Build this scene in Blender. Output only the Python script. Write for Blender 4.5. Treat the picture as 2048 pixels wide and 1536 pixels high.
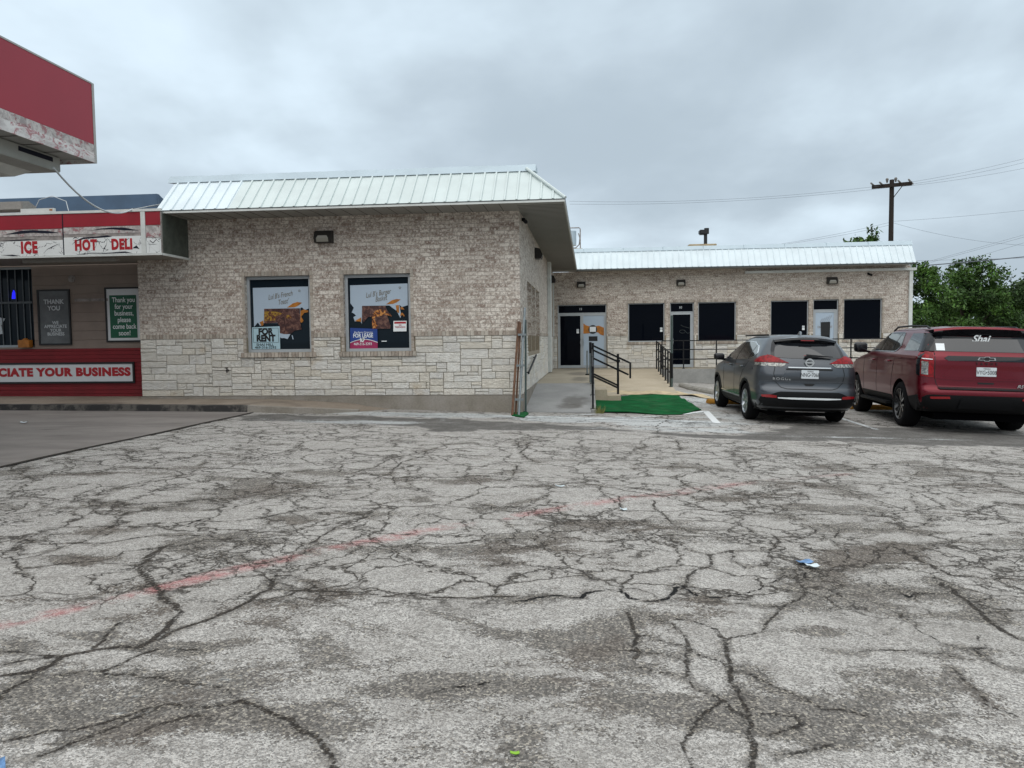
import bpy, bmesh, math, random
import numpy as np
from mathutils import Vector, Matrix
from mathutils.geometry import delaunay_2d_cdt
for _o in list(bpy.data.objects): bpy.data.objects.remove(_o)
R = math.radians
scn = bpy.context.scene
rnd = random.Random(7)
COL = scn.collection
# ------------------------------------------------------------------ camera
cam_d = bpy.data.cameras.new('camera'); cam = bpy.data.objects.new('camera', cam_d); COL.objects.link(cam)
cam_d.sensor_fit = 'HORIZONTAL'; cam_d.sensor_width = 36.0; cam_d.lens = 36.0*1525.6/2048
cam_d.clip_start = .05; cam_d.clip_end = 2000
PITCH, ROLL = .0578, .0115
cam.matrix_world = (Matrix.Translation((0, 0, 1.5)) @ Matrix.Rotation(R(90)-PITCH, 4, 'X') @ Matrix.Rotation(-ROLL, 4, 'Z'))
scn.camera = cam
scn.view_settings.view_transform = 'Standard'; scn.view_settings.look = 'None'
scn.view_settings.gamma = 1; scn.view_settings.exposure = 0.39
SKY_GAIN = 1.0
# ------------------------------------------------------------------ node helper
def lin(h):
    h = h.lstrip('#'); v = [int(h[i:i+2], 16)/255 for i in (0, 2, 4)]
    return tuple(x/12.92 if x <= .04045 else ((x+.055)/1.055)**2.4 for x in v)+(1,)
class NT:
    def __init__(s, nt): s.nt = nt; nt.nodes.clear()
    def n(s, t, **kw):
        nd = s.nt.nodes.new(t)
        for k, v in kw.items():
            if k == 'i':
                for kk, vv in v.items(): s.set(nd.inputs[kk], vv)
            else: setattr(nd, k, v)
        return nd
    def set(s, inp, v):
        if v is None: return
        if isinstance(v, bpy.types.NodeSocket): s.nt.links.new(v, inp)
        else:
            if inp.type == 'VECTOR' and isinstance(v, (int, float)): v = (v, v, v)
            if inp.type == 'VECTOR' and len(v) == 4: v = v[:3]
            inp.default_value = v
    def m(s, op, a, b=None, c=None, clamp=False):
        nd = s.nt.nodes.new('ShaderNodeMath'); nd.operation = op; nd.use_clamp = clamp
        s.set(nd.inputs[0], a); s.set(nd.inputs[1], b); s.set(nd.inputs[2], c)
        return nd.outputs[0]
    def v(s, op, a, b=None, sc=None):
        nd = s.nt.nodes.new('ShaderNodeVectorMath'); nd.operation = op
        s.set(nd.inputs[0], a); s.set(nd.inputs[1], b)
        if sc is not None: s.set(nd.inputs['Scale'], sc)
        return nd.outputs['Value'] if op in ('DOT_PRODUCT', 'LENGTH', 'DISTANCE') else nd.outputs[0]
    def mix(s, f, a, b, bt='MIX'):
        nd = s.nt.nodes.new('ShaderNodeMix'); nd.data_type = 'RGBA'; nd.blend_type = bt
        s.set(nd.inputs[0], f); s.set(nd.inputs[6], a); s.set(nd.inputs[7], b)
        return nd.outputs[2]
    def noise(s, vec, sc, det=3, rough=.55, dist=0, out=0):
        nd = s.nt.nodes.new('ShaderNodeTexNoise'); s.set(nd.inputs['Vector'], vec)
        nd.inputs['Scale'].default_value = sc; nd.inputs['Detail'].default_value = det
        nd.inputs['Roughness'].default_value = rough; nd.inputs['Distortion'].default_value = dist
        return nd.outputs[out]
    def vor(s, vec, sc, feat='F1', out='Distance', rnd_=1):
        nd = s.nt.nodes.new('ShaderNodeTexVoronoi'); nd.feature = feat; s.set(nd.inputs['Vector'], vec)
        nd.inputs['Scale'].default_value = sc; nd.inputs['Randomness'].default_value = rnd_
        return nd.outputs[out]
    def ss(s, x, a, b, c=0., d=1.):
        nd = s.nt.nodes.new('ShaderNodeMapRange'); nd.interpolation_type = 'SMOOTHSTEP'
        s.set(nd.inputs[0], x); s.set(nd.inputs[1], a); s.set(nd.inputs[2], b); s.set(nd.inputs[3], c); s.set(nd.inputs[4], d)
        return nd.outputs[0]
    def ramp(s, f, stops, interp='LINEAR'):
        nd = s.nt.nodes.new('ShaderNodeValToRGB'); s.set(nd.inputs[0], f); cr = nd.color_ramp; cr.interpolation = interp
        while len(cr.elements) < len(stops): cr.elements.new(.5)
        for e, (p, c) in zip(cr.elements, stops):
            e.position = p; e.color = lin(c) if isinstance(c, str) else c
        return nd.outputs[0]
    def attr(s, name, out='Fac'):
        nd = s.nt.nodes.new('ShaderNodeAttribute'); nd.attribute_name = name; return nd.outputs[out]
    def coord(s, o='Object'): return s.nt.nodes.new('ShaderNodeTexCoord').outputs[o]
    def geo(s, o='Position'): return s.nt.nodes.new('ShaderNodeNewGeometry').outputs[o]
    def bump(s, h, dist=.01, st=1., nrm=None):
        nd = s.nt.nodes.new('ShaderNodeBump'); s.set(nd.inputs['Height'], h)
        nd.inputs['Distance'].default_value = dist; nd.inputs['Strength'].default_value = st; s.set(nd.inputs['Normal'], nrm)
        return nd.outputs[0]
    def sep(s, v): nd = s.nt.nodes.new('ShaderNodeSeparateXYZ'); s.set(nd.inputs[0], v); return nd.outputs
    def comb(s, x=0., y=0., z=0.):
        nd = s.nt.nodes.new('ShaderNodeCombineXYZ'); s.set(nd.inputs[0], x); s.set(nd.inputs[1], y); s.set(nd.inputs[2], z); return nd.outputs[0]
    def pbsdf(s, **kw):
        nd = s.nt.nodes.new('ShaderNodeBsdfPrincipled')
        for k, v in kw.items(): s.set(nd.inputs[k.replace('_', ' ')], v)
        o = s.nt.nodes.new('ShaderNodeOutputMaterial'); s.nt.links.new(nd.outputs[0], o.inputs[0])
        return nd
MATS = {}
def newmat(name):
    m = bpy.data.materials.new(name); m.use_nodes = True; MATS[name] = m
    return m, NT(m.node_tree)
# ------------------------------------------------------------------ world: overcast sky over a Nishita sky
w = bpy.data.worlds.new('World'); scn.world = w; w.use_nodes = True
t = NT(w.node_tree)
sky = t.n('ShaderNodeTexSky', sky_type='NISHITA'); sky.sun_disc = False
SUN_EL, SUN_ROT = R(48), R(196)
sky.sun_elevation = SUN_EL; sky.sun_rotation = SUN_ROT
sky.air_density = 1.2; sky.dust_density = 2.5
d = t.coord('Generated'); dx, dy, dz = t.sep(d)
zc = t.m('MAXIMUM', dz, 0.0)
den = t.m('ADD', zc, .22)
p = t.comb(t.m('DIVIDE', dx, den), t.m('DIVIDE', dy, den), 3.1)
p2 = t.v('MULTIPLY', p, (.8, .62, 1.0))
wn = t.noise(p2, .9, 2, .5, out=1)
pw = t.v('ADD', p2, t.v('SCALE', t.v('SUBTRACT', wn, (.5, .5, .5)), sc=.7))
n1 = t.noise(pw, .85, 6, .50)
n2 = t.noise(t.v('ADD', p2, (7.3, 2.1, 0)), 2.4, 5, .5)
nn = t.m('ADD', t.m('MULTIPLY', n1, .72), t.m('MULTIPLY', n2, .28))
cl = t.ramp(t.ss(nn, .38, .60), [(0, '#a4b2bd'), (.3, '#b0bec9'), (.6, '#bccbd6'), (1, '#cedeea')])
# horizon a little darker and greyer, zenith (out of frame) brighter, as in any overcast sky
hz = t.ss(zc, .0, .10, .91, 1.0)
zen = t.ss(zc, .40, .95, 1.0, 1.95)
cl2 = t.mix(1.0, cl, t.comb(hz, hz, t.m('ADD', t.m('MULTIPLY', hz, .9), .1)), 'MULTIPLY')
cl2 = t.mix(t.ss(zc, .42, .8, 0, .85), cl2, (.64, .655, .66, 1)); cl3 = t.v('SCALE', cl2, sc=t.m('MULTIPLY', zen, SKY_GAIN))
below = t.ss(dz, -.02, .0, .22, 1.0)
cl3 = t.v('SCALE', cl3, sc=below)
skc = t.v('SCALE', sky.outputs[0], sc=.08)
fin = t.mix(.97, skc, cl3)
bg = t.n('ShaderNodeBackground', i={'Color': fin, 'Strength': 1.0})
wo = t.n('ShaderNodeOutputWorld'); t.nt.links.new(bg.outputs[0], wo.inputs[0])
sd = bpy.data.lights.new('sun', 'SUN'); so = bpy.data.objects.new('sun', sd); COL.objects.link(so)
sd.energy = 1.0; sd.angle = R(75); sd.color = (1, .955, .90)
_sx, _sy = math.sin(SUN_ROT)*math.cos(SUN_EL), math.cos(SUN_ROT)*math.cos(SUN_EL)
so.rotation_euler = Vector((_sx, _sy, math.sin(SUN_EL))).to_track_quat('Z', 'Y').to_euler()
# ------------------------------------------------------------------ mesh helpers
def tag(o, label=None, cat=None, group=None, kind=None):
    if label: o['label'] = label
    if cat: o['category'] = cat
    if group: o['group'] = group
    if kind: o['kind'] = kind
    return o
def empty(name, loc=(0, 0, 0), rz=0, label=None, cat=None, group=None):
    o = bpy.data.objects.new(name, None); COL.objects.link(o); o.location = loc; o.rotation_euler = (0, 0, rz)
    o.empty_display_size = .2
    return tag(o, label, cat, group)
class MB:
    def __init__(s): s.v = []; s.f = []; s.m = []; s.c = []; s.cc = (1, 1, 1, 1); s.mi = 0; s.gi = 0; s.g = []
    def face(s, pts):
        b = len(s.v); s.v += [tuple(p) for p in pts]; s.f.append(tuple(range(b, b+len(pts)))); s.m.append(s.mi); s.c.append(s.cc); s.g.append(s.gi)
    def add(s, vs, fs):
        b = len(s.v); s.v += [tuple(p) for p in vs]
        for f in fs: s.f.append(tuple(i+b for i in f)); s.m.append(s.mi); s.c.append(s.cc); s.g.append(s.gi)
    def box(s, x0, x1, y0, y1, z0, z1):
        x0, x1 = min(x0, x1), max(x0, x1); y0, y1 = min(y0, y1), max(y0, y1); z0, z1 = min(z0, z1), max(z0, z1)
        vs = [(x0,y0,z0),(x1,y0,z0),(x1,y1,z0),(x0,y1,z0),(x0,y0,z1),(x1,y0,z1),(x1,y1,z1),(x0,y1,z1)]
        s.add(vs, [(0,3,2,1),(4,5,6,7),(0,1,5,4),(1,2,6,5),(2,3,7,6),(3,0,4,7)])
    def hexa(s, vs): s.add(vs, [(0,3,2,1),(4,5,6,7),(0,1,5,4),(1,2,6,5),(2,3,7,6),(3,0,4,7)])
    def chbox(s, x0, x1, y0, y1, z0, z1, c=.008, j=0):  # front (-y) face chamfered block
        k = lambda: rnd.uniform(-j, j)
        o = [(x0,z0),(x1,z0),(x1,z1),(x0,z1)]; i_ = [(x0+c+k(),z0+c+k()),(x1-c+k(),z0+c+k()),(x1-c+k(),z1-c+k()),(x0+c+k(),z1-c+k())]
        vs = [(a, y1, b) for a, b in o]+[(a, y0+c, b) for a, b in o]+[(a, y0+k()*.6, b) for a, b in i_]
        fs = []
        for q in (0, 4):
            for e in range(4): n = (e+1) % 4; fs.append((q+e, q+n, q+4+n, q+4+e))
        fs.append((8,9,10,11)); s.add(vs, fs)
    def prism(s, poly, axis, a, b):
        def P(p, t):
            return {'x': (t, p[0], p[1]), 'y': (p[0], t, p[1]), 'z': (p[0], p[1], t)}[axis]
        n = len(poly); vs = [P(p, a) for p in poly]+[P(p, b) for p in poly]
        fs = [tuple(range(n)), tuple(range(2*n-1, n-1, -1))]+[(i, i+n, (i+1) % n+n, (i+1) % n) for i in range(n)]
        s.add(vs, fs)
    def tube(s, pts, r, n=10, cap=True):
        pts = [Vector(p) for p in pts]; rs = r if isinstance(r, (list, tuple)) else [r]*len(pts)
        vs = []; up = None
        for i, p in enumerate(pts):
            dv = (pts[min(i+1, len(pts)-1)]-pts[max(i-1, 0)]).normalized()
            if up is None: up = Vector((0, 0, 1)) if abs(dv.z) < .9 else Vector((1, 0, 0))
            a = dv.cross(up).normalized(); b = a.cross(dv).normalized(); up = b
            for k in range(n):
                an = 2*math.pi*k/n; vs.append(p+(a*math.cos(an)+b*math.sin(an))*rs[i])
        fs = [(i*n+k, i*n+(k+1) % n, (i+1)*n+(k+1) % n, (i+1)*n+k) for i in range(len(pts)-1) for k in range(n)]
        if cap: fs += [tuple(range(n-1, -1, -1)), tuple(range((len(pts)-1)*n, len(pts)*n))]
        s.add(vs, fs)
    def sqtube(s, p0, p1, w, h=None):
        h = h or w; p0 = Vector(p0); p1 = Vector(p1); dv = (p1-p0).normalized()
        up = Vector((0, 0, 1)) if abs(dv.z) < .95 else Vector((0, 1, 0))
        a = dv.cross(up).normalized()*w/2; b = a.cross(dv).normalized()*h/2
        vs = [q for p in (p0, p1) for q in (p-a-b, p+a-b, p+a+b, p-a+b)]
        s.add(vs, [(3,2,1,0),(4,5,6,7),(0,1,5,4),(1,2,6,5),(2,3,7,6),(3,0,4,7)])
    def lathe(s, prof, c, axis='y', n=48, closed=False):  # prof: (r, t)
        vs = []
        for r, tt in prof:
            for k in range(n):
                an = 2*math.pi*k/n; u, v_ = r*math.cos(an), r*math.sin(an)
                vs.append({'y': (c[0]+u, c[1]+tt, c[2]+v_), 'z': (c[0]+u, c[1]+v_, c[2]+tt), 'x': (c[0]+tt, c[1]+u, c[2]+v_)}[axis])
        m_ = len(prof); fs = []
        for i in range(m_ if closed else m_-1):
            j = (i+1) % m_
            for k in range(n): fs.append((i*n+k, j*n+k, j*n+(k+1) % n, i*n+(k+1) % n))
        s.add(vs, fs)
    def groups(s, name, mats, parent, **kw):   # one object per group id
        for gi in sorted(set(s.g)):
            q = MB(); mp = {}
            for f, m_, c, g_ in zip(s.f, s.m, s.c, s.g):
                if g_ != gi: continue
                for i in f:
                    if i not in mp: mp[i] = len(q.v); q.v.append(s.v[i])
                q.f.append(tuple(mp[i] for i in f)); q.m.append(m_); q.c.append(c)
            q.build(name, mats, parent, **kw)
    def build(s, name, mats, parent=None, smooth=False, angle=None, bevel=0, color=False, fix=True):
        me = bpy.data.meshes.new(name); me.from_pydata(s.v, [], s.f)
        if not isinstance(mats, (list, tuple)): mats = [mats]
        for m_ in mats: me.materials.append(MATS[m_] if isinstance(m_, str) else m_)
        me.polygons.foreach_set('material_index', s.m)
        if color:
            at = me.color_attributes.new('Col', 'FLOAT_COLOR', 'CORNER'); arr = []
            for pl, c in zip(me.polygons, s.c): arr += list(c)*pl.loop_total
            at.data.foreach_set('color', arr)
        if fix or bevel:
            bm = bmesh.new(); bm.from_mesh(me)
            if smooth or bevel: bmesh.ops.remove_doubles(bm, verts=bm.verts, dist=1e-5)
            if fix: bmesh.ops.recalc_face_normals(bm, faces=bm.faces)
            if bevel: bmesh.ops.bevel(bm, geom=[e for e in bm.edges if len(e.link_faces) == 2 and e.calc_face_angle(0) > .4], offset=bevel, segments=2, affect='EDGES', clamp_overlap=True)
            bm.to_mesh(me); bm.free()
        if smooth or bevel:
            me.polygons.foreach_set('use_smooth', [True]*len(me.polygons)); me.set_sharp_from_angle(angle=angle or R(35))
        me.update(); o = bpy.data.objects.new(name, me); COL.objects.link(o)
        if parent: o.parent = parent
        return o
def textmesh(s_, size=.1, bold=0., shear=0., xs=1., align='CENTER', space=1., extr=.002, line=1.):
    cu = bpy.data.curves.new('t', 'FONT'); cu.body = s_; cu.size = size; cu.offset = bold*size; cu.shear = shear
    cu.align_x = align; cu.align_y = 'CENTER'; cu.space_character = space; cu.extrude = extr; cu.space_line = line
    cu.resolution_u = 4
    o = bpy.data.objects.new('t', cu); COL.objects.link(o); bpy.context.view_layer.update()
    dg = bpy.context.evaluated_depsgraph_get(); me = bpy.data.meshes.new_from_object(o.evaluated_get(dg))
    bpy.data.objects.remove(o); bpy.data.curves.remove(cu)
    if xs != 1: me.transform(Matrix.Diagonal((xs, 1, 1, 1)))
    return me
def text(name, s_, loc, mat, parent=None, rot=(R(90), 0, 0), **kw):
    me = textmesh(s_, **kw); me.name = name; me.materials.clear(); me.materials.append(MATS[mat])
    M = Matrix.Translation(loc) @ Matrix.Rotation(rot[2], 4, 'Z') @ Matrix.Rotation(rot[1], 4, 'Y') @ Matrix.Rotation(rot[0], 4, 'X')
    me.transform(M); o = bpy.data.objects.new(name, me); COL.objects.link(o)
    if parent: o.parent = parent
    return o
# ------------------------------------------------------------------ frames
A_ = .101; CX, CY = .168, 15.2
ca, sa = math.cos(A_), math.sin(A_)
def W2L(X, Y): dx, dy = X-CX, Y-CY; return dx*ca-dy*sa, dx*sa+dy*ca
def L2W(x, y): return CX+x*ca+y*sa, CY-x*sa+y*ca
def gz(X, Y):   # height of the sloping lot
    return (-.033*X if X > -5 else .165+.008*(-5-X))+.003*Y
def gl(x, y): return gz(*L2W(x, y))
LOC = (CX, CY, 0)
def bld(name, label, cat, group=None): return empty(name, LOC, -A_, label, cat, group)
def LE(name, x, y, z, rz=0, label=None, cat=None, group=None):
    X, Y = L2W(x, y); return empty(name, (X, Y, z), -A_+rz, label, cat, group)
def struct_l(o): o.location = LOC; o.rotation_euler = (0, 0, -A_); o['kind'] = 'structure'; return o
# ------------------------------------------------------------------ materials
def simple(name, c, rough=.6, metal=0., spec=.5, nz=0., nsc=20, bump=0., coat=0., bsc=None, dirt=None):
    m, t = newmat(name); c = lin(c) if isinstance(c, str) else c
    co = t.coord(); base = c; kw = {}
    if nz:
        n = t.noise(co, nsc, 4, .6)
        lo = tuple(x*(1-nz) for x in c[:3])+(1,); hi = tuple(min(1, x*(1+nz)) for x in c[:3])+(1,)
        base = t.mix(t.ss(n, .3, .7), lo, hi)
    if dirt:
        base = t.mix(t.ss(t.noise(co, dirt[1], 5, .65), .45, .8, 0, dirt[2]), base, lin(dirt[0]))
    if bump: kw['Normal'] = t.bump(t.noise(co, bsc or nsc*2, 4, .6), bump)
    b = t.pbsdf(Base_Color=base, Roughness=rough, Metallic=metal, Specular_IOR_Level=spec, Coat_Weight=coat, **kw)
    if coat: b.inputs['Coat Roughness'].default_value = .04
    return m
def brickmat(name, w_=.20, h_=.0795, swap=False, stops=None, mort='#afa59b'):
    m, t = newmat(name); co = t.coord(); x, y, z = t.sep(co); u = t.m('ADD', x, y); v_ = z
    if swap: u, v_ = z, u
    wob = t.m('MULTIPLY', t.m('SUBTRACT', t.noise(co, 30, 4, .7), .5), .034)
    row = t.m('FLOOR', t.m('DIVIDE', v_, h_)); off = t.m('MULTIPLY', t.m('MODULO', t.m('ABSOLUTE', row), 2.), 0. if swap else .5)
    cu = t.m('ADD', t.m('DIVIDE', u, w_), off); cf = t.m('FLOOR', cu); fu = t.m('SUBTRACT', cu, cf); fv = t.m('SUBTRACT', t.m('DIVIDE', v_, h_), row)
    du = t.m('MULTIPLY', t.m('MINIMUM', fu, t.m('SUBTRACT', 1., fu)), w_); dv = t.m('MULTIPLY', t.m('MINIMUM', fv, t.m('SUBTRACT', 1., fv)), h_)
    dd = t.m('ADD', t.m('MINIMUM', du, dv), wob)
    mk = t.ss(dd, .001, .009)
    wn = t.n('ShaderNodeTexWhiteNoise', noise_dimensions='2D', i={'Vector': t.comb(cf, row, 0)})
    base = t.ramp(wn.outputs[0], stops or [(0, '#8f7f74'), (.18, '#a39489'), (.45, '#b8aca0'), (.75, '#c8beb3'), (1, '#dad1c6')])
    wash = t.ss(t.noise(co, 23, 4, .72), .46, .57)          # lime smeared over the faces of the bricks
    base = t.mix(t.m('MULTIPLY', wash, .72), base, lin('#e9e2d7'))
    dk = t.ss(t.noise(t.v('ADD', co, (4, 4, 4)), 26, 3, .7), .50, .60)
    base = t.mix(t.m('MULTIPLY', dk, .62), base, lin('#735f53'))
    big = t.noise(co, .7, 3, .5)
    base = t.mix(t.ss(big, .3, .75, 0, .22), base, lin('#8d8278'))
    colr = t.mix(mk, lin(mort), base)
    hgt = t.m('ADD', t.m('MULTIPLY', mk, .8), t.m('MULTIPLY', t.noise(co, 60, 3, .7), .5))
    t.pbsdf(Base_Color=colr, Roughness=.9, Specular_IOR_Level=.2, Normal=t.bump(hgt, .008, .9))
brickmat('brick'); brickmat('brick_rowlock', w_=.09, h_=.065, swap=True, stops=[(0, '#8a7768'), (.4, '#9f8f80'), (.8, '#b3a597'), (1, '#c1b6a8')])
brickmat('brick_side', w_=.20, h_=.0795, stops=[(0, '#8a7c70'), (.3, '#a89a8d'), (.6, '#bbb0a4'), (1, '#cfc7bc')])
# limestone blocks: colour from the block, chiselled relief
m, t = newmat('stone'); co = t.coord(); c = t.attr('Col', 'Color')
n = t.noise(co, 9, 5, .65); sc_ = t.v('MULTIPLY', co, (5., 5., 14.))
st = t.noise(t.v('ADD', sc_, (2, 0, 0)), 1.6, 5, .7, 1.5)
yl = t.ss(t.noise(co, 1.3, 3, .6), .62, .78, 0, .5)
bc = t.mix(t.ss(n, .35, .7, 0, .35), c, lin('#c9c0b0')); bc = t.mix(yl, bc, lin('#b89a6b'))
bc = t.mix(t.ss(st, .56, .72, 0, .32), bc, lin('#948a7c'))
z_ = t.sep(co)[2]
t.pbsdf(Base_Color=bc, Roughness=.9, Specular_IOR_Level=.2, Normal=t.bump(t.m('ADD', st, t.m('MULTIPLY', n, .8)), .05, 1.))
simple('mortar', '#8d8270', .95, nz=.15, nsc=30, bump=.003)
# painted / poured concrete
def concrete(name, c1, c2, stain='#6d675e', k=.5, sc=1.2, bump=.004, spots=()):
    m, t = newmat(name); co = t.coord(); n1 = t.noise(co, sc, 5, .6); n2 = t.noise(co, 45, 4, .7); n3 = t.noise(co, sc*.6, 4, .6, 1.)
    b = t.mix(t.ss(n1, .3, .7), lin(c1), lin(c2)); b = t.mix(t.ss(n3, .55, .75, 0, k), b, lin(stain)); b = t.mix(t.ss(n2, .35, .7, 0, .35), b, lin(stain))
    for (px, py, rx, ry) in spots:
        dd = t.v('LENGTH', t.v('MULTIPLY', t.v('SUBTRACT', t.v('MULTIPLY', co, (1., 1., 0.)), (px, py, 0.)), (1/rx, 1/ry, 0.)))
        b = t.mix(t.ss(t.m('ADD', dd, t.m('MULTIPLY', t.m('SUBTRACT', t.noise(co, 3.5, 5, .6), .5), 1.6)), .45, 1.15, .62, 0), b, lin('#57534d'))
    t.pbsdf(Base_Color=b, Roughness=.9, Specular_IOR_Level=.25, Normal=t.bump(n2, bump))
concrete('foundation', '#857e73', '#98928a', '#5d564c', .5, 1.6)
concrete('ramp_concrete', '#8d8d8c', '#a2a2a0', '#6f6d69', .5, .9, spots=[(1.05,1.55,.32,.75),(.95,.9,.28,.35)])
concrete('deck_concrete', '#98907f', '#a79f8f', '#756d5f', .6, .7, spots=[(1.12,6.2,.3,1.6),(1.05,9.5,.45,1.6),(.8,12.6,.6,.5)])
concrete('tan_concrete', '#a99d88', '#b8ac98', '#897d6a', .4, .8)
concrete('sidewalk', '#7e7265', '#94897c', '#4e443b', .8, .9)
concrete('deck_face', '#8c8c89', '#a3a29e', '#66645f', .55, 1.5)
concrete('wheel_stop', '#8f8c85', '#a3a099', '#6b6860', .5, 6)
m, t = newmat('kerb_black'); co = t.coord(); n = t.noise(co, 3, 5, .7)
t.pbsdf(Base_Color=t.mix(t.ss(n, .45, .6), lin('#2c2a29'), lin('#5f5a54')), Roughness=.75, Normal=t.bump(t.noise(co, 40, 4, .7), .006))
# white roofing steel
for nm, c_, ro in (('roof_white', '#d0dbdf', .42), ('roof_old', '#c2ccca', .45), ('soffit', '#8f8d87', .6), ('galv', '#b3c2ca', .5)):
    m, t = newmat(nm); co = t.coord(); n = t.noise(co, 1.5, 5, .6)
    c0 = lin(c_); lo = tuple(x*.9 for x in c0[:3])+(1,)
    b = t.mix(t.ss(n, .35, .7), c0, lo)
    if nm == 'soffit':
        x, y, z = t.sep(co)
    t.pbsdf(Base_Color=b, Roughness=ro, Metallic=.1 if nm == 'galv' else 0., Normal=t.bump(n, .01))
simple('trim_white', '#c9ccc8', .5, nz=.08, nsc=5); simple('trim_dark', '#3a4143', .5)
simple('soffit_line', '#55534f', .7)
simple('aluminium', '#9a9fa1', .38, .75, nz=.08, nsc=4); simple('alu_light', '#a9aeb1', .5, .2, nz=.05, nsc=4)
m, t = newmat('window_glass'); co = t.coord()
t.pbsdf(Base_Color=(.002, .003, .006, 1), Roughness=.03, Specular_IOR_Level=.06)
m, t = newmat('window_glass_clear'); t.pbsdf(Base_Color=(.008, .014, .020, 1), Roughness=.03, Specular_IOR_Level=.10)
simple('black_metal', '#101114', .5, .0, spec=.25); simple('black_plastic', '#0c0d10', .5, spec=.25)
simple('bronze', '#2a2724', .5, .3); simple('lamp_lens', '#8d8a80', .3)
simple('pipe_galv', '#7f8688', .45, .6, nz=.12, nsc=10); simple('pipe_green', '#4f5b58', .5, .5, nz=.12, nsc=10)
m, t = newmat('wood_plank'); co = t.coord(); n = t.noise(t.v('MULTIPLY', co, (30., 30., 1.5)), 1., 5, .65)
t.pbsdf(Base_Color=t.mix(t.ss(n, .3, .7), lin('#4b3427'), lin('#73543f')), Roughness=.85, Normal=t.bump(n, .004))
m, t = newmat('wood_pole'); co = t.coord(); n = t.noise(t.v('MULTIPLY', co, (20., 20., 1.)), 1., 5, .65)
t.pbsdf(Base_Color=t.mix(t.ss(n, .3, .7), lin('#17120f'), lin('#2c231d')), Roughness=.9)
m, t = newmat('green_carpet'); co = t.coord(); n = t.noise(co, 300, 2, .6); n2 = t.noise(co, 3, 4, .6)
b = t.mix(t.ss(n2, .3, .7), lin('#08431f'), lin('#0d5a2f')); b = t.mix(t.ss(n, .5, .75, 0, .4), b, lin('#053a1e')); b = t.mix(t.ss(t.noise(co, 1.2, 5, .7), .5, .7, 0, .35), b, lin('#4c6a4c'))
t.pbsdf(Base_Color=b, Roughness=.95, Specular_IOR_Level=.1, Normal=t.bump(n, .004))
simple('tan_cloth', '#b3a284', .95, nz=.2, nsc=5, bump=.004)
simple('yellow_stop', '#a8761c', .8, nz=.25, nsc=8)
# store colours
m, t = newmat('store_brown'); co = t.coord(); x, y, z = t.sep(co)
row = t.m('DIVIDE', z, .2); fr = t.m('FRACT', row); ln = t.ss(fr, .0, .06)
b = t.mix(t.ss(t.noise(co, 2, 4, .6), .3, .7), lin('#80736a'), lin('#8b7d73')); b = t.mix(t.m('ADD', t.m('MULTIPLY', ln, .5), .5), lin('#6d6057'), b)
t.pbsdf(Base_Color=b, Roughness=.75, Normal=t.bump(ln, .006))
m, t = newmat('store_red'); co = t.coord(); x, y, z = t.sep(co)
row = t.m('DIVIDE', z, .085); fr = t.m('FRACT', row); ln = t.ss(fr, .0, .12)
b = t.mix(t.ss(t.noise(co, 2, 4, .6), .3, .7), lin('#6e1019'), lin('#7d151f')); b = t.mix(t.ss(t.noise(co, 12, 5, .7), .74, .78), b, lin('#b9a9a2')); b = t.mix(ln, lin('#560a12'), b)
t.pbsdf(Base_Color=b, Roughness=.7, Normal=t.bump(ln, .006))
m, t = newmat('canopy_red'); co = t.coord()
t.pbsdf(Base_Color=t.mix(t.ss(t.noise(co, .5, 3), .3, .7), lin('#8c1a2c'), lin('#95203a' if 0 else '#961f30')), Roughness=.45)
simple('sign_red', '#8a1022', .4, nz=.08, nsc=2)
m, t = newmat('peeled_white'); co = t.coord(); n = t.noise(t.v('MULTIPLY', co, (5., 5., 9.)), 1.3, 6, .72, 1.2)
g_ = t.noise(t.v('MULTIPLY', co, (1., 1., 3.)), 3, 5, .7)
b = t.mix(t.ss(g_, .4, .7), lin('#cfcdca'), lin('#a9a4a2')); b = t.mix(t.ss(n, .50, .58, 0, .8), b, lin('#96525a'))
t.pbsdf(Base_Color=b, Roughness=.7)
m, t = newmat('peeled_grey'); co = t.coord(); n = t.noise(t.v('MULTIPLY', co, (9., 9., 9.)), 1., 6, .72, .8)
b = t.mix(t.ss(n, .40, .62), lin('#bdb8b4'), lin('#8f8886')); b = t.mix(t.ss(t.noise(co, 6, 5, .7), .56, .62, 0, .7), b, lin('#8a3c46'))
t.pbsdf(Base_Color=b, Roughness=.75)
m, t = newmat('cracked_white'); co = t.coord()
wv = t.v('ADD', t.v('MULTIPLY', co, (1., 1., 1.3)), t.v('SCALE', t.noise(co, 5, 4, .6, out=1), sc=.35))
e = t.vor(wv, 3.2, 'DISTANCE_TO_EDGE'); msk = t.ss(t.noise(co, 2.2, 3), .42, .55)
ck = t.m('MULTIPLY', t.ss(e, .008, .028, 1, 0), msk)
t.pbsdf(Base_Color=t.mix(ck, lin('#d9dcda'), lin('#20222c')), Roughness=.6)
simple('expansion_joint', '#3b3733', .9, spec=.1); simple('window_bar', '#5b6266', .5, .2); simple('torn_dark', '#20222e', .8, spec=.15); simple('torn_grey', '#8d8783', .8, nz=.3, nsc=9)
simple('store_soffit', '#8a8680', .6, nz=.08); simple('store_blue', '#3e566e', .5, nz=.12, nsc=2)
simple('canopy_under', '#9c9c98', .6, nz=.06, nsc=3); simple('light_box', '#a3a5a0', .5, nz=.1, nsc=3)
simple('green_metal', '#4d534c', .6, .2, nz=.25, nsc=6)
simple('sign_white', '#cfd2d4', .4); simple('sign_green', '#00563a', .45); simple('sign_grey', '#595d5f', .45, nz=.25, nsc=3)
simple('letter_red', '#a4121f', .45); simple('letter_black', '#0a0a0e', .5); simple('letter_white', '#e3e7e8', .5); simple('letter_silver', '#c3c9cc', .5)
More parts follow.
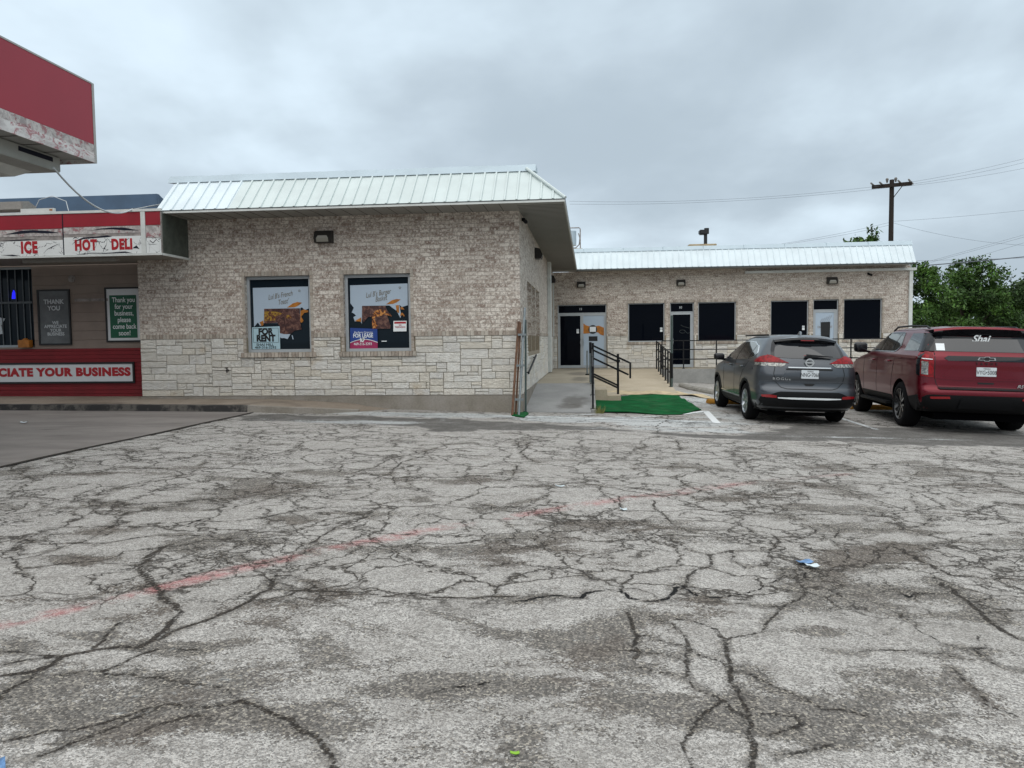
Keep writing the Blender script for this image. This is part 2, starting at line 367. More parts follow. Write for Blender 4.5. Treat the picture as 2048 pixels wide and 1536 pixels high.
simple('frame_black', '#101214', .5); simple('neon', '#2020ff', .5)
MATS['neon'].node_tree.nodes['Principled BSDF'].inputs['Emission Color'].default_value = (.02, .02, 1, 1); MATS['neon'].node_tree.nodes['Principled BSDF'].inputs['Emission Strength'].default_value = .8
simple('poster_white', '#a9b8c6', .4); simple('poster_orange', '#a8681c', .5, nz=.25, nsc=9); simple('poster_ink', '#6f6450', .6)
simple('sign_pale', '#a7c3cc', .5); simple('sign_blue', '#1c3e86', .45, nz=.1, nsc=8); simple('sign_pink', '#9a2455', .45, nz=.1, nsc=8)
for nm, st_ in (('food_toast', [(0, '#8a6a1c'), (.35, '#a8862c'), (.6, '#6b3a22'), (1, '#3a1d18')]), ('food_burger', [(0, '#1e1410'), (.4, '#5a2c16'), (.65, '#b0651e'), (1, '#d7a05a')]), ('food_dark', [(0, '#2b1716'), (.5, '#4c2a26'), (1, '#7b5a4c')])):
    m, t = newmat(nm); co = t.coord(); t.pbsdf(Base_Color=t.ramp(t.ss(t.noise(co, 14, 5, .6, 1), .3, .7), st_), Roughness=.45)
simple('leaf_green', '#7fae2a', .5); simple('litter_white', '#c7d2d6', .6); simple('litter_blue', '#5b7fa8', .5, nz=.3, nsc=40)
simple('weed', '#6e6d3e', .9); simple('cable_white', '#b8bdbf', .5); simple('cable_dark', '#565c64', .6); simple('insulator', '#6d6a66', .4)
m, t = newmat('foliage'); co = t.coord(); c = t.attr('Col', 'Color')
n = t.noise(co, .6, 3, .5)
b = t.mix(t.ss(n, .35, .65), lin('#2a4020'), lin('#42602a')); b = t.mix(1., b, c, 'MULTIPLY')
nd = t.pbsdf(Base_Color=b, Roughness=.6, Specular_IOR_Level=.3); nd.inputs['Subsurface Weight'].default_value = 0
simple('bark', '#3b3129', .95, nz=.3, nsc=6, bump=.02)
m, t = newmat('road_paint'); co = t.geo(); n = t.noise(co, 14, 5, .7); n2 = t.noise(co, 1.2, 3, .6)
al = t.ss(t.m('ADD', t.m('MULTIPLY', n, .6), t.m('MULTIPLY', n2, .5)), .42, .58)
b_ = t.pbsdf(Base_Color=lin('#c9cdcd'), Roughness=.8, Alpha=al)
m, t = newmat('road_paint_fresh'); co = t.geo(); n = t.noise(co, 14, 5, .7); n2 = t.noise(co, 1.2, 3, .6)
al = t.ss(t.m('ADD', t.m('MULTIPLY', n, .6), t.m('MULTIPLY', n2, .5)), .32, .46)
b_ = t.pbsdf(Base_Color=lin('#d5d8d8'), Roughness=.8, Alpha=al)
# ------------------------------------------------------------------ ground: one sheet to the horizon, worn asphalt
CRACKS = """1.5 .7 -5.20,10.05 -4.96,10.09 -4.57,10.27 -4.04,10.28 -2.93,10.21 -2.84,9.94 -2.90,9.54 -3.17,8.87
1.5 .7 -4.97,9.41 -4.30,9.30 -3.70,9.34 -3.40,9.18 -3.18,8.87 -3.12,8.66
2 .8 -3.56,8.82 -3.47,8.40 -3.40,8.02 -3.41,7.87 -3.66,7.63 -3.58,7.25 -3.74,7.14 -3.67,6.67 -3.65,6.52
1.5 .7 -3.40,8.02 -2.79,8.01 -2.41,7.81 -2.16,7.66
2.5 .8 -4.77,8.35 -4.42,7.75
2 .8 -4.15,6.09 -4.01,6.06 -3.82,6.22 -3.46,6.44
1.5 .7 -0.60,10.71 -0.87,10.52 -1.14,9.85 -1.40,9.40 -1.53,9.03 -2.18,8.91
2 .8 -1.14,9.85 -1.12,9.44 -1.33,8.93 -1.32,8.11 -1.18,7.57 -0.84,7.24 -0.68,7.05
2 .8 -2.18,8.91 -1.95,8.68 -1.90,8.20 -1.75,8.14 -1.56,8.56 -1.53,9.03
1.5 .7 -2.09,7.41 -1.91,7.69 -1.44,7.88 -1.32,8.11
1.5 .7 -2.43,6.35 -2.30,6.60 -2.11,7.05 -1.97,7.42
2 1.4 -2.49,5.75 -2.52,5.86 -2.49,5.99 -2.37,5.93 -2.19,5.97 -1.96,6.21 -1.63,6.52
1.5 .9 -1.63,6.52 -1.22,6.65 -0.82,7.01 -0.01,7.23
2 1.2 -2.92,5.25 -2.77,5.37 -2.65,5.48 -2.40,5.53 -2.12,5.54
2 1 -3.38,4.95 -3.36,5.07 -3.37,5.22 -3.47,5.34 -3.29,5.23 -2.92,5.25
3 1 -2.44,5.20 -2.40,5.02 -2.36,4.74 -2.27,4.60 -2.12,4.42 -1.97,4.17
2 .8 -3.06,4.97 -2.77,4.88 -2.55,4.81 -2.39,4.79 -2.42,5.14 -2.38,5.30
1.5 .7 -2.47,6.34 -2.83,6.31 -3.23,6.36 -3.48,6.64
1.5 .8 -3.48,6.64 -3.15,6.19 -3.07,5.70 -3.06,5.34
2 .9 -1.87,5.09 -1.77,4.95 -1.66,4.85 -1.47,4.63 -1.45,4.44
1.5 .8 -1.47,4.63 -1.31,4.59 -1.18,4.46 -1.10,4.37
1.5 .7 -1.43,5.27 -1.39,5.15 -1.53,4.97 -1.66,4.85
2 .8 -1.93,5.30 -1.70,5.35 -1.45,5.37 -1.41,5.62 -1.32,6.09 -1.15,6.28
1.5 .7 -1.97,7.42 -1.72,7.39 -1.43,7.54 -1.18,7.57
1.2 .6 -2.88,14.61 -2.36,11.76 -2.48,10.73 -2.95,10.53
1.2 .6 -3.80,11.67 -3.77,10.79 -3.85,10.51 -3.68,10.24
1.5 .7 -1.32,8.67 -1.13,8.29 -1.10,7.71 -0.88,7.35
3 1 -2.01,4.25 -1.77,3.99 -1.77,3.84 -1.75,3.75 -1.78,3.53 -1.96,3.49 -2.07,3.41 -2.06,3.31 -2.21,3.20
1.5 .8 -2.23,4.60 -2.08,4.38 -2.01,4.25
2.5 1 -1.73,3.62 -1.70,3.75 -1.60,3.89 -1.55,4.00 -1.47,4.20 -1.43,4.37 -1.47,4.55
2.5 1 -1.43,4.38 -1.10,4.37 -0.81,4.34 -0.52,4.34 -0.23,4.30 -0.01,4.34
1.5 .8 -1.23,4.52 -1.18,4.43 -1.29,4.29 -1.41,4.16
1.5 .8 -2.38,3.45 -2.19,3.42 -2.08,3.41
2 .9 -2.02,3.83 -2.01,3.67 -1.98,3.52
1.5 .9 -1.97,3.22 -1.81,3.26 -1.76,3.23 -1.46,3.19 -1.38,3.16 -1.29,3.16 -1.17,3.07 -1.12,3.03
1.5 .8 -1.81,3.26 -1.74,3.44 -1.67,3.53 -1.48,3.51
1.2 .9 -1.12,3.02 -1.17,2.99 -1.45,2.96 -1.65,2.77 -1.86,2.68
1.2 .9 -1.69,2.58 -1.60,2.69 -1.50,2.82 -1.43,2.94
2.5 1 -1.12,3.03 -1.04,2.99 -0.95,2.92 -0.82,2.81 -0.65,2.61 -0.63,2.56
1 1.5 -0.36,3.13 -0.30,3.18 -0.17,3.21 -0.12,3.24
2 .9 -2.07,2.99 -2.07,3.15 -2.06,3.31
1.2 .8 -1.41,2.75 -1.37,2.82 -1.27,2.90 -1.16,2.91
1.5 .8 -2.27,3.31 -2.19,3.37 -2.10,3.40
2.2 1.8 -0.01,4.25 0.13,4.33 0.25,4.38 0.39,4.33 0.49,4.47 0.63,4.49 0.67,4.35 0.79,4.30 0.89,4.36 0.98,4.57 1.04,4.60 1.08,4.42 1.20,4.40
1.6 1.2 1.20,4.40 1.32,4.46 1.51,4.58 1.67,4.76 1.77,4.87
2 .9 0.62,4.11 0.62,3.94 0.62,3.77 0.58,3.65 0.55,3.50
1.5 .9 0.74,4.06 0.84,3.96 0.87,3.82 0.84,3.63 0.80,3.46 0.77,3.33
2 1 0.87,4.03 1.01,3.95 1.05,3.90 1.05,3.73 1.01,3.55 0.97,3.36 0.95,3.08 0.93,2.92 0.83,2.61
1.2 .9 0.60,3.81 0.73,3.73 0.84,3.66 0.89,3.55 0.98,3.44
1.2 .9 0.40,3.61 0.59,3.59 0.74,3.54 0.80,3.49
1.2 .9 0.56,3.42 0.66,3.37 0.76,3.30 0.78,3.21 0.87,3.12 0.81,3.05 0.71,2.91 0.66,2.83 0.62,2.60
1.5 .9 0.87,3.12 0.88,3.03 0.93,2.95
1.5 .9 1.07,3.77 1.21,3.84 1.32,3.95 1.43,4.12 1.56,4.30 1.68,4.41 1.77,4.58 1.78,4.67 1.84,4.70
1.5 .9 0.97,3.39 1.06,3.37 1.13,3.25 1.21,3.16 1.27,3.05 1.41,3.01
1.2 .9 1.51,3.68 1.63,3.64 1.84,3.68 2.07,3.66 2.18,3.58
1.2 .9 2.04,3.49 2.02,3.26 1.98,3.12 2.06,3.02
1.5 1.3 2.35,4.61 2.36,4.48 2.47,4.57 2.60,4.56
3 .9 2.73,4.78 2.69,4.50 2.65,4.24 2.60,3.98 2.62,3.85
1.2 .8 1.56,4.30 1.41,4.25 1.24,4.32
1.5 .9 0.97,2.84 1.05,2.88 1.13,2.92 1.13,2.98 0.99,3.00
1.2 .9 0.95,2.70 1.04,2.72 1.18,2.78
1.2 .8 2.18,4.22 2.14,3.92 2.18,3.76 2.31,3.74
1.2 .8 2.42,3.90 2.27,3.64 2.31,3.48 2.38,3.48
1.2 .8 2.65,4.24 2.93,4.30
2.5 .9 0.24,10.89 0.20,10.39 0.10,9.92 0.18,9.41 0.32,9.15
2 .8 0.05,8.93 -0.01,8.27
1.5 .7 1.18,10.30 0.97,9.93 0.84,9.50
2.5 .9 3.16,15.41 2.94,14.43 2.58,13.53 2.38,12.42
2 .9 2.48,11.52 2.32,10.46
1.5 .7 2.95,10.55 2.99,9.89 2.85,9.02 2.95,8.78 3.37,8.51 3.81,8.26 4.57,8.35
1.2 .7 3.83,11.18 3.81,10.92 3.13,10.58 2.44,10.60 1.63,10.60
1.5 .7 1.79,8.40 1.99,8.66 2.39,8.55 2.95,8.78
2 .8 1.79,8.40 1.80,7.83 1.91,7.65 1.70,7.38 1.34,7.29 1.02,7.25 0.81,7.53
1.5 .8 1.02,7.25 0.97,6.92 0.96,6.66
2 .8 1.31,7.11 1.27,6.79 1.31,6.41 1.31,6.24
1.5 .8 1.70,7.38 1.74,7.16 2.04,7.30 2.17,7.09 2.13,6.67 1.82,6.37 1.45,6.29 1.32,6.28 1.18,6.45
1.5 .8 2.13,6.67 2.41,6.65 2.51,6.34 2.65,6.18 3.04,6.13 3.57,6.35
2 .9 0.93,5.92 1.02,5.67 1.17,5.47 1.38,5.30 1.50,5.37 1.58,5.44 1.86,5.46 2.00,5.67 2.03,5.86
1.2 .8 0.93,5.92 1.24,6.06 1.38,6.00 1.97,5.97 2.05,5.86
1.2 .8 -0.01,6.04 0.39,6.12 0.96,6.12 1.18,6.45
1.5 .8 1.17,5.83 1.20,5.61 1.26,5.48
1.8 .9 1.38,5.30 1.33,5.06 1.19,4.94 1.09,4.72 1.01,4.53
1.5 .9 1.58,5.44 1.50,5.18 1.54,5.01 1.71,5.08 1.86,5.46
1.5 .9 0.62,4.46 0.75,4.80 0.97,4.92 1.19,4.94 1.32,5.03
1.5 .8 1.99,5.67 2.20,5.80 2.45,6.09 2.40,6.33
1.5 .9 2.42,6.00 2.42,5.64 2.55,5.58 2.71,5.52 2.87,5.67
1.5 .7 3.42,7.68 3.38,7.32 3.52,7.11 3.70,6.92 4.03,7.62 4.18,8.02
1.5 .8 3.70,6.92 3.68,6.62 3.44,6.33 3.13,6.14
1.2 .7 4.93,10.84 4.83,10.47
1.5 .8 5.22,11.01 5.03,10.39
1.5 .8 4.33,7.53 4.26,6.97 4.54,6.70
3 .9 2.83,5.60 2.85,5.22 2.87,4.94 3.31,4.87
1.5 .9 2.44,5.50 2.28,5.18 2.35,5.07 2.52,5.26 2.71,5.52
2 1.3 1.73,5.03 1.79,5.00 1.90,4.99 1.88,4.77
1.2 .7 3.13,6.14 3.25,6.00 3.64,6.11 4.08,6.02
1.2 .7 2.86,5.54 3.25,5.77 3.67,5.99 4.17,6.15
2 .7 6.80,15.43 5.22,14.44 3.64,14.56
2 .7 10.23,15.17 8.47,15.15 6.95,15.31
1.2 .7 -0.01,7.97 0.51,7.89 1.06,7.75 1.57,7.49
1.2 .7 -2.17,7.70 -1.17,7.82 -0.01,7.97
1.5 .7 -0.01,8.12 -0.09,7.94 -0.01,7.83
1.2 .7 5.28,8.89 5.11,8.56 4.71,8.15 4.31,7.97
1.2 .7 2.37,5.77 2.55,5.94 2.70,6.11
1.5 .8 -3.26,4.84 -3.14,4.96 -3.10,5.15 -2.96,5.49 -3.10,5.93"""
PATCHES = """-4.15,8.42,0.47,0.47,.8
-4.97,7.70,0.38,0.40,.8
-2.15,8.02,0.26,0.17,.8
-2.55,7.31,0.40,0.29,.8
-1.04,6.94,0.27,0.17,1
-2.17,5.42,0.30,0.19,1
-1.81,5.97,0.17,0.13,1
-2.81,4.87,0.19,0.08,.9
-0.36,5.29,0.46,0.08,.8
-0.12,6.97,0.35,0.17,.7
-0.30,5.94,0.32,0.08,.7
-1.57,8.32,0.21,0.18,.8
-0.94,6.21,0.41,0.10,.5
1.85,9.08,0.34,0.33,.9
4.81,9.11,1.04,0.48,.8
2.97,7.84,0.43,0.34,.9
0.54,5.52,0.56,0.41,.7
2.70,5.02,0.38,0.45,1
2.51,6.91,0.29,0.13,.8
0.03,6.59,0.24,0.29,.7
2.01,7.19,0.20,0.11,.9
0.63,7.71,0.41,0.19,.7
2.34,5.13,0.25,0.18,.8
2.02,4.89,0.27,0.12,1
1.09,11.17,0.38,0.22,.6
2.94,6.13,0.32,0.12,.7
5.61,8.94,0.64,0.36,.5
4.33,7.09,0.65,0.20,.6
-0.52,3.80,0.54,0.26,.85
-0.93,3.67,0.27,0.12,.7
-0.74,2.87,0.19,0.11,1
-0.15,2.77,0.30,0.19,1
-2.03,3.07,0.13,0.15,1
-1.62,2.81,0.32,0.09,.8
-1.14,2.85,0.28,0.07,.8
-0.34,3.23,0.27,0.10,.8
-1.31,3.71,0.15,0.09,.6
-2.33,4.03,0.34,0.11,.6
-0.83,2.60,0.10,0.03,.8
-0.51,2.65,0.18,0.05,.6
-1.70,3.53,0.14,0.06,.8
0.17,3.59,0.31,0.55,.8
0.43,3.16,0.24,0.21,.8
0.17,2.81,0.38,0.11,.7
1.30,2.90,0.52,0.10,1
1.78,2.80,0.24,0.11,.9
2.04,4.55,0.35,0.19,1
1.10,4.28,0.09,0.12,1
2.09,3.61,0.14,0.08,.9
1.67,3.35,0.14,0.10,.6
1.60,3.20,0.08,0.03,.9
2.70,4.14,0.19,0.19,.8
1.02,3.20,0.10,0.14,.7
0.54,2.72,0.19,0.10,.6
1.68,3.90,0.21,0.07,.7
3.13,4.76,0.27,0.10,.7"""
RED = [(-2.68,3.68,.052),(-2.44,3.93,.05),(-2.27,4.11,.04),(-2.08,4.33,.045),(-1.8,4.68,.05),(-1.31,5.22,.05),(-.98,5.51,.055),(-.65,5.86,.055),(-.11,6.25,.05),(.32,6.6,.05),(.8,6.95,.06),(1.49,7.41,.07),(2.16,7.88,.06),(2.69,8.22,.04),(3.92,8.8,.04)]
BAND = [(-4.7,13.75),(-4.26,13.94),(-2.61,13.92),(-.01,13.68),(1.49,12.95),(2.5,12.44),(3.65,12.18),(4.4,12.97),(5.32,14.04),(6.94,13.94),(9.01,13.21),(14,12.6),(13,10.4),(7.83,11.46),(6.04,11.52),(4.94,11.79),(3.91,11.74),(2.92,11.82),(1.45,12.59),(.62,12.58),(-.2,12.24),(-.98,11.9),(-2.22,11.82),(-1.31,12.04),(-1.47,12.42),(-2.76,12.9),(-4.27,12.84),(-4.56,12.48)]
def axis(fine0, step, k, end):
    a = [fine0]; s_ = step
    while a[-1] < end: a.append(a[-1]+max(step, k*abs(a[-1])))
    return a
xp = axis(0., .022, .011, 13.); xs_ = [-v for v in xp[:0:-1]]+xp
ys_ = axis(1.6, .022, .0075, 34.)
far = [20, 35, 60, 110, 220, 450, 900]
xs_ = [-v for v in far[::-1]]+xs_+far
ys_ = [-900, -400, -150, -60, -25, -10, -4, -1, .5]+ys_+[38, 46, 60, 90, 150, 300, 600, 900]
XS, YS = np.array(xs_), np.array(ys_); GX, GY = np.meshgrid(XS, YS)
NXg, NYg = len(XS), len(YS)
slope = lambda X: np.where(X > -5, -.033*np.clip(X, -5, 40), .165+.008*np.clip(-5-X, 0, 60))
GZ = slope(GX)+.003*np.clip(GY, -50, 100)
# gentle unevenness of the old lot
GZ = GZ + .004*np.sin(GX*1.7+GY*.9)*np.sin(GY*1.3-GX*.4)*(np.abs(GX) < 14)*(GY < 12)*(GY > 1)
PX, PY = GX.ravel(), GY.ravel(); near = (np.abs(PX) < 14) & (PY > 1.4) & (PY < 36)
qx, qy = PX[near], PY[near]
ck = np.full(qx.shape, 9.); ckd = np.full(qx.shape, 9.)
for ln_ in CRACKS.split('\n'):
    q = ln_.split(); wd, stg = float(q[0])*.01*.42, float(q[1]); pts = np.array([[float(a) for a in s_.split(',')] for s_ in q[2:]])
    # small zig-zag so no crack is a straight line
    rs = np.random.RandomState(abs(hash(q[2])) % 1000 if 0 else int(abs(pts.sum()*100)) % 9999)
    P_ = [pts[0]]
    for a, b in zip(pts[:-1], pts[1:]):
        L_ = np.hypot(*(b-a)); n_ = max(1, int(L_/.07)); nr = np.array([-(b-a)[1], (b-a)[0]])/max(L_, 1e-6)
        for k_ in range(1, n_+1):
            tt = k_/n_; P_.append(a+(b-a)*tt+nr*rs.normal(0, .016)*(k_ < n_))
    P_ = np.array(P_); lo, hi = P_.min(0)-.35, P_.max(0)+.35
    sel = np.where((qx > lo[0]) & (qx < hi[0]) & (qy > lo[1]) & (qy < hi[1]))[0]
    if not len(sel): continue
    X_, Y_ = qx[sel], qy[sel]; best = np.full(X_.shape, 9.)
    for a, b in zip(P_[:-1], P_[1:]):
        dv = b-a; l2 = dv@dv+1e-9; tt = np.clip(((X_-a[0])*dv[0]+(Y_-a[1])*dv[1])/l2, 0, 1)
        best = np.minimum(best, np.hypot(X_-a[0]-tt*dv[0], Y_-a[1]-tt*dv[1]))
    ck[sel] = np.minimum(ck[sel], best-wd)
    if stg >= 1.2: ckd[sel] = np.minimum(ckd[sel], best-wd*.9*(stg-.6))
dark = np.zeros(qx.shape)
for ln_ in PATCHES.split('\n'):
    cx, cy, rx, ry, s_ = map(float, ln_.split(','))
    dd = np.hypot((qx-cx)/max(rx, .05), (qy-cy)/max(ry, .05)); dark = np.maximum(dark, s_*np.clip(1.30-dd*.62, 0, 1))
red = np.zeros(qx.shape)
for (x0, y0, w0), (x1, y1, w1) in zip(RED[:-1], RED[1:]):
    dv = np.array([x1-x0, y1-y0]); l2 = dv@dv; tt = np.clip(((qx-x0)*dv[0]+(qy-y0)*dv[1])/l2, 0, 1)
    dd = np.hypot(qx-x0-tt*dv[0], qy-y0-tt*dv[1]); red = np.maximum(red, np.clip(1.5-dd/(1.35*(w0+(w1-w0)*tt)), 0, 1))
ins = np.zeros(qx.shape, bool); bdist = np.full(qx.shape, 9.)
for i in range(len(BAND)):
    (x0, y0), (x1, y1) = BAND[i], BAND[(i+1) % len(BAND)]
    c_ = ((y0 > qy) != (y1 > qy)); xi = np.where(c_, (x1-x0)*(qy-y0)/((y1-y0) if y1 != y0 else 1e-9)+x0, -1e9); ins ^= c_ & (qx < xi)
    dv = np.array([x1-x0, y1-y0]); tt = np.clip(((qx-x0)*dv[0]+(qy-y0)*dv[1])/(dv@dv+1e-9), 0, 1); bdist = np.minimum(bdist, np.hypot(qx-x0-tt*dv[0], qy-y0-tt*dv[1]))
band = np.where(ins, bdist, -bdist)
lite = np.zeros(qx.shape)
for cx, cy, rx, ry, s_ in [(-1.2,14.45,2.2,.42,1.),(1.2,14.2,1.6,.5,1.),(3.0,13.9,1.5,.8,.9),(-2.8,13.05,1.7,.35,.55),(4.2,15.6,.7,1.6,.6),(4.4,20,1.6,3.5,.7),(2.9,12.9,1.3,.4,.7),(6.5,12.3,2.5,.12,.5)]:
    dd = np.hypot((qx-cx)/rx, (qy-cy)/ry); lite = np.maximum(lite, s_*np.clip(1.5-dd, 0, 1))
def full(a, dflt): o = np.full(PX.shape, dflt, np.float32); o[near] = a; return o
gm = bpy.data.meshes.new('ground'); nv = NXg*NYg
gm.vertices.add(nv); gm.vertices.foreach_set('co', np.stack([PX, PY, GZ.ravel()], 1).astype(np.float32).ravel())
ii = (np.arange(NYg-1)[:, None]*NXg+np.arange(NXg-1)[None, :]).ravel(); quads = np.stack([ii, ii+1, ii+1+NXg, ii+NXg], 1).astype(np.int32)
gm.loops.add(quads.size); gm.loops.foreach_set('vertex_index', quads.ravel()); gm.polygons.add(len(quads))
gm.polygons.foreach_set('loop_start', np.arange(0, quads.size, 4, dtype=np.int32)); gm.polygons.foreach_set('loop_total', np.full(len(quads), 4, np.int32))
gm.update(calc_edges=True); gm.validate()
for nm, a, df in (('crack', ck, 9.), ('deep', ckd, 9.), ('dark', dark, 0.), ('red', red, 0.), ('band', band, -9.), ('lite', lite, 0.)):
    at = gm.attributes.new(nm, 'FLOAT', 'POINT'); at.data.foreach_set('value', full(a, df))
gm.polygons.foreach_set('use_smooth', [True]*len(quads))
ground = bpy.data.objects.new('ground', gm); COL.objects.link(ground); ground['kind'] = 'structure'
m, t = newmat('asphalt'); P3 = t.geo(); x, y, z = t.sep(P3); P = t.comb(x, y, 0.)
ck_, dp_, dk_, rd_, bd_ = (t.attr(k) for k in ('crack', 'deep', 'dark', 'red', 'band'))
ag = t.nt.nodes.new('ShaderNodeTexVoronoi'); t.set(ag.inputs['Vector'], t.v('ADD', P, t.v('SCALE', t.noise(P, 60, 2, .6, out=1), sc=.008))); ag.inputs['Scale'].default_value = 105
agc = t.sep(ag.outputs['Color']); agd = ag.outputs['Distance']
ag2 = t.nt.nodes.new('ShaderNodeTexVoronoi'); t.set(ag2.inputs['Vector'], P); ag2.inputs['Scale'].default_value = 190
ag2c = t.sep(ag2.outputs['Color'])
n_big = t.noise(P, .55, 5, .6); n_mid = t.noise(P, 3.2, 6, .68, .6); n_fin = t.noise(P, 28, 5, .7); n_f2 = t.noise(t.v('ADD', P, (9, 4, 0)), 11, 5, .7); n_gr = t.noise(P, 75, 3, .7)
n_pat = t.noise(t.v('ADD', t.v('MULTIPLY', P, (.8, 1.25, 1.)), (31, 7, 0)), 1.15, 9, .68, .5)
C5 = lambda n, k: t.m('MULTIPLY', t.m('SUBTRACT', n, .5), k)
# worn mask: where the pale film is gone and the gritty binder shows
dmask = t.m('ADD', t.m('MULTIPLY', dk_, .66), C5(n_pat, 5.6)); dmask = t.m('ADD', dmask, t.m('MULTIPLY', t.m('POWER', 2.718, t.m('MULTIPLY', t.m('MAXIMUM', ck_, 0.), -9.)), .30)); dmask = t.m('ADD', dmask, t.ss(y, 3., 5.5, .10, .0)); dmask = t.m('ADD', dmask, C5(n_fin, 1.1)); dmask = t.m('ADD', dmask, C5(agc[2], .42))
dmask = t.ss(dmask, .44, .62)
cw = t.m('ADD', ck_, C5(n_fin, .030)); cw = t.m('ADD', cw, C5(n_f2, .022)); cw = t.m('ADD', cw, C5(n_gr, .022))
cmask = t.ss(cw, -.002, .006, 1, 0); halo = t.ss(t.m('ADD', t.m('ADD', ck_, C5(n_mid, .30)), t.m('ADD', C5(n_fin, .10), C5(agc[2], .03))), -.01, .035, 1, 0)
# interlocking crazing between the main cracks, jagged by fine noise
jag = t.v('ADD', t.v('SCALE', t.v('SUBTRACT', t.noise(P, 2.0, 4, .6, out=1), (.5, .5, .5)), sc=.55), t.v('SCALE', t.v('SUBTRACT', t.noise(P, 16, 4, .7, out=1), (.5, .5, .5)), sc=.085))
wv = t.v('ADD', P, jag)
def craze(off, sc, thr, w0, w1, ms):
    e = t.vor(t.v('ADD', wv, off), sc, 'DISTANCE_TO_EDGE'); k = t.ss(t.noise(t.v('ADD', P, off), ms, 4, .6), thr, thr+.07)
    e = t.m('ADD', e, C5(n_gr, .02*sc*.5)); return t.m('MULTIPLY', t.ss(e, w0, w1, 1, 0), k), t.m('MULTIPLY', t.ss(t.m('ADD', e, C5(n_mid, .12*sc)), 0., .035*sc, 1, 0), k)
h1, g1 = craze((0, 0, 0), 1.05, .27, .004, .013, .35); h2, g2 = craze((5, 5, 0), 2.6, .45, .008, .026, .7); h3, g3 = craze((11, 3, 0), 5.5, .54, .014, .05, .8)
hair = t.m('MAXIMUM', h1, t.m('MAXIMUM', h2, h3)); ghal = t.m('MAXIMUM', g1, t.m('MULTIPLY', g2, .8))
inlot = t.m('MULTIPLY', t.ss(bd_, -8., -7.5), t.ss(bd_, -.3, .05, 1, .15))
hair = t.m('MULTIPLY', hair, inlot); ghal = t.m('MULTIPLY', ghal, inlot)
pale = t.mix(t.ss(agc[0], .1, .9), lin('#85827e'), lin('#c4c0ba')); pale = t.mix(t.ss(ag2c[0], .55, .95, 0, .5), pale, lin('#dfdcd6')); pale = t.mix(t.ss(ag2c[1], .70, .95, 0, .6), pale, lin('#4f4a45')); pale = t.mix(t.ss(agc[2], .84, .95, 0, .45), pale, lin('#57524c'))
pale = t.mix(t.ss(n_big, .35, .65, 0, .3), pale, lin('#8f8b85')); pale = t.mix(t.ss(n_f2, .44, .66, 0, .34), pale, lin('#76716b')); pale = t.mix(t.ss(n_mid, .5, .62, 0, .28), pale, lin('#7a756f'))
drk = t.mix(t.ss(agc[1], .3, .95), lin('#3f3c38'), lin('#827c74')); drk = t.mix(t.ss(agc[0], .84, .95), drk, lin('#aaa294')); drk = t.mix(t.ss(n_f2, .42, .64, 0, .4), drk, lin('#352f2a'))
base = t.mix(t.m('MULTIPLY', dmask, .78), pale, drk)
base = t.mix(t.m('MULTIPLY', t.m('MAXIMUM', halo, ghal), .62), base, drk)
brn = t.m('MULTIPLY', t.m('MULTIPLY', dmask, t.ss(t.noise(t.v('ADD', P, (21, 3, 0)), .9, 3), .50, .60)), .30)
base = t.mix(brn, base, lin('#4a3b30'))
rmask = t.m('MULTIPLY', t.m('MULTIPLY', t.m('MULTIPLY', rd_, t.ss(y, 7.2, 8.6, 1., .45)), t.ss(t.m('ADD', t.m('MULTIPLY', n_f2, .6), t.m('MULTIPLY', t.noise(P, 1.4, 3, .6), .9)), .60, 1.0)), .72)
base = t.mix(rmask, base, t.mix(t.ss(ag2c[0], .3, .8), lin('#a3434a'), lin('#cf9490')))
bm_ = t.ss(t.m('ADD', bd_, t.m('MULTIPLY', t.m('SUBTRACT', n_pat, .5), 1.6)), -.06, .06)
bandc = t.mix(agc[0], lin('#4a4845'), lin('#6e6b67')); bandc = t.mix(t.ss(n_mid, .45, .6, 0, .35), bandc, lin('#83817d'))
base = t.mix(bm_, base, bandc)
lt_ = t.ss(t.m('ADD', t.attr('lite'), t.m('ADD', C5(n_pat, 2.5), C5(n_fin, 1.2))), .35, .75, 0, .8)
base = t.mix(lt_, base, t.mix(agc[0], lin('#9fa2a2'), lin('#cfd2d1')))
cc = t.mix(t.ss(agc[0], .6, .9), lin('#26211c'), lin('#4a433b'))
base = t.mix(t.m('MULTIPLY', hair, .82), base, cc)
base = t.mix(t.m('MULTIPLY', cmask, .92), base, cc)
deep = t.ss(t.m('ADD', dp_, t.m('MULTIPLY', t.m('SUBTRACT', n_f2, .5), .02)), -.002, .004, 1, 0)
base = t.mix(deep, base, (.006, .006, .006, 1))
hgt = t.m('ADD', t.m('MULTIPLY', agd, -1.2), t.m('MULTIPLY', n_fin, .8)); hgt = t.m('SUBTRACT', hgt, t.m('MULTIPLY', t.m('MAXIMUM', cmask, hair), 1.2)); hgt = t.m('SUBTRACT', hgt, t.m('MULTIPLY', deep, 4.)); hgt = t.m('SUBTRACT', hgt, t.m('MULTIPLY', dmask, .35))
t.pbsdf(Base_Color=base, Roughness=.88, Specular_IOR_Level=.25, Normal=t.bump(hgt, .006, .9))
gm.materials.append(MATS['asphalt'])
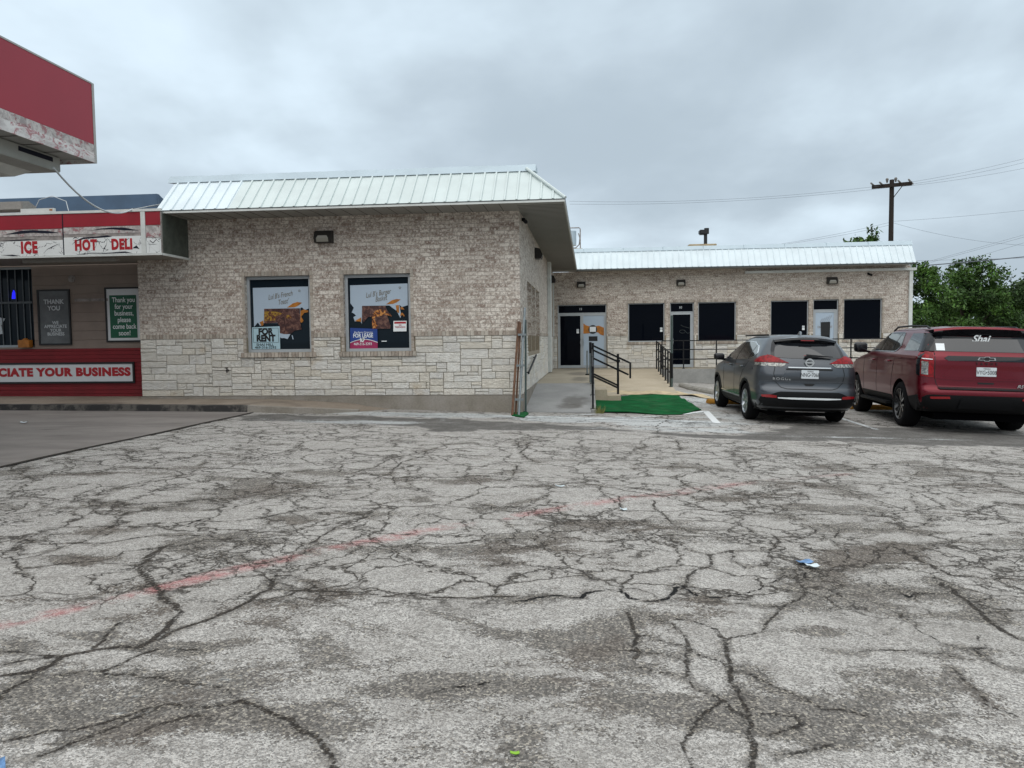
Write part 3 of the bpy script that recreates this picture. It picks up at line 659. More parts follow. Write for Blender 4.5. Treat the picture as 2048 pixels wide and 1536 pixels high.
# ---- painted lines (worn), laid 4 mm over the asphalt
def line(name, p0, p1, w_, mat='road_paint'):
    p0, p1 = Vector(p0), Vector(p1); dv = (p1-p0).normalized(); nr = Vector((-dv.y, dv.x))*w_/2; b = MB(); N_ = 12
    for i in range(N_):
        a, c = p0.lerp(p1, i/N_), p0.lerp(p1, (i+1)/N_)
        b.face([(q.x, q.y, gz(q.x, q.y)+.008) for q in (a-nr, c-nr, c+nr, a+nr)])
    o = b.build(name, mat, fix=False); o['kind'] = 'structure'; return o
for a, b, w_, m_ in [((-2.98,14.49),(.05,14.29),.09,0),((-1.21,14.78),(.05,14.38),.08,0),((.28,14.25),(1.65,15.19),.09,0),((.14,14.40),(2.84,14.16),.09,0),((1.25,14.09),(2.93,15.07),.09,0),((2.92,14.16),(3.75,14.1),.09,0),((3.46,15.57),(4.16,16.38),.16,1),((4.18,16.45),(3.77,13.99),.14,1),((6.73,16.0),(6.48,13.48),.1,0),((2.0,14.78),(3.66,14.05),.09,0),((-2.7,14.62),(.02,14.55),.07,0),((4.6,19.0),(5.5,19.24),.1,0),((4.75,20.0),(5.7,20.2),.1,0),((4.85,21.31),(5.9,21.39),.1,0)]:
    line('painted_line', a, b, w_, 'road_paint_fresh' if m_ else 'road_paint')
# ---- station apron: darker concrete slab under the canopy
m, t = newmat('apron'); co = t.geo(); n = t.noise(t.v('MULTIPLY', co, (1., 2.5, 1.)), .7, 6, .62, .7); n2 = t.noise(co, 35, 4, .7)
b = t.mix(t.ss(n, .35, .65), lin('#6a6460'), lin('#7d7772')); b = t.mix(t.ss(t.noise(t.v('MULTIPLY', co, (1., 3., 1.)), 1.2, 5, .6), .62, .72, 0, .6), b, lin('#4a4541')); b = t.mix(t.ss(n2, .3, .8, 0, .25), b, lin('#7d7873'))
t.pbsdf(Base_Color=b, Roughness=.8, Specular_IOR_Level=.3, Normal=t.bump(n2, .003))
b = MB(); rr = random.Random(3)
edge = [(-4.83+rr.uniform(-.03, .03)-.2*k/14, -1.56-k*.9) for k in range(15)]
for i in range(14):
    (x0, y0), (x1, y1) = edge[i], edge[i+1]
    for j, (xa, xb) in enumerate([(0, -1.2), (-1.2, -3), (-3, -6), (-6, -12), (-12, -20)]):
        q = [(x0+xa if j else x0, y0), (-5+xb, y0), (-5+xb, y1), (x1 if not j else -5+xa, y1)]
        if j: q[0] = (-5+xa, y0)
        b.face([(*p_, gl(*p_)+.012) for p_ in q])
o = struct_l(b.build('apron', 'apron'))

b = MB()
for i in range(14):
    (x0, y0), (x1, y1) = edge[i], edge[i+1]
    for k in range(6):
        a_, c_ = k/6, (k+1)/6; xa, ya, xb, yb = x0+(x1-x0)*a_, y0+(y1-y0)*a_, x0+(x1-x0)*c_, y0+(y1-y0)*c_; w0 = rr.uniform(.008, .035)
        b.face([(xa-.012, ya, gl(xa, ya)+.016), (xa+w0, ya, gl(xa, ya)+.010), (xb+w0, yb, gl(xb, yb)+.010), (xb-.012, yb, gl(xb, yb)+.016)])
struct_l(b.build('expansion_joint', 'expansion_joint', fix=False))
# ------------------------------------------------------------------ kerb, sidewalk, ramp, walkway
def swz(x): return float(np.interp(x, [-20, -8, -5, -3.6, -2.7, 0], [.42, .37, .345, .27, .17, .04]))
b = MB(); st_ = [-20, -16, -12.5, -10, -8, -6.5, -5, -4.3, -3.6, -3.1]
for x0, x1 in zip(st_[:-1], st_[1:]):
    y0, y1 = (-1.5, -1.5) if x1 <= -4 else ((-1.5, -1.35) if x1 <= -3.6 else (-1.35, -.9))
    if abs(x0+4.3) < .01: y0, y1 = -1.5, -1.35
    if abs(x0+3.6) < .01: y0, y1 = -1.35, -.8
    z0, z1 = swz(x0), swz(x1); g0, g1 = gl(x0, y0)-.05, gl(x1, y1)-.05
    if x1 <= -3.6 or True:
        z1k = z1 if x1 < -3.2 else gl(x1, y1)+.03
    b.hexa([(x0, y0+.16, g0-.1), (x1, y1+.16, g1-.1), (x1, .6, g1-.1), (x0, .6, g0-.1), (x0, y0+.16, z0-.022), (x1, y1+.16, z1k-.022), (x1, .6, z1+.0), (x0, .6, z0+.0)])
b.face([(-3.1, -.8, gl(-3.1, -.8)+.006), (-2.4, .3, gl(-2.4, .3)), (-3.1, .3, swz(-3.1))])
struct_l(b.build('sidewalk', 'sidewalk'))
bk, bc = MB(), MB()
for x0, x1 in zip(st_[:-1], st_[1:]):
    y0 = -1.5 if x0 < -4.2 else (-1.35 if x0 > -3.7 else -1.5); y1 = -1.5 if x1 < -4.2 else (-1.35 if x1 < -3.5 else -.8)
    if abs(x1+4.3) < .01: y1 = -1.5
    if abs(x0+4.3) < .01: y0 = -1.5
    q = bk if x1 <= -4.9 else bc; k0 = swz(x0)-.018; k1 = swz(x1)-.018 if x1 < -3.2 else gl(x1, y1)+.03
    q.hexa([(x0, y0, gl(x0, y0)-.1), (x1, y1, gl(x1, y1)-.1), (x1, y1+.16, gl(x1, y1)-.1), (x0, y0+.16, gl(x0, y0)-.1), (x0, y0+.02, k0), (x1, y1+.02, k1), (x1, y1+.16, k1+.006), (x0, y0+.16, k0+.006)])
struct_l(bk.build('kerb', 'kerb_black')); struct_l(bc.build('kerb', 'foundation'))
b = MB(); YR = [.25, 1., 2., 3., 4.15]; DZ = .39
zr = lambda y: float(np.interp(y, [.25, 4.15], [gl(.7, .25)+.02, DZ]))
for y0, y1 in zip(YR[:-1], YR[1:]):
    b.hexa([(.0, y0, -.3), (1.4, y0, -.3), (1.4, y1, -.3), (.0, y1, -.3), (.0, y0, zr(y0)), (1.4, y0, zr(y0)), (1.4, y1, zr(y1)), (.0, y1, zr(y1))])
struct_l(b.build('ramp', 'ramp_concrete'))
# the near slab wears two soft oil stains in its own material: separate slab top for the landing
b = MB(); b.box(0, 1.4, 4.155, 13.97, -.3, DZ); b.box(1.402, 13.3, 12.9, 13.97, -.35, DZ-.003)
struct_l(b.build('walkway', 'deck_concrete'))
b = MB(); b.box(3.88, 13.3, 12.86, 12.898, -.6, DZ-.004); struct_l(b.build('walkway_edge', 'deck_face'))
b = MB()
for y0, y1 in zip([.4, 1.3, 2.3, 3.3, 4.2, 12.85][:-1], [.4, 1.3, 2.3, 3.3, 4.2, 12.85][1:]):
    za, zb = (zr(y0)+.01, zr(min(y1, 4.15))+.01)
    b.hexa([(1.405, y0, -.3), (1.5, y0, -.3), (1.5, y1, -.3), (1.405, y1, -.3), (1.405, y0, za), (1.5, y0, za), (1.5, y1, zb), (1.405, y1, zb)])
struct_l(b.build('ramp_kerb', 'deck_face'))
# tan ramp beside the walkway
b = MB(); ys = [6.9, 8, 9.5, 11, 12.85]
zt_ = lambda y: float(np.interp(y, [6.9, 12.85], [gl(2.8, 6.9)+.015, DZ-.006]))
for y0, y1 in zip(ys[:-1], ys[1:]):
    b.hexa([(1.505, y0, -.4), (3.86, y0, -.4), (3.86, y1, -.4), (1.505, y1, -.4), (1.505, y0, zt_(y0)+.02), (3.86, y0, zt_(y0)-.02), (3.86, y1, zt_(y1)), (1.505, y1, zt_(y1))])
struct_l(b.build('ramp', 'tan_concrete'))
b = MB(); b.box(1.505, 1.8, 3.5, 4.75, -.3, .27); b.box(1.802, 2.13, 3.5, 4.75, -.3, .12)
o = b.build('steps', 'tan_concrete', bevel=.01); struct_l(o)
# ------------------------------------------------------------------ walls with openings
def wall_boxes(b, axis, a0, a1, z0, z1, f, th, ops):
    """boxes filling a0..a1 x z0..z1 around openings (l,r,bottom,top); front at f, thickness th (signed)"""
    ops = sorted([o for o in ops if o[3] > z0 and o[2] < z1]); cur = a0
    def bx(p, q, r, s_):
        if q-p < 1e-4 or s_-r < 1e-4: return
        if axis == 'x': b.box(p, q, f, f+th, r, s_)
        else: b.box(f, f+th, p, q, r, s_)
    for l, r, zb, zt in ops:
        bx(cur, l, z0, z1); bx(l, r, z0, max(z0, zb)); bx(l, r, min(z1, zt), z1); cur = r
    bx(cur, a1, z0, z1)
def stones(b, a0, a1, z0, z1, ops, axis='x', f=0., seed=1, dirn=-1):
    r = random.Random(seed); u = .0665; nz_ = int(round((z1-z0)/u)); du = .07; nx = int((a1-a0)/du); occ = np.zeros((nx, nz_), bool)
    pal = [(.82,.79,.72),(.79,.76,.69),(.85,.83,.77),(.81,.77,.69),(.77,.75,.70),(.83,.80,.73),(.80,.78,.73),(.81,.76,.66)]
    uu = (z1-z0)/nz_; uw = (a1-a0)/nx
    for l, rr_, zb, zt in ops:
        i0, i1 = int(math.floor((l-a0)/uw+.5)), int(math.ceil((rr_-a0)/uw-.5)); j0, j1 = max(0, int(round((zb-z0)/uu))), int(round((zt-z0)/uu))
        occ[max(0, i0):i1, j0:max(0, min(nz_, j1))] = True
    for j in range(nz_):
        for i in range(nx):
            if occ[i, j]: continue
            h_ = r.choice([1, 1, 2, 2, 2, 3]); w_ = r.randint(3, 5+2*h_)
            hh = 1
            while hh < h_ and j+hh < nz_ and not occ[i, j+hh]: hh += 1
            ww = 1
            while ww < w_ and i+ww < nx and not occ[i+ww, j:j+hh].any(): ww += 1
            if i+ww < nx-0 and i+ww+1 >= nx: ww = nx-i
            ww = min(ww, nx-i)
            while ww > 1 and occ[i:i+ww, j:j+hh].any(): ww -= 1
            if ww == 1 and i+1 < nx and not occ[i+1, j:j+hh].any(): ww = 2
            occ[i:i+ww, j:j+hh] = True
            g_ = .0045; k = r.uniform(.9, 1.03); c = r.choice(pal); b.cc = (c[0]*k*.99, c[1]*k*.985, c[2]*k*.985, 1)
            x0, x1 = a0+i*uw+g_, a0+(i+ww)*uw-g_; q0, q1 = z0+j*uu+g_, z0+(j+hh)*uu-g_
            pr = r.uniform(.022, .038); b.gi = sum(x0 > q for q in getattr(b, 'cuts', ()))
            if axis == 'x': b.chbox(x0, x1, f-pr, f+.01, q0, q1, .010, .004)
            else:
                s0 = len(b.v); b.chbox(x0, x1, -pr, .01, q0, q1, .010, .004)
                for q in range(s0, len(b.v)): X_, Y_, Z_ = b.v[q]; b.v[q] = (f-dirn*Y_ if 0 else f-Y_, X_, Z_)
def rowlock(b, a0, a1, z0, z1, y0, y1, bw=.072, axis='x', seed=4):
    r = random.Random(seed); n = max(1, int(round((a1-a0)/bw))); s_ = (a1-a0)/n; b.gi += 1
    for i in range(n):
        k = r.uniform(.7, 1.05); c = r.choice([(.50,.43,.36),(.58,.51,.43),(.42,.35,.29),(.62,.56,.48)]); k *= .82; b.cc = (c[0]*k, c[1]*k, c[2]*k, 1); j = r.uniform(-.003, .003)
        p, q = a0+i*s_+.004, a0+(i+1)*s_-.004
        if axis == 'x': b.box(p, q, y0+j, y1, z0, z1)
        elif axis == 'z': b.box(z0, z1, y0+j, y1, p, q)
        else: b.box(y0+j, y1, p, q, z0, z1)
m, t = newmat('brick_trim'); co = t.coord(); c = t.attr('Col', 'Color')
b_ = t.mix(t.ss(t.noise(co, 25, 4, .7), .4, .7, 0, .4), c, lin('#c9bfb2')); b_ = t.mix(t.ss(t.noise(co, 14, 4, .7), .5, .75, 0, .4), b_, lin('#5c4d43'))
t.pbsdf(Base_Color=b_, Roughness=.9, Specular_IOR_Level=.2, Normal=t.bump(t.noise(co, 60, 3, .7), .004))
def window(parent, x0, x1, z0, z1, y, fw=.05, glass='window_glass', fmat='alu_light', rec=.07, mull=()):
    f = MB(); a, b_ = y+rec, y+rec+.05
    f.box(x0, x1, a, b_, z1-fw, z1); f.box(x0, x1, a, b_, z0, z0+fw); f.box(x0, x0+fw, a, b_, z0+fw, z1-fw); f.box(x1-fw, x1, a, b_, z0+fw, z1-fw)
    for mx in mull: f.box(mx-fw/2, mx+fw/2, a, b_, z0+fw, z1-fw)
    w_ = empty('window'); w_.parent = parent
    f.build('frame', fmat, w_); g = MB(); g.box(x0+fw*.6, x1-fw*.6, a+.025, a+.037, z0+fw*.6, z1-fw*.6); g.build('glass', glass, w_)
    return w_
def door(parent, x0, x1, z0, z1, y, glass='window_glass', fw=.055, handle=1, panel=None, rec=.07):
    d_ = empty('door'); d_.parent = parent; f = MB(); a, b_ = y+rec, y+rec+.045
    f.box(x0, x1, a, b_, z1-fw*1.3, z1); f.box(x0, x1, a, b_, z0+.01, z0+fw*2); f.box(x0, x0+fw, a, b_, z0+fw*2, z1-fw*1.3); f.box(x1-fw, x1, a, b_, z0+fw*2, z1-fw*1.3)
    f.build('frame', 'alu_light', d_); g = MB(); g.box(x0+fw*.6, x1-fw*.6, a+.02, a+.032, z0+fw, z1-fw); g.build('glass', panel or glass, d_)
    if handle:
        hx = x1-.04 if handle > 0 else x0+.04; h = MB(); zc_ = z0+.98; sgn = 1 if handle > 0 else -1
        h.tube([(hx, a-.002, zc_-.14), (hx, a-.06, zc_-.14), (hx-sgn*.02, a-.07, zc_), (hx, a-.06, zc_+.14), (hx, a-.002, zc_+.14)], .011, 8); h.build('handle', 'aluminium', d_, smooth=True)
    return d_
# ================================================================== building A (front wing)
SP = .2241; EZ, RZ, EO, RS = 4.075, 4.77, .93, .75
A = bld('shop_building', 'pale brick and limestone shop wing with white ribbed metal roof and two poster windows', 'building', 'wings of the brick shop building')
WA = [(-5.66, -4.28, 1.30, 2.86), (-3.58, -2.20, 1.30, 2.86)]
SW = [(1.75, 3.0, 1.22, 2.80), (3.15, 4.3, 1.22, 2.8), (4.5, 5.9, 1.22, 2.8)]     # side openings in y
b = MB(); wall_boxes(b, 'x', -7.97, -.002, .40, 1.60, 0., .25, WA); b.build('stone_backing', 'mortar', A)
b = MB(); stones(b, -7.97, .0, .40, 1.595, [(l-.06, r+.06, 1.20, 3) for l, r, _, _ in WA], f=0., seed=11); b.build('stone_veneer', 'stone', A, color=True)
b = MB(); wall_boxes(b, 'x', -7.97, .012, 1.60, 4.06, -.018, .268, [(l-.0, r+.0, zb, zt) for l, r, zb, zt in WA]); b.build('brick_wall', 'brick', A)
b = MB()
segs = [(-7.97, WA[0][0]-.064), (WA[0][1]+.064, WA[1][0]-.064), (WA[1][1]+.064, .014)]
for i, (p_, q_) in enumerate(segs): rowlock(b, p_, q_, 1.597, 1.690, -.036, -.01, seed=i)
for i, (l, r, zb, zt) in enumerate(WA):
    rowlock(b, l-.065, r+.065, zt, zt+.085, -.030, .07, seed=20+i)
    rowlock(b, l-.11, r+.11, zb-.10, zb-.003, -.065, .09, seed=30+i)
    rowlock(b, zb, zt, l-.062, l-.002, -.028, .06, axis='z', seed=40+i); rowlock(b, zb, zt, r+.002, r+.062, -.028, .06, axis='z', seed=50+i)
b.groups('brick_trim', 'brick_trim', A, color=True)
b = MB(); b.box(-7.97, .05, -.06, .25, -.1, .398); b.box(-.2, .05, .252, 4.3, -.1, .398); b.build('foundation', 'foundation', A)
for l, r, zb, zt in WA: window(A, l, r, zb, zt, 0., .062, 'window_glass_clear', rec=.075)
# side wall
b = MB(); wall_boxes(b, 'y', .25, 13.96, .40, 1.60, 0., -.25, SW); b.build('stone_backing', 'mortar', A)
b = MB(); b.cuts = (10.2,); stones(b, .0, 13.9, .40, 1.595, [(l-.1, r+.1, 1.15, 3) for l, r, _, _ in SW]+[(9.9, 10.6, .3, 1.7)], axis='y', f=0., seed=5); b.groups('stone_veneer', 'stone', A, color=True)
b = MB(); wall_boxes(b, 'y', .252, 13.965, 1.60, 4.06, .016, -.26, SW); b.build('brick_wall', 'brick_side', A)
b = MB(); rowlock(b, .0, 1.7, 1.597, 1.69, .034, .0, axis='y', seed=3); rowlock(b, 5.95, 9.95, 1.597, 1.69, .034, .0, axis='y', seed=3); b.groups('brick_trim', 'brick_trim', A, color=True)
for l, r, zb, zt in SW:   # recessed side windows: dark glass behind brick returns
    w_ = empty('window'); w_.parent = A; g = MB(); g.box(-.20, -.12, l, r, zb, zt); g.build('brick_infill', 'brick', w_)
b = MB(); b.box(.018, .13, 9.98, 10.5, .42, 4.05); b.build('downspout', 'trim_white', A, bevel=.01)
b = MB(); b.box(.018, .05, 11.1, 11.7, 2.0, 2.95); b.build('meter_panel', 'frame_black', A)
b = MB(); b.box(-7.97, -7.72, .27, 1.2, .35, 4.05); b.build('side_return', 'brick', A)
# roof: front slope, side slope, ribs
b = MB(); XL = -7.0; tk = .012
def sl(x, t_): return (x, -EO+RS*t_, EZ+(RZ-EZ)*t_)
xm = -6.865+6*SP
b.mi = 0; b.face([sl(XL, 0), sl(xm, 0), sl(xm, 1), sl(XL+.02, 1)])
b.mi = 1; b.face([sl(xm, 0), (EO, -EO, EZ), (EO-RS, -EO+RS, RZ), sl(xm, 1)])
b.face([(EO, -EO, EZ), (EO, 13.3, EZ), (EO-RS, 13.9, RZ), (EO-RS, -EO+RS, RZ)])
rf = b.build('roof', ['roof_white', 'roof_old'], A, fix=False)
b = MB(); nrm = Vector((0, -(RZ-EZ), RS)).normalized()*.024
i = 0; x = XL+.1
while x < EO-.05:
    tmax = 1. if x < EO-RS else (EO-x)/RS; tmax -= .01; b.mi = 0 if x < xm else 1
    p0, p1 = Vector(sl(x, 0)), Vector(sl(x, tmax)); hw = Vector((.014, 0, 0)); hb = Vector((.024, 0, 0))
    b.hexa([p0-hb, p0+hb, p1+hb, p1-hb, p0-hw+nrm, p0+hw+nrm, p1+hw+nrm, p1-hw+nrm]); x += SP
y = -EO+.12; nr2 = Vector(((RZ-EZ), 0, RS)).normalized()*.024; b.mi = 1
while y < 13.2:
    tmax = min(1., (y+EO)/RS)-.01
    p0, p1 = Vector((EO, y, EZ)), Vector((EO-RS*tmax, y, EZ+(RZ-EZ)*tmax)); hw = Vector((0, .014, 0)); hb = Vector((0, .024, 0))
    b.hexa([p0-hb, p0+hb, p1+hb, p1-hb, p0-hw+nr2, p0+hw+nr2, p1+hw+nr2, p1-hw+nr2]); y += SP
b.build('roof_rib', ['roof_white', 'roof_old'], rf)
b = MB(); yy = -EO+RS
xx = [XL-.12]+[XL+.6*k for k in range(1, 12)]+[.36]
for x0, x1 in zip(xx[:-1], xx[1:]):
    j0, j1 = rnd.uniform(-.006, .006), rnd.uniform(-.006, .006)
    b.hexa([(x0, yy-.05, RZ-.015), (x1, yy-.05, RZ-.015), (x1, yy+.5, RZ+.05), (x0, yy+.5, RZ+.05), (x0+.02*(x0 < -7), yy+.01, RZ+.125+j0), (x1, yy+.01, RZ+.125+j1), (x1, yy+.5, RZ+.13), (x0, yy+.5, RZ+.13)])
b.build('ridge_cap', 'galv', rf)
b = MB(); b.tube([(EO+.02, -EO-.01, EZ+.02), (EO-RS, -EO+RS-.03, RZ+.04)], .03, 8); b.build('hip_cap', 'roof_old', rf)
b = MB(); b.box(XL+.1, .1, yy+.52, 13.9, RZ-.3, RZ-.02); b.build('flat_roof', 'trim_dark', rf)
b = MB(); b.box(XL, EO+.005, -EO-.012, -EO+.01, EZ-.05, EZ-.012); b.box(EO-.01, EO+.014, -EO+.012, 13.25, EZ-.05, EZ-.012); b.build('fascia_trim', 'trim_white', A)
b = MB(); b.box(XL, EO+.01, -EO-.016, -EO+.012, EZ-.0115, EZ+.006); b.box(EO-.01, EO+.02, -EO+.014, 13.25, EZ-.0115, EZ+.006); b.build('drip_edge', 'trim_dark', A)
b = MB(); b.box(XL, EO-.012, -EO+.012, -.02, EZ-.04, EZ-.02); b.box(.018, EO-.012, -.018, 13.9, EZ-.04, EZ-.02)
sf = b.build('soffit', 'soffit', A)
b = MB(); x = XL+.3
while x < .0: b.box(x, x+.010, -EO+.03, -.03, EZ-.046, EZ-.0395); x += .305
y = -.6
while y < 13.2: b.box(.03, EO-.03, y, y+.010, EZ-.046, EZ-.0395); y += .15
b.build('soffit_groove', 'soffit_line', sf)
b = MB(); b.tube([(0, 0, 0), (0, -.05, 0), (0, -.09, -.01)], .018, 10); b.tube([(0, -.07, -.05), (0, -.07, .05)], .014, 8); b.tube([(-.035, -.09, .05), (.035, -.09, .05)], .008, 6)
o = b.build('spigot', 'bronze', A); o.location = (-6.06, -.03, .94)
# ================================================================== building B (rear wing)
BY = 13.97
B = bld('shop_building', 'long rear shop wing with dark storefront windows and three glass doors behind the railing', 'building', 'wings of the brick shop building')
OB = [(.19, 2.03, .39, 2.80), (2.84, 4.19, 1.37, 2.82), (4.39, 5.27, .39, 2.82), (5.42, 6.80, 1.37, 2.82), (8.05, 9.41, 1.37, 2.83), (9.57, 10.47, .39, 2.85), (10.65, 12.0, 1.37, 2.85)]
b = MB(); wall_boxes(b, 'x', .002, 12.95, .30, 1.60, BY, .25, OB); b.build('stone_backing', 'mortar', B)
b = MB(); b.cuts = (1.1, 4.83, 10.0); stones(b, .02, 12.95, .39, 1.595, [(l-.03, r+.03, (zb-.09 if zb > 1 else 0), 3) for l, r, zb, zt in OB], f=BY, seed=21); b.groups('stone_veneer', 'stone', B, color=True)
b = MB(); wall_boxes(b, 'x', .02, 12.96, 1.60, 4.03, BY-.018, .268, OB); b.build('brick_wall', 'brick', B)
b = MB()
cuts = [(.02, .14), (2.08, 2.80), (6.86, 8.0), (12.06, 12.95)]
for i, (p_, q_) in enumerate(cuts): rowlock(b, p_, q_, 1.597, 1.69, BY-.036, BY-.01, seed=i)
for i, (l, r, zb, zt) in enumerate(OB):
    rowlock(b, l-.05, r+.05, zt, zt+.09, BY-.030, BY+.07, seed=20+i)
    if zb > 1: rowlock(b, l-.06, r+.06, zb-.10, zb-.003, BY-.06, BY+.09, seed=30+i)
    for q in (l-.062, r+.002): rowlock(b, max(zb, 1.69), zt, q, q+.06, BY-.026, BY+.06, axis='z', seed=40+i)
b.groups('brick_trim', 'brick_trim', B, color=True)
b = MB(); b.box(.25, 12.96, BY+.3, BY+8, -.4, 4.0); b.box(12.72, 12.955, BY+.252, BY+8, -.4, 4.03); b.build('building_core', 'mortar', B)
for k, (l, r, zb, zt) in enumerate(OB):
    if zb > 1: window(B, l, r, zb, zt, BY-.01, .035)
# transoms + doors
def transom(l, r, z0, z1, txt=None):
    w_ = window(B, l, r, z0, z1, BY-.01, .035)
    if txt: text('street_number', txt, ((l+r)/2-.05, BY+.07, (z0+z1)/2), 'letter_silver', w_, size=.12, bold=.01)
transom(.19, 2.03, 2.46, 2.80, '11'); transom(4.39, 5.27, 2.45, 2.82, '10'); transom(9.57, 10.47, 2.45, 2.85)
d1 = door(B, .225, 1.10, .395, 2.455, BY-.01, handle=1); d2 = door(B, 1.105, 1.995, .395, 2.455, BY-.01, handle=-1, panel='poster_white')
b = MB(); b.box(.19, .223, BY+.06, BY+.11, .39, 2.458); b.gi = 1; b.box(1.997, 2.03, BY+.06, BY+.11, .39, 2.458); b.groups('door_jamb', 'alu_light', B)
d3 = door(B, 4.45, 5.20, .395, 2.445, BY-.01, handle=-1)
b = MB(); b.box(4.39, 4.448, BY+.06, BY+.11, .39, 2.448); b.gi = 1; b.box(5.202, 5.27, BY+.06, BY+.11, .39, 2.448); b.groups('door_jamb', 'alu_light', B)
d4 = door(B, 9.62, 10.38, .395, 2.445, BY-.01, handle=0, panel='poster_white')
b = MB(); b.box(9.57, 9.618, BY+.06, BY+.11, .39, 2.448); b.gi = 1; b.box(10.382, 10.47, BY+.06, BY+.11, .39, 2.448); b.groups('door_jamb', 'alu_light', B)
# things stuck on the doors
yf = BY+.055
b = MB(); b.prism([(1.16, 2.10), (1.25, 2.02), (1.40, 1.98), (1.40, 1.72), (1.16, 1.70)], 'y', yf+.018, yf+.024); b.gi = 1; b.prism([(1.62, 1.98), (1.74, 2.00), (1.93, 1.92), (1.93, 1.62), (1.80, 1.66), (1.70, 1.75), (1.62, 1.75)], 'y', yf+.018, yf+.024)
b.groups('orange_sticker', 'poster_orange', d2)
b = MB(); b.lathe([(.0, 0), (.165, 0), (.165, .004), (0, .004)], (1.515, yf+.012, 1.86), 'y', 32); b.build('round_logo', 'frame_black', d2)
b = MB(); b.box(1.40, 1.63, yf+.006, yf+.010, 1.77, 1.96); b.build('paper_notice', 'letter_white', d2)
b = MB(); b.box(1.36, 1.69, yf+.016, yf+.020, 1.42, 1.60); b.build('black_notice', 'letter_black', d2)
def sticker(parent, x, z):
    b = MB(); b.box(x, x+.09, yf+.006, yf+.011, z, z+.075); b.build('sticker', 'letter_white', parent)
    b = MB(); b.box(x, x+.09, yf+.006, yf+.011, z+.085, z+.16); b.build('sticker', 'letter_silver', parent)
sticker(d1, .90, 1.72)
for w_ in [c for c in B.children if c.name.startswith('window')]:
    bb = [v for ch in w_.children for v in (ch.data.vertices[0].co.x,)]
sticker(B, 4.03, 1.74); sticker(B, 9.20, 1.74)
b = MB(); b.prism([(9.86, 2.02), (10.20, 2.03), (10.19, 1.42), (9.88, 1.42)], 'y', yf+.010, yf+.018); b.build('black_bag', 'frame_black', d4)
b = MB()
for k in range(5): b.sqtube((9.85+.07*k, yf+.01, 2.03), (9.93+.07*k+.04*k*.3, yf+.01, 2.16+.03*k), .012, .004)
b.build('logo_strokes', 'torn_grey', d4)
text('door_lettering', 'Dr A     NT', (10.02, yf+.014, 1.84), 'torn_grey', d4, size=.11, bold=.01)
text('door_lettering', '=  •      • =', (10.02, yf+.014, 1.70), 'torn_grey', d4, size=.07, bold=.01)
# scooter-like decal lines on the middle door
b = MB(); b.tube([(4.80, yf+.012, 1.98), (4.90, yf+.012, 1.92), (5.05, yf+.012, 1.88), (5.12, yf+.012, 1.86)], .006, 6); b.tube([(4.86+.09*math.cos(a_)*1.2, yf+.012, 1.74+.06*math.sin(a_)) for a_ in [k*.5 for k in range(12)]], .006, 6); b.tube([(4.92, yf+.012, 1.78), (5.06, yf+.012, 1.66), (5.12, yf+.012, 1.70)], .006, 6)
b.build('decal', 'trim_dark', d3)
# roof B
EB, RB_, YE, YR_ = 4.06, 4.73, BY-.80, BY-.38
b = MB(); b.face([(EO+.02, YE, EB), (12.83, YE, EB), (12.83, YR_, RB_), (.5, YR_, RB_)]); b.face([(12.83, YE, EB), (12.83, BY+.3, EB), (12.83, BY+.3, RB_), (12.83, YR_, RB_)])
rfb = b.build('roof', 'roof_white', B, fix=False)
b = MB(); nrm = Vector((0, -(RB_-EB), YR_-YE)).normalized()*.024; x = EO+.14
while x < 12.82:
    p0, p1 = Vector((x, YE, EB)), Vector((x, YR_, RB_-.005)); hw = Vector((.014, 0, 0)); hb = Vector((.024, 0, 0))
    b.hexa([p0-hb, p0+hb, p1+hb, p1-hb, p0-hw+nrm, p0+hw+nrm, p1+hw+nrm, p1-hw+nrm]); x += SP
b.build('roof_rib', 'roof_white', rfb)
b = MB(); xx = [.55]+[1.2+k*1.45 for k in range(8)]+[12.86]
for x0, x1 in zip(xx[:-1], xx[1:]):
    j = rnd.uniform(-.008, .008); b.hexa([(x0, YR_-.04, RB_-.012), (x1, YR_-.04, RB_-.012), (x1, YR_+.4, RB_), (x0, YR_+.4, RB_), (x0, YR_+.03, RB_+.135+j), (x1-.02, YR_+.03, RB_+.135+j), (x1, YR_+.4, RB_+.14), (x0, YR_+.4, RB_+.14)])
b.build('ridge_cap', 'galv', rfb)
b = MB(); b.box(.5, 12.8, YR_+.41, BY+8, RB_-.3, RB_-.05); b.build('flat_roof', 'trim_dark', rfb)
b = MB(); b.box(EO+.03, 12.80, YE+.015, BY-.02, EB-.04, EB-.015); b.build('soffit', 'soffit', B)
b = MB(); b.box(EO+.03, 12.83, YE-.012, YE+.012, EB-.05, EB-.006); b.build('fascia_trim', 'trim_dark', B)
b = MB(); b.box(7.10, 13.12, BY-.15, BY-.02, 3.84, 3.93); b.build('gutter', 'trim_white', B, bevel=.008)
b = MB(); b.box(12.90, 13.02, BY-.09, BY-.0185, .0, 3.838); b.build('downspout', 'trim_white', B)
b = MB(); b.box(.0, .06, BY-.06, BY-.02, 1.6, 4.0); b.build('corner_trim', 'trim_white', B)
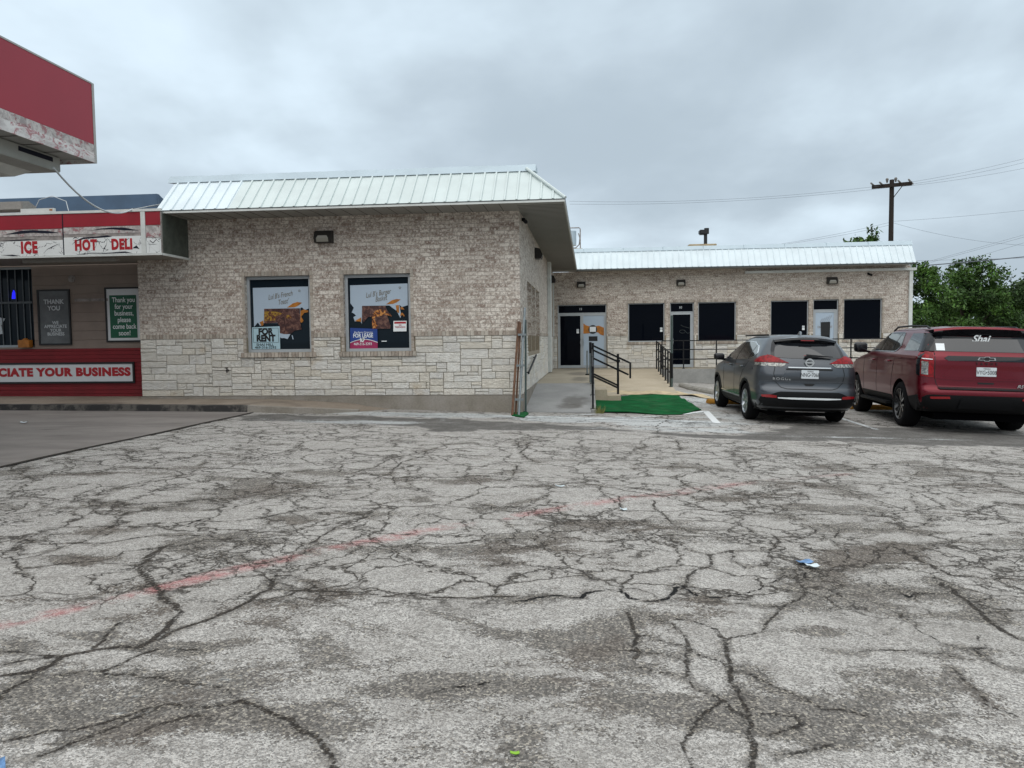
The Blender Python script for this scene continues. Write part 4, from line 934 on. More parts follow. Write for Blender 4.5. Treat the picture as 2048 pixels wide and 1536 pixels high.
# ================================================================== store on the left
S = bld('store_building', 'convenience store with brown upper wall and red base beside the pale brick wing', 'building')
SY = .5
b = MB(); wall_boxes(b, 'x', -20, -7.975, 1.42, 3.98, SY, .25, [(-16.5, -10.74, 1.46, 3.22)]); b.build('brown_wall', 'store_brown', S)
b = MB(); b.box(-20, -7.975, SY-.03, SY+.25, .2, 1.418); b.build('red_wall', 'store_red', S)
w_ = window(S, -16.5, -10.74, 1.46, 3.22, SY, .05, glass='window_glass_clear', fmat='aluminium', mull=(-13.6,)); 
b = MB()
for x in (-11.75, -11.55, -11.38, -11.2, -11.03, -10.88): b.box(x, x+.022, SY+.070, SY+.085, 1.51, 3.17)
for z in (2.42,): b.box(-16.4, -10.8, SY+.05, SY+.098, z, z+.045)
b.build('window_bars', 'window_bar', w_)
b = MB(); b.box(-9.75+.0, -8.98, SY-.02, SY-.001, 2.44, 2.50); b.build('conduit_strip', 'torn_grey', S)
b = MB(); b.box(-20, -8.0, SY+.252, 9, .2, 3.97); b.build('building_core', 'store_brown', S)
b = MB(); b.box(-20, -9.25, 3., 3.12, 3.98, 5.21); b.box(-9.37, -9.25, 3.121, 9, 3.98, 5.12); b.prism([(3.0, 3.98), (3.0, 5.20), (3.25, 5.11), (9, 5.05), (9, 3.98)], 'x', -9.245, -9.21)
b.build('roof_parapet', 'store_blue', S)
b = MB(); b.tube([(-9.8, SY-.03, 2.93), (-9.8, SY, 2.93)], .075, 16); b.tube([(-9.8, SY-.05, 2.93), (-9.8, SY-.03, 2.93)], .05, 16); b.build('vent_cap', 'torn_grey', S)
b = MB(); b.box(-8.05, -7.96, SY-.34, SY-.03, .37, 1.44); b.box(-8.35, -8.30, SY-.035, SY-.03, .4, 1.4); 
# ------------------------------------------------------------------ fascia sign of the store
F_ = bld('fascia_sign', 'peeling red and white ICE and HOT DELI fascia sign over the store front', 'sign')
FY = -1.0; X0, X1 = -20., -6.84
b = MB(); b.box(X0, X1, FY+.03, SY-.03, 3.235, 3.26); b.box(X0, X1-.01, FY+.028, FY+.05, 3.26, 4.06); b.build('sign_box', 'store_soffit', F_)
b = MB(); b.box(X1-.03, X1, FY+.051, -.02, 3.262, 4.05); b.build('end_panel', 'green_metal', F_)
b = MB(); b.box(X0, X1+.01, FY-.02, FY+.03, 4.062, 4.11); b.box(X0, X1+.005, FY-.02, FY+.028, 3.22, 3.258); b.box(X1-.01, X1+.02, FY+.03, -.02, 3.215, 3.258)
b.box(-7.255, -7.165, FY-.016, FY-.002, 3.26, 4.06); b.build('edge_trim', 'trim_white', F_)
b = MB(); b.box(X0, X1-.005, FY+.0, FY+.026, 3.262, 4.058); b.build('backing_panel', 'torn_grey', F_)
b = MB(); b.gi = 1; b.box(-8.86, -7.26, FY-.006, FY-.001, 3.80, 4.055); b.gi = 2; b.box(X0, -8.885, FY-.006, FY-.001, 3.78, 4.055); b.gi = 3; b.box(-7.16, X1-.02, FY-.006, FY-.001, 3.80, 4.055)
b.groups('red_panel', 'sign_red', F_)
b = MB(); b.gi = 1; b.box(-8.86, -7.26, FY-.006, FY-.001, 3.66, 3.79); b.gi = 2; b.box(X0, -8.885, FY-.006, FY-.001, 3.64, 3.77); b.gi = 3; b.box(-7.16, X1-.02, FY-.006, FY-.001, 3.56, 3.78); b.groups('peeled_band', 'peeled_grey', F_)
b = MB(); b.gi = 1; b.box(X0, -8.885, FY-.0065, FY-.001, 3.262, 3.555); b.gi = 2; b.box(-8.86, -7.26, FY-.0065, FY-.001, 3.262, 3.60); b.gi = 3; b.box(-7.16, X1-.02, FY-.0065, FY-.001, 3.262, 3.55)
b.groups('white_panel', 'cracked_white', F_)
rr = random.Random(5)
def torn(b, pts, w_, y=FY-.009):
    top, bot = [], []
    for i, (x, z) in enumerate(pts):
        k = w_*(.35+rr.random()*.9)*(0 if i in (0, len(pts)-1) else 1); top.append((x, z+k)); bot.append((x, z-k*.6))
    b.prism(top+bot[::-1], 'y', y, y+.002)
b = MB(); torn(b, [(-8.95+.0, 3.70), (-9.2, 3.71), (-9.5, 3.73), (-9.75, 3.72), (-10.1, 3.69)], .03); torn(b, [(-8.3, 3.72), (-8.1, 3.745), (-7.85, 3.75), (-7.6, 3.73), (-7.3, 3.70)], .028)
torn(b, [(-8.70, 3.46), (-8.6, 3.53), (-8.45, 3.575), (-8.2, 3.585), (-7.95, 3.60), (-7.85, 3.60)], .028); torn(b, [(-8.58, 3.275), (-8.3, 3.285), (-8.0, 3.275), (-7.6, 3.285), (-7.45, 3.27)], .016)
torn(b, [(-8.06, 3.29), (-8.03, 3.36), (-7.98, 3.44), (-7.96, 3.53)], .02); torn(b, [(-7.72, 3.30), (-7.66, 3.40), (-7.60, 3.5), (-7.5, 3.56)], .016); torn(b, [(-7.45, 3.36), (-7.36, 3.38), (-7.30, 3.34)], .03)
torn(b, [(-10.2, 3.29), (-9.95, 3.275), (-9.8, 3.27)], .015); torn(b, [(-9.3, 3.30), (-9.22, 3.38), (-9.1, 3.43), (-8.95, 3.49)], .008); torn(b, [(-10.3, 3.565), (-9.8, 3.57), (-9.4, 3.59)], .012)
b.box(-8.882, -8.862, FY-.008, FY, 3.262, 4.055); torn(b, [(-7.1, 3.28), (-7.08, 3.5), (-7.02, 3.45), (-6.95, 3.52), (-6.9, 3.47)], .02); torn(b, [(-6.9, 3.27), (-6.89, 3.5), (-6.9, 3.9)], .012); torn(b, [(-7.14, 3.43), (-7.0, 3.425), (-6.92, 3.43)], .006)
b.build('torn_edges', 'torn_dark', F_)
FZ = dict(rot=(R(90), 0, 0))
text('lettering', 'ICE', (-9.60, FY-.008, 3.415), 'letter_red', F_, size=.30, bold=.06, xs=.72, space=1.15, extr=.001)
text('lettering', 'HOT', (-8.41, FY-.008, 3.435), 'letter_red', F_, size=.27, bold=.06, xs=.74, space=1.12, extr=.001)
text('lettering', 'DELI', (-7.66, FY-.008, 3.435), 'letter_red', F_, size=.27, bold=.06, xs=.74, space=1.12, extr=.001)
b = MB(); b.box(-10.0, -8.0, FY+.3, FY+.42, 3.16, 3.234); b.build('light_trough', 'store_soffit', F_)
# floodlight on the fascia, small conduit boxes
o = bld('floodlight', 'grey floodlight resting on top of the red fascia sign', 'light')
b = MB(); b.prism([(-.95, 4.18), (-.95, 4.34), (-.75, 4.38), (-.55, 4.30), (-.55, 4.2)], 'x', -11.2, -9.75); b.build('housing', 'store_soffit', o, bevel=.01)
b = MB(); b.box(-9.74, -9.05, FY-.01, FY+.06, 4.112, 4.18); b.build('bracket', 'trim_white', o)
b = MB(); b.box(-9.13, -9.07, FY-.014, FY-.0105, 4.13, 4.16); b.build('clip', 'poster_orange', o)
def wire(name, pts, r, mat, label, cat='cable', group=None):
    b = MB(); b.tube(pts, r, 6); o = b.build(name, mat, smooth=True); return tag(o, label, cat, group)
def sag(p0, p1, s_, n=14):
    p0, p1 = Vector(p0), Vector(p1); return [p0.lerp(p1, i/n)+Vector((0, 0, -4*s_*(i/n)*(1-i/n))) for i in range(n+1)]
def LW(x, y, z): X, Y = L2W(x, y); return (X, Y, z)
wire('cable', sag((-6.24, 10.6, 3.92), LW(-7.48, -.9, 4.13), .28), .014, 'cable_white', 'thick pale cable hanging from the canopy down to the store fascia')
wire('cable', sag(LW(-7.48, -.9, 4.12), LW(-7.0, 2.5, 5.0), -.05, 6)+sag(LW(-7.0, 2.5, 5.0), LW(-8.2, 3.0, 4.9), .1, 6), .010, 'cable_white', 'thin looping white cable above the right end of the fascia sign')
wire('cable', sag(LW(-8.6, -.7, 4.12), LW(-7.3, 3.1, 5.1), .02, 8), .008, 'cable_dark', 'thin slanted wire crossing the blue parapet')
wire('cable', [LW(-10.3, 0, 4.2), LW(-10.1, 0, 4.55), LW(-9.8, 0, 4.62), LW(-9.5, 0, 4.5), LW(-9.35, -.1, 4.15)], .008, 'cable_white', 'short curled cable behind the grey floodlight')
# framed signs on the store wall
def framed(name, x0, x1, z0, z1, y, face, label, fw=.035, fm='frame_black', dep=.03):
    o = bld(name, label, 'sign'); b = MB(); b.box(x0, x1, y-dep, y-.001, z1-fw, z1); b.box(x0, x1, y-dep, y-.001, z0, z0+fw); b.box(x0, x0+fw, y-dep, y-.001, z0+fw, z1-fw); b.box(x1-fw, x1, y-dep, y-.001, z0+fw, z1-fw)
    b.build('frame', fm, o); b = MB(); b.box(x0+fw, x1-fw, y-dep*.5, y-.001, z0+fw, z1-fw); b.build('panel', face, o); return o
ys = SY-.002
o = framed('framed_sign', -10.62, -9.86, 1.50, 2.71, ys, 'sign_grey', 'dark grey framed THANK YOU poster on the brown store wall'); yt = ys-.018
for s_, z_, sz, bo in (('THANK', 2.44, .125, .02), ('YOU', 2.30, .125, .02)): text('lettering', s_, (-10.24, yt, z_), 'letter_silver', o, size=sz*1.08, bold=bo+.01, extr=.001)
for s_, z_ in (('WE', 1.985), ('APPRECIATE', 1.905), ('YOUR', 1.82), ('BUSINESS', 1.74)): text('lettering', s_, (-10.22, yt, z_), 'letter_silver', o, size=.095, bold=.02, extr=.001)
o = framed('framed_sign', -9.05, -8.20, 1.55, 2.73, ys, 'sign_white', 'green and white framed poster reading Thank you for your business')
b = MB(); b.box(-8.95, -8.335, ys-.019, ys-.016, 1.64, 2.56); b.build('green_panel', 'sign_green', o)
for i, s_ in enumerate(['Thank you', 'for your', 'business,', 'please', 'come back', 'soon!']): text('lettering', s_, (-8.625, ys-.021, 2.455-i*.143), 'letter_white', o, size=.150, bold=.01, xs=.82, extr=.001)
o = framed('banner_sign', -13.6, -8.42, .66, 1.12, SY-.032, 'sign_white', 'long white banner with red YOUR BUSINESS lettering on the red base wall', .04)
text('lettering', 'WE APPRECIATE YOUR BUSINESS', (-8.52, SY-.05, .90), 'letter_red', o, size=.235, bold=.065, align='RIGHT', space=1.12, extr=.001, xs=1.16)
# little yellow box by the window, neon, paper in window
b = MB(); b.box(-11.05, -10.78, SY-.12, SY-.005, 1.455, 1.62); b.prism([(-10.98, 1.62), (-10.9, 1.66), (-10.84, 1.62)], 'y', SY-.1, SY-.02)
o = b.build('snack_box', 'poster_orange', bevel=.006); o.location = LOC; o.rotation_euler = (0, 0, -A_); tag(o, 'small yellow and red box on the sill of the barred store window', 'box')
b = MB(); b.tube([(-11.25, SY+.09, 2.53), (-11.25, SY+.09, 2.66)], [.045, .03], 12); b.tube([(-11.25, SY+.09, 2.66), (-11.25, SY+.09, 2.72)], [.03, .008], 12); o = b.build('neon_light', 'neon', smooth=True); o.location = LOC; o.rotation_euler = (0, 0, -A_)
tag(o, 'small glowing blue light inside the barred store window', 'light')
b = MB(); b.prism([(-11.75, 1.75), (-11.55, 1.76), (-11.58, 1.95), (-11.48, 2.1), (-11.75, 2.15)], 'y', SY+.08, SY+.085); o = b.build('paper_notice', 'litter_white'); o.location = LOC; o.rotation_euler = (0, 0, -A_); tag(o, 'pale paper notice low in the store window at the left edge', 'paper')
# ------------------------------------------------------------------ canopy
K = bld('station_canopy', 'red and white fuel station canopy jutting in at upper left', 'canopy')
kx, ky = -5.77, -4.5
b = MB(); b.box(-22, kx-.02, -26, ky-.02, 4.20, 4.26); b.build('ceiling', 'canopy_under', K)
b = MB(); b.box(kx-.018, kx, -26, ky-.045, 4.40, 5.26); b.box(-22, kx-.045, ky-.018, ky, 4.40, 5.26); b.build('red_fascia', 'canopy_red', K)
b = MB(); b.box(kx-.018, kx, -26, ky-.045, 4.283, 4.398); b.box(-22, kx-.045, ky-.018, ky, 4.283, 4.398); b.build('grey_band', 'peeled_grey', K)
b = MB(); b.box(kx-.014, kx+.004, -26, ky-.045, 4.14, 4.281); b.box(-22, kx-.045, ky-.014, ky+.004, 4.14, 4.281); b.build('white_band', 'peeled_white', K)
b = MB(); b.box(kx-.043, kx+.006, ky-.043, ky+.006, 4.14, 5.28); b.box(kx-.03, kx+.006, -26, ky-.045, 5.262, 5.285); b.build('corner_trim', 'canopy_under', K)
b = MB(); b.box(-22, kx-.022, -26, ky-.022, 4.9, 5.0); b.build('deck', 'canopy_under', K)
b = MB()
for q in range(12): b.box(-22, kx-.03, ky-.5-q*.42, ky-.5-q*.42+.012, 4.192, 4.1995)
b.build('panel_joint', 'soffit_line', K)
b = MB(); b.box(-13.0, -12.6, -13, -12.6, 0, 4.2); b.build('column', 'trim_white', K)
o = bld('canopy_light', 'grey box light fixed under the far corner of the station canopy', 'light')
b = MB(); b.box(-8.4, -6.2, ky-1.35, ky-.03-.15, 3.985, 4.19); b.build('housing', 'light_box', o, bevel=.01)
b = MB(); b.hexa([(-8.2, ky-1.15, 3.90), (-6.75, ky-1.15, 3.90), (-6.75, ky-.4, 3.90), (-8.2, ky-.4, 3.90), (-8.3, ky-1.25, 3.984), (-6.55, ky-1.25, 3.984), (-6.55, ky-.3, 3.984), (-8.3, ky-.3, 3.984)]); b.build('lens', 'trim_white', o)
b = MB(); b.box(-6.2, -6.19, ky-1.0, ky-.35, 4.10, 4.16); b.build('vent_slot', 'torn_dark', o)
# ------------------------------------------------------------------ wall lights
def walllight(x, y, z, axis, label, s_=1.):
    o = bld('wall_light', label, 'wall light', 'wedge wall lights under the eaves'); b = MB()
    prof = [(0, .13), (-.13, .10), (-.19, -.04), (-.16, -.13), (0, -.13)]; prof = [(p*s_, q*s_) for p, q in prof]; W_ = .18*s_
    if axis == 'y':
        b.prism([(y+p, z+q) for p, q in prof], 'x', x-W_, x+W_); b.build('housing', 'bronze', o, bevel=.008)
        b = MB(); b.hexa([(x-W_*.68, y-.197*s_, z-.045*s_), (x+W_*.68, y-.197*s_, z-.045*s_), (x+W_*.68, y-.17*s_, z-.115*s_), (x-W_*.68, y-.17*s_, z-.115*s_), (x-W_*.5, y-.185*s_, z+.01), (x+W_*.5, y-.185*s_, z+.01), (x+W_*.5, y-.12*s_, z-.05), (x-W_*.5, y-.12*s_, z-.05)]); b.build('lens', 'lamp_lens', o)
    else:
        b.prism([(x-p, z+q) for p, q in [(a, c) for a, c in prof]], 'y', y-W_, y+W_); b.build('housing', 'bronze', o, bevel=.008)
        b = MB(); b.hexa([(x+.197*s_, y-W_*.68, z-.045*s_), (x+.197*s_, y+W_*.68, z-.045*s_), (x+.12*s_, y+W_*.68, z-.15*s_), (x+.12*s_, y-W_*.68, z-.15*s_), (x+.18*s_, y-W_*.5, z+.0), (x+.18*s_, y+W_*.5, z+.0), (x+.1*s_, y+W_*.5, z-.1), (x+.1*s_, y-W_*.5, z-.1)]); b.build('lens', 'lamp_lens', o)
walllight(-3.93, -.02, 3.62, 'y', 'wedge wall light above the gap between the two poster windows')
walllight(.018, 4.35, 3.68, 'x', 'wedge wall light on the side wall nearest the front corner', 1.05)
walllight(.018, 11.9, 3.62, 'x', 'small far wedge wall light near the inner corner of the side wall', 1.05)
walllight(1.09, BY-.02, 3.55, 'y', 'wedge wall light above the double glass doors', .9)
walllight(4.78, BY-.02, 3.55, 'y', 'wedge wall light above the single door in the rear wing', .9)
walllight(10.2, BY-.02, 3.53, 'y', 'wedge wall light above the door with the black bag', 1.0)
def camera_(x, y, z, label, dx_=1):
    o = bld('security_camera', label, 'camera', 'security cameras on the walls'); b = MB(); b.box(x, x+.06, y-.03, y+.03, z-.03, z+.03); b.build('mount', 'black_plastic', o)
    b = MB(); b.tube([(x+.05, y+.08, z-.01), (x+.09, y-.14, z-.07)], .04, 12); b.build('body', 'black_plastic', o, smooth=True)
camera_(.018, .55, 3.95, 'black security camera at the top front corner of the near wing')
camera_(11.45, BY-.06, 3.76, 'small camera under the gutter of the rear wing')
# ------------------------------------------------------------------ window posters and signs (front wing)
def plate(b, pts, y, th=.003): b.prism(pts, 'y', y, y+th)
GY = .075+.025+.012
def posterset(wx0, wx1, label, label2, kind):
    zb, zt = 1.362, 2.798; W_ = wx1-wx0; YG = .095
    def P(X, Y): fx = (X-(150+(Y-150)*.04))/1015 if kind == 1 else (X-(118+(Y-120)*.036))/1030; fy = (1360-Y)/1210 if kind == 1 else (1350-Y)/1230; return (wx0+fx*W_, zb+fy*(zt-zb))
    o = bld('window_poster', label, 'poster', 'torn food posters in the windows')
    if kind == 1:
        white = [(205,290),(1160,282),(1175,660),(1110,690),(1060,640),(1030,650),(1035,905),(690,905),(400,905),(340,950),(300,890),(235,965)]
        b = MB(); plate(b, [P(*q) for q in white], YG-.006); b.build('sheet', 'poster_white', o)
        b = MB(); plate(b, [P(*q) for q in [(800,640),(900,570),(980,545),(1060,560),(1010,600),(940,635)]], YG-.009); plate(b, [P(*q) for q in [(1035,700),(1100,675),(1170,700),(1165,725),(1100,735),(1050,800),(1090,870),(1060,905),(1035,895)]], YG-.009); plate(b, [P(*q) for q in [(330,890),(395,855),(400,930),(370,955)]], YG-.009)
        b.build('orange_brush', 'poster_orange', o)
        b = MB(); plate(b, [P(*q) for q in [(408,655),(1025,655),(1035,900),(1060,1020),(930,1040),(870,1100),(740,1095),(650,1060),(690,970),(640,900),(408,905)]], YG-.012); b.build('food_photo', 'food_dark', o)
        b = MB(); plate(b, [P(*q) for q in [(412,700),(600,705),(750,745),(620,790),(600,860),(412,870)]], YG-.014); plate(b, [P(*q) for q in [(775,820),(800,775),(850,760),(890,790),(890,830)]], YG-.017); b.build('toast_picture', 'food_toast', o)
        b = MB(); plate(b, [P(*q) for q in [(560,1070),(700,1085),(760,1100),(870,1100),(820,1185),(760,1165),(720,1170),(640,1130)]], YG-.015); plate(b, [P(*q) for q in [(890,1120),(905,1120),(925,1190),(908,1190)]], YG-.015); b.build('torn_scrap', 'poster_white', o)
        lines = [("Lul B's French", 680, 430), ("Toast'", 730, 540)]
    else:
        white = [(160,250),(1140,235),(1150,610),(1050,640),(1005,600),(1040,780),(1028,830),(960,700),(900,660),(840,610),(370,610),(372,920),(340,870),(250,880),(225,800),(270,780),(240,745),(195,720),(230,640),(170,560)]
        b = MB(); plate(b, [P(*q) for q in white], YG-.006); b.build('sheet', 'poster_white', o)
        b = MB(); plate(b, [P(*q) for q in [(780,590),(880,520),(960,500),(1030,510),(960,560),(900,585)]], YG-.009); plate(b, [P(*q) for q in [(945,610),(1000,605),(1005,745),(985,740),(960,700)]], YG-.009); plate(b, [P(*q) for q in [(1025,640),(1060,640),(1095,685),(1030,680)]], YG-.009); plate(b, [P(*q) for q in [(1030,745),(1065,740),(1105,800),(1085,808),(1065,775),(1025,800)]], YG-.009); plate(b, [P(*q) for q in [(250,870),(360,810),(365,890),(330,880)]], YG-.009)
        b.build('orange_brush', 'poster_orange', o)
        b = MB(); plate(b, [P(*q) for q in [(375,615),(770,615),(800,690),(880,790),(800,780),(830,860),(865,960),(860,1010),(560,1015),(545,900),(560,800),(480,800),(400,900),(375,830)]], YG-.012); b.build('food_photo', 'food_dark', o)
        b = MB(); plate(b, [P(*q) for q in [(545,770),(600,700),(700,670),(775,690),(790,720),(700,790),(620,800),(580,830),(640,960),(620,1010),(555,1005)]], YG-.015); plate(b, [P(*q) for q in [(750,760),(810,735),(860,760),(885,800),(820,780)]], YG-.015); b.build('burger_picture', 'food_burger', o)
        lines = [("Lul B's Burger", 640, 400), ('Basket', 690, 490)]
    for s_, X, Y in lines:
        p_ = P(X, Y); text('lettering', s_, (p_[0], YG-.010, p_[1]), 'poster_ink', o, rot=(R(90), R(-9), 0), size=.15, shear=.45, xs=.62, extr=.001, bold=-.004)
    p_ = P(1012, 355 if kind == 1 else 305); b = MB(); b.tube([(p_[0]+.02*math.cos(a_), YG-.012, p_[1]+.02*math.sin(a_)) for a_ in [k*math.pi/3 for k in range(7)]], .004, 5); b.build('mark', 'poster_ink', o)
    s2 = bld('rent_sign' if kind == 1 else 'lease_sign', label2, 'sign'); yq = YG-.021
    if kind == 1:
        b = MB(); plate(b, [P(205,975),P(683,962),P(698,1355),P(215,1355)], yq); b.build('panel', 'sign_pale', s2)
        b = MB(); x_, z_ = P(222, 990); x2, z2 = P(672, 1238)
        for q in ((x_, x2, z_, z_-.006), (x_, x2, z2, z2-.006), (x_, x_+.006, z2, z_), (x2-.006, x2, z2, z_)): b.box(q[0], q[1], yq-.003, yq-.001, q[2], q[3])
        b.build('border', 'letter_black', s2)
        for s_, X, Y, sz, bo, xs in (('FOR', 440, 1055, .18, .055, .9), ('RENT', 447, 1172, .18, .055, .9), ('SHAI HILL', 435, 1280, .072, .01, 1.2), ('469-316-3293', 445, 1328, .068, .01, 1.2)):
            p_ = P(X, Y); text('lettering', s_, (p_[0], yq-.003, p_[1]), 'letter_black', s2, size=sz, bold=bo, xs=xs, extr=.001)
    else:
        b = MB(); plate(b, [P(175,990),P(640,1015),P(650,1240),P(560,1205),P(420,1190),P(270,1210),P(180,1250)], yq); b.build('blue_panel', 'sign_blue', s2)
        b = MB(); plate(b, [P(180,1252),P(270,1212),P(420,1192),P(560,1207),P(650,1242),P(652,1352),P(180,1352)], yq+.0005); b.build('pink_panel', 'sign_pink', s2)
        b = MB(); pts = [P(180+47*k, 1250-58*math.sin(math.pi*k/10)) for k in range(11)]; b.tube([(p_[0], yq-.002, p_[1]) for p_ in pts], .007, 5); b.build('arc', 'letter_white', s2)
        for s_, X, Y, sz, bo, xs in (('Blue Banner Properties', 405, 1070, .048, .0, .85), ('FOR LEASE', 400, 1130, .115, .02, .76), ('469-316-3293', 398, 1275, .075, .005, .9)):
            p_ = P(X, Y); text('lettering', s_, (p_[0], yq-.003, p_[1]), 'letter_white', s2, size=sz, bold=bo, xs=xs, extr=.001)
        b = MB(); plate(b, [P(345,1160),P(370,1180),P(420,1165),P(430,1195),P(400,1245),P(370,1230),P(350,1240),P(355,1200)], yq-.004, .002); b.build('torn_scrap', 'letter_white', s2)
        b = MB(); plate(b, [P(370,1185),P(405,1175),P(415,1200),P(385,1220)], yq-.006, .002); b.build('map_shape', 'green_metal', s2)
        s3 = bld('warning_notice', 'small white notice with red header low right in the burger poster window', 'notice'); b = MB(); plate(b, [P(915,880),P(1138,880),P(1138,1062),P(915,1062)], yq); b.build('panel', 'letter_white', s3)
        b = MB(); plate(b, [P(930,895),P(1128,895),P(1128,928),P(930,928)], yq-.002, .0015); b.build('header', 'letter_red', s3)
        for s_, Y in (('NO', 955), ('TRESPASSING', 990)): p_ = P(1030, Y); text('lettering', s_, (p_[0], yq-.003, p_[1]), 'letter_red', s3, size=.045, bold=.01, xs=.8, extr=.001)
        s4_ = bld('paper_slip', 'thin white slip lying inside the burger poster window', 'paper'); b = MB(); plate(b, [P(718,1222),P(805,1222),P(805,1236),P(718,1236)], yq); b.build('slip', 'letter_white', s4_)
posterset(-5.598, -4.342, 'torn French toast poster inside the left front window', 'pale FOR RENT sign at the foot of the French toast poster', 1)
posterset(-3.518, -2.262, 'torn burger basket poster inside the right front window', 'blue and pink FOR LEASE sign below the burger poster', 2)
# ------------------------------------------------------------------ railings
def rail(name, label, posts, rails, r=.021, mat='black_metal', cat='railing', extra=None):
    o = bld(name, label, cat)
    for p0, p1 in posts: b = MB(); b.sqtube(p0, p1, r*2.1); b.box(p0[0]-.05, p0[0]+.05, p0[1]-.05, p0[1]+.05, p0[2]-.01, p0[2]+.012); b.build('post', mat, o)
    for q in rails: b = MB(); b.tube(q, r, 10); b.build('rail', mat, o, smooth=True)
    return o
xr = [4.77+1.165*k for k in range(8)]
rail('walkway_railing', 'long black three-rail railing along the edge of the rear walkway', [((x, 12.97, .39), (x, 12.97, 1.41)) for x in xr], [[(4.6, 12.97, z), (13.2, 12.97, z)] for z in (1.40, 1.08, .73)], .019)
o = rail('walkway_railing', 'short black railing stub between the tan ramp and the single door', [((4.0, 12.97, .39), (4.0, 12.97, 1.40))], [[(4.0, 12.97, z), (4.58, 12.97, z)] for z in (1.40, 1.08, .73)], .019)
py_ = [12.9, 12.1, 11.3, 10.5, 9.7, 8.9, 8.15]
rail('ramp_railing', 'black sloping railing down the right side of the tan ramp', [((3.80, y, zt_(y)-.02), (3.80, y, zt_(y)+1.0)) for y in py_], [[(3.80, 12.95, zt_(12.9)+h), (3.80, 8.05, zt_(8.05)+h)] for h in (1.0, .74, .40)], .021)
xr_ = 1.40
rail('ramp_railing', 'black ramp railing seen end-on at the foot of the grey ramp', [((xr_+.04, y, zr(min(y, 4.15))), (xr_+.04, y, zr(min(y, 4.15))+.88)) for y in (.55, 2.3, 4.1)], [[(xr_+.04, .5, zr(.5)+h), (xr_+.04, 4.2, zr(4.15)+h)] for h in (.86, .5)], .02)
sr = bld('stair_railing', 'black stair handrail with looped end beside the two concrete steps', 'railing')
def S_(x): return 1.36-.48*(x-1.45)     # height of the hand rail
for q in ((1.46, .27, 1.40), (2.08, -.02, 1.12)): b = MB(); b.sqtube((q[0], 4.0, q[1]), (q[0], 4.0, q[2]), .055); b.build('post', 'black_metal', sr)
for h, x_e in ((-.02, 2.36), (-.13, 2.06), (-.33, 2.34), (-.72, 2.06), (-.78, 2.06)): b = MB(); b.sqtube((1.46, 3.96, S_(1.46)+h), (x_e, 3.96, S_(x_e)+h), .035, .045); b.build('rail', 'black_metal', sr)
b = MB(); b.sqtube((2.38, 3.96, S_(2.38)+.0), (2.38, 3.96, S_(2.38)-.40), .045); b.build('rail_end', 'black_metal', sr)
b = MB(); b.tube([(2.08, 3.9, .92), (2.08, 3.9, .98)], .05, 10); b.build('clamp', 'black_metal', sr)
o = bld('metal_post', 'short galvanised post standing on the walkway behind the stair rail', 'post'); b = MB(); b.tube([(1.31, 8.5, .40), (1.31, 8.5, 1.14)], .028, 10); b.build('tube', 'pipe_galv', o, smooth=True); b = MB(); b.box(1.25, 1.37, 8.44, 8.56, .39, .43); b.build('foot', 'black_metal', o)
o = bld('metal_post', 'silver post rising beside the black stair rail', 'post'); b = MB(); b.tube([(1.40, 4.3, .40), (1.40, 4.3, 1.30)], .030, 10); b.build('tube', 'pipe_galv', o, smooth=True); b = MB(); b.tube([(1.40, 4.3, 1.14), (1.40, 4.3, 1.42)], .034, 10); b.build('black_cap', 'black_metal', o, smooth=True)
o = bld('metal_post', 'tall grey green pole at the foot of the tan ramp railing', 'post'); b = MB(); b.tube([(3.82, 8.0, -.1), (3.82, 8.0, 2.17)], .035, 10); b.build('tube', 'pipe_green', o, smooth=True); b = MB(); b.tube([(3.82, 8.0, .3), (3.82, 8.0, 1.05)], .042, 10); b.build('black_sleeve', 'black_metal', o, smooth=True)
o = bld('wall_handrail', 'short black handrail bracketed to the side wall by the ramp', 'handrail'); b = MB(); b.tube([(.10, .8, .80), (.10, 3.2, 1.13)], .022, 10); b.build('rail', 'black_metal', o, smooth=True)
for y in (1.0, 3.0): b = MB(); b.tube([(.0, y, .76+.1375*(y-.8)), (.10, y, .79+.1375*(y-.8))], .01, 8); b.build('bracket', 'black_metal', o)
# ------------------------------------------------------------------ bundle at the corner
GR = 'planks and pipes leaning at the building corner'
def stick(name, label, p0, p1, w_, h_, mat, cat, rnd_=False):
    b = MB(); (b.tube([p0, p1], w_/2, 12) if rnd_ else b.sqtube(p0, p1, w_, h_)); o = b.build(name, mat, smooth=rnd_); o.location = LOC; o.rotation_euler = (0, 0, -A_); return tag(o, label, cat, GR)
stick('wooden_plank', 'brown plank leaning leftmost at the building corner', (-.11, -.62, .04), (-.01, -.12, 1.86), .045, .035, 'wood_plank', 'plank')
stick('wooden_plank', 'slimmer brown plank just right of the leftmost one', (-.055, -.50, .04), (.03, -.14, 1.84), .035, .03, 'wood_plank', 'plank')
stick('metal_pipe', 'tallest galvanised pipe leaning at the corner', (.015, -.60, .03), (.11, -.08, 2.13), .048, .04, 'pipe_galv', 'pipe', True)
stick('metal_pipe', 'darker pipe standing nearly upright right of the tallest pipe', (.10, .0, .03), (.115, .02, 1.9), .042, .04, 'pipe_green', 'pipe', True)
o = bld('pipe_clamp', 'pair of steel bands tying the leaning pipes and planks together', 'clamp')
for z, x, y in ((.35, .03, -.52), (1.0, .05, -.38), (1.6, .075, -.25)): b = MB(); b.box(x-.09, x+.07, y-.035, y+.035, z-.02, z+.02); b.build('band', 'pipe_galv', o)
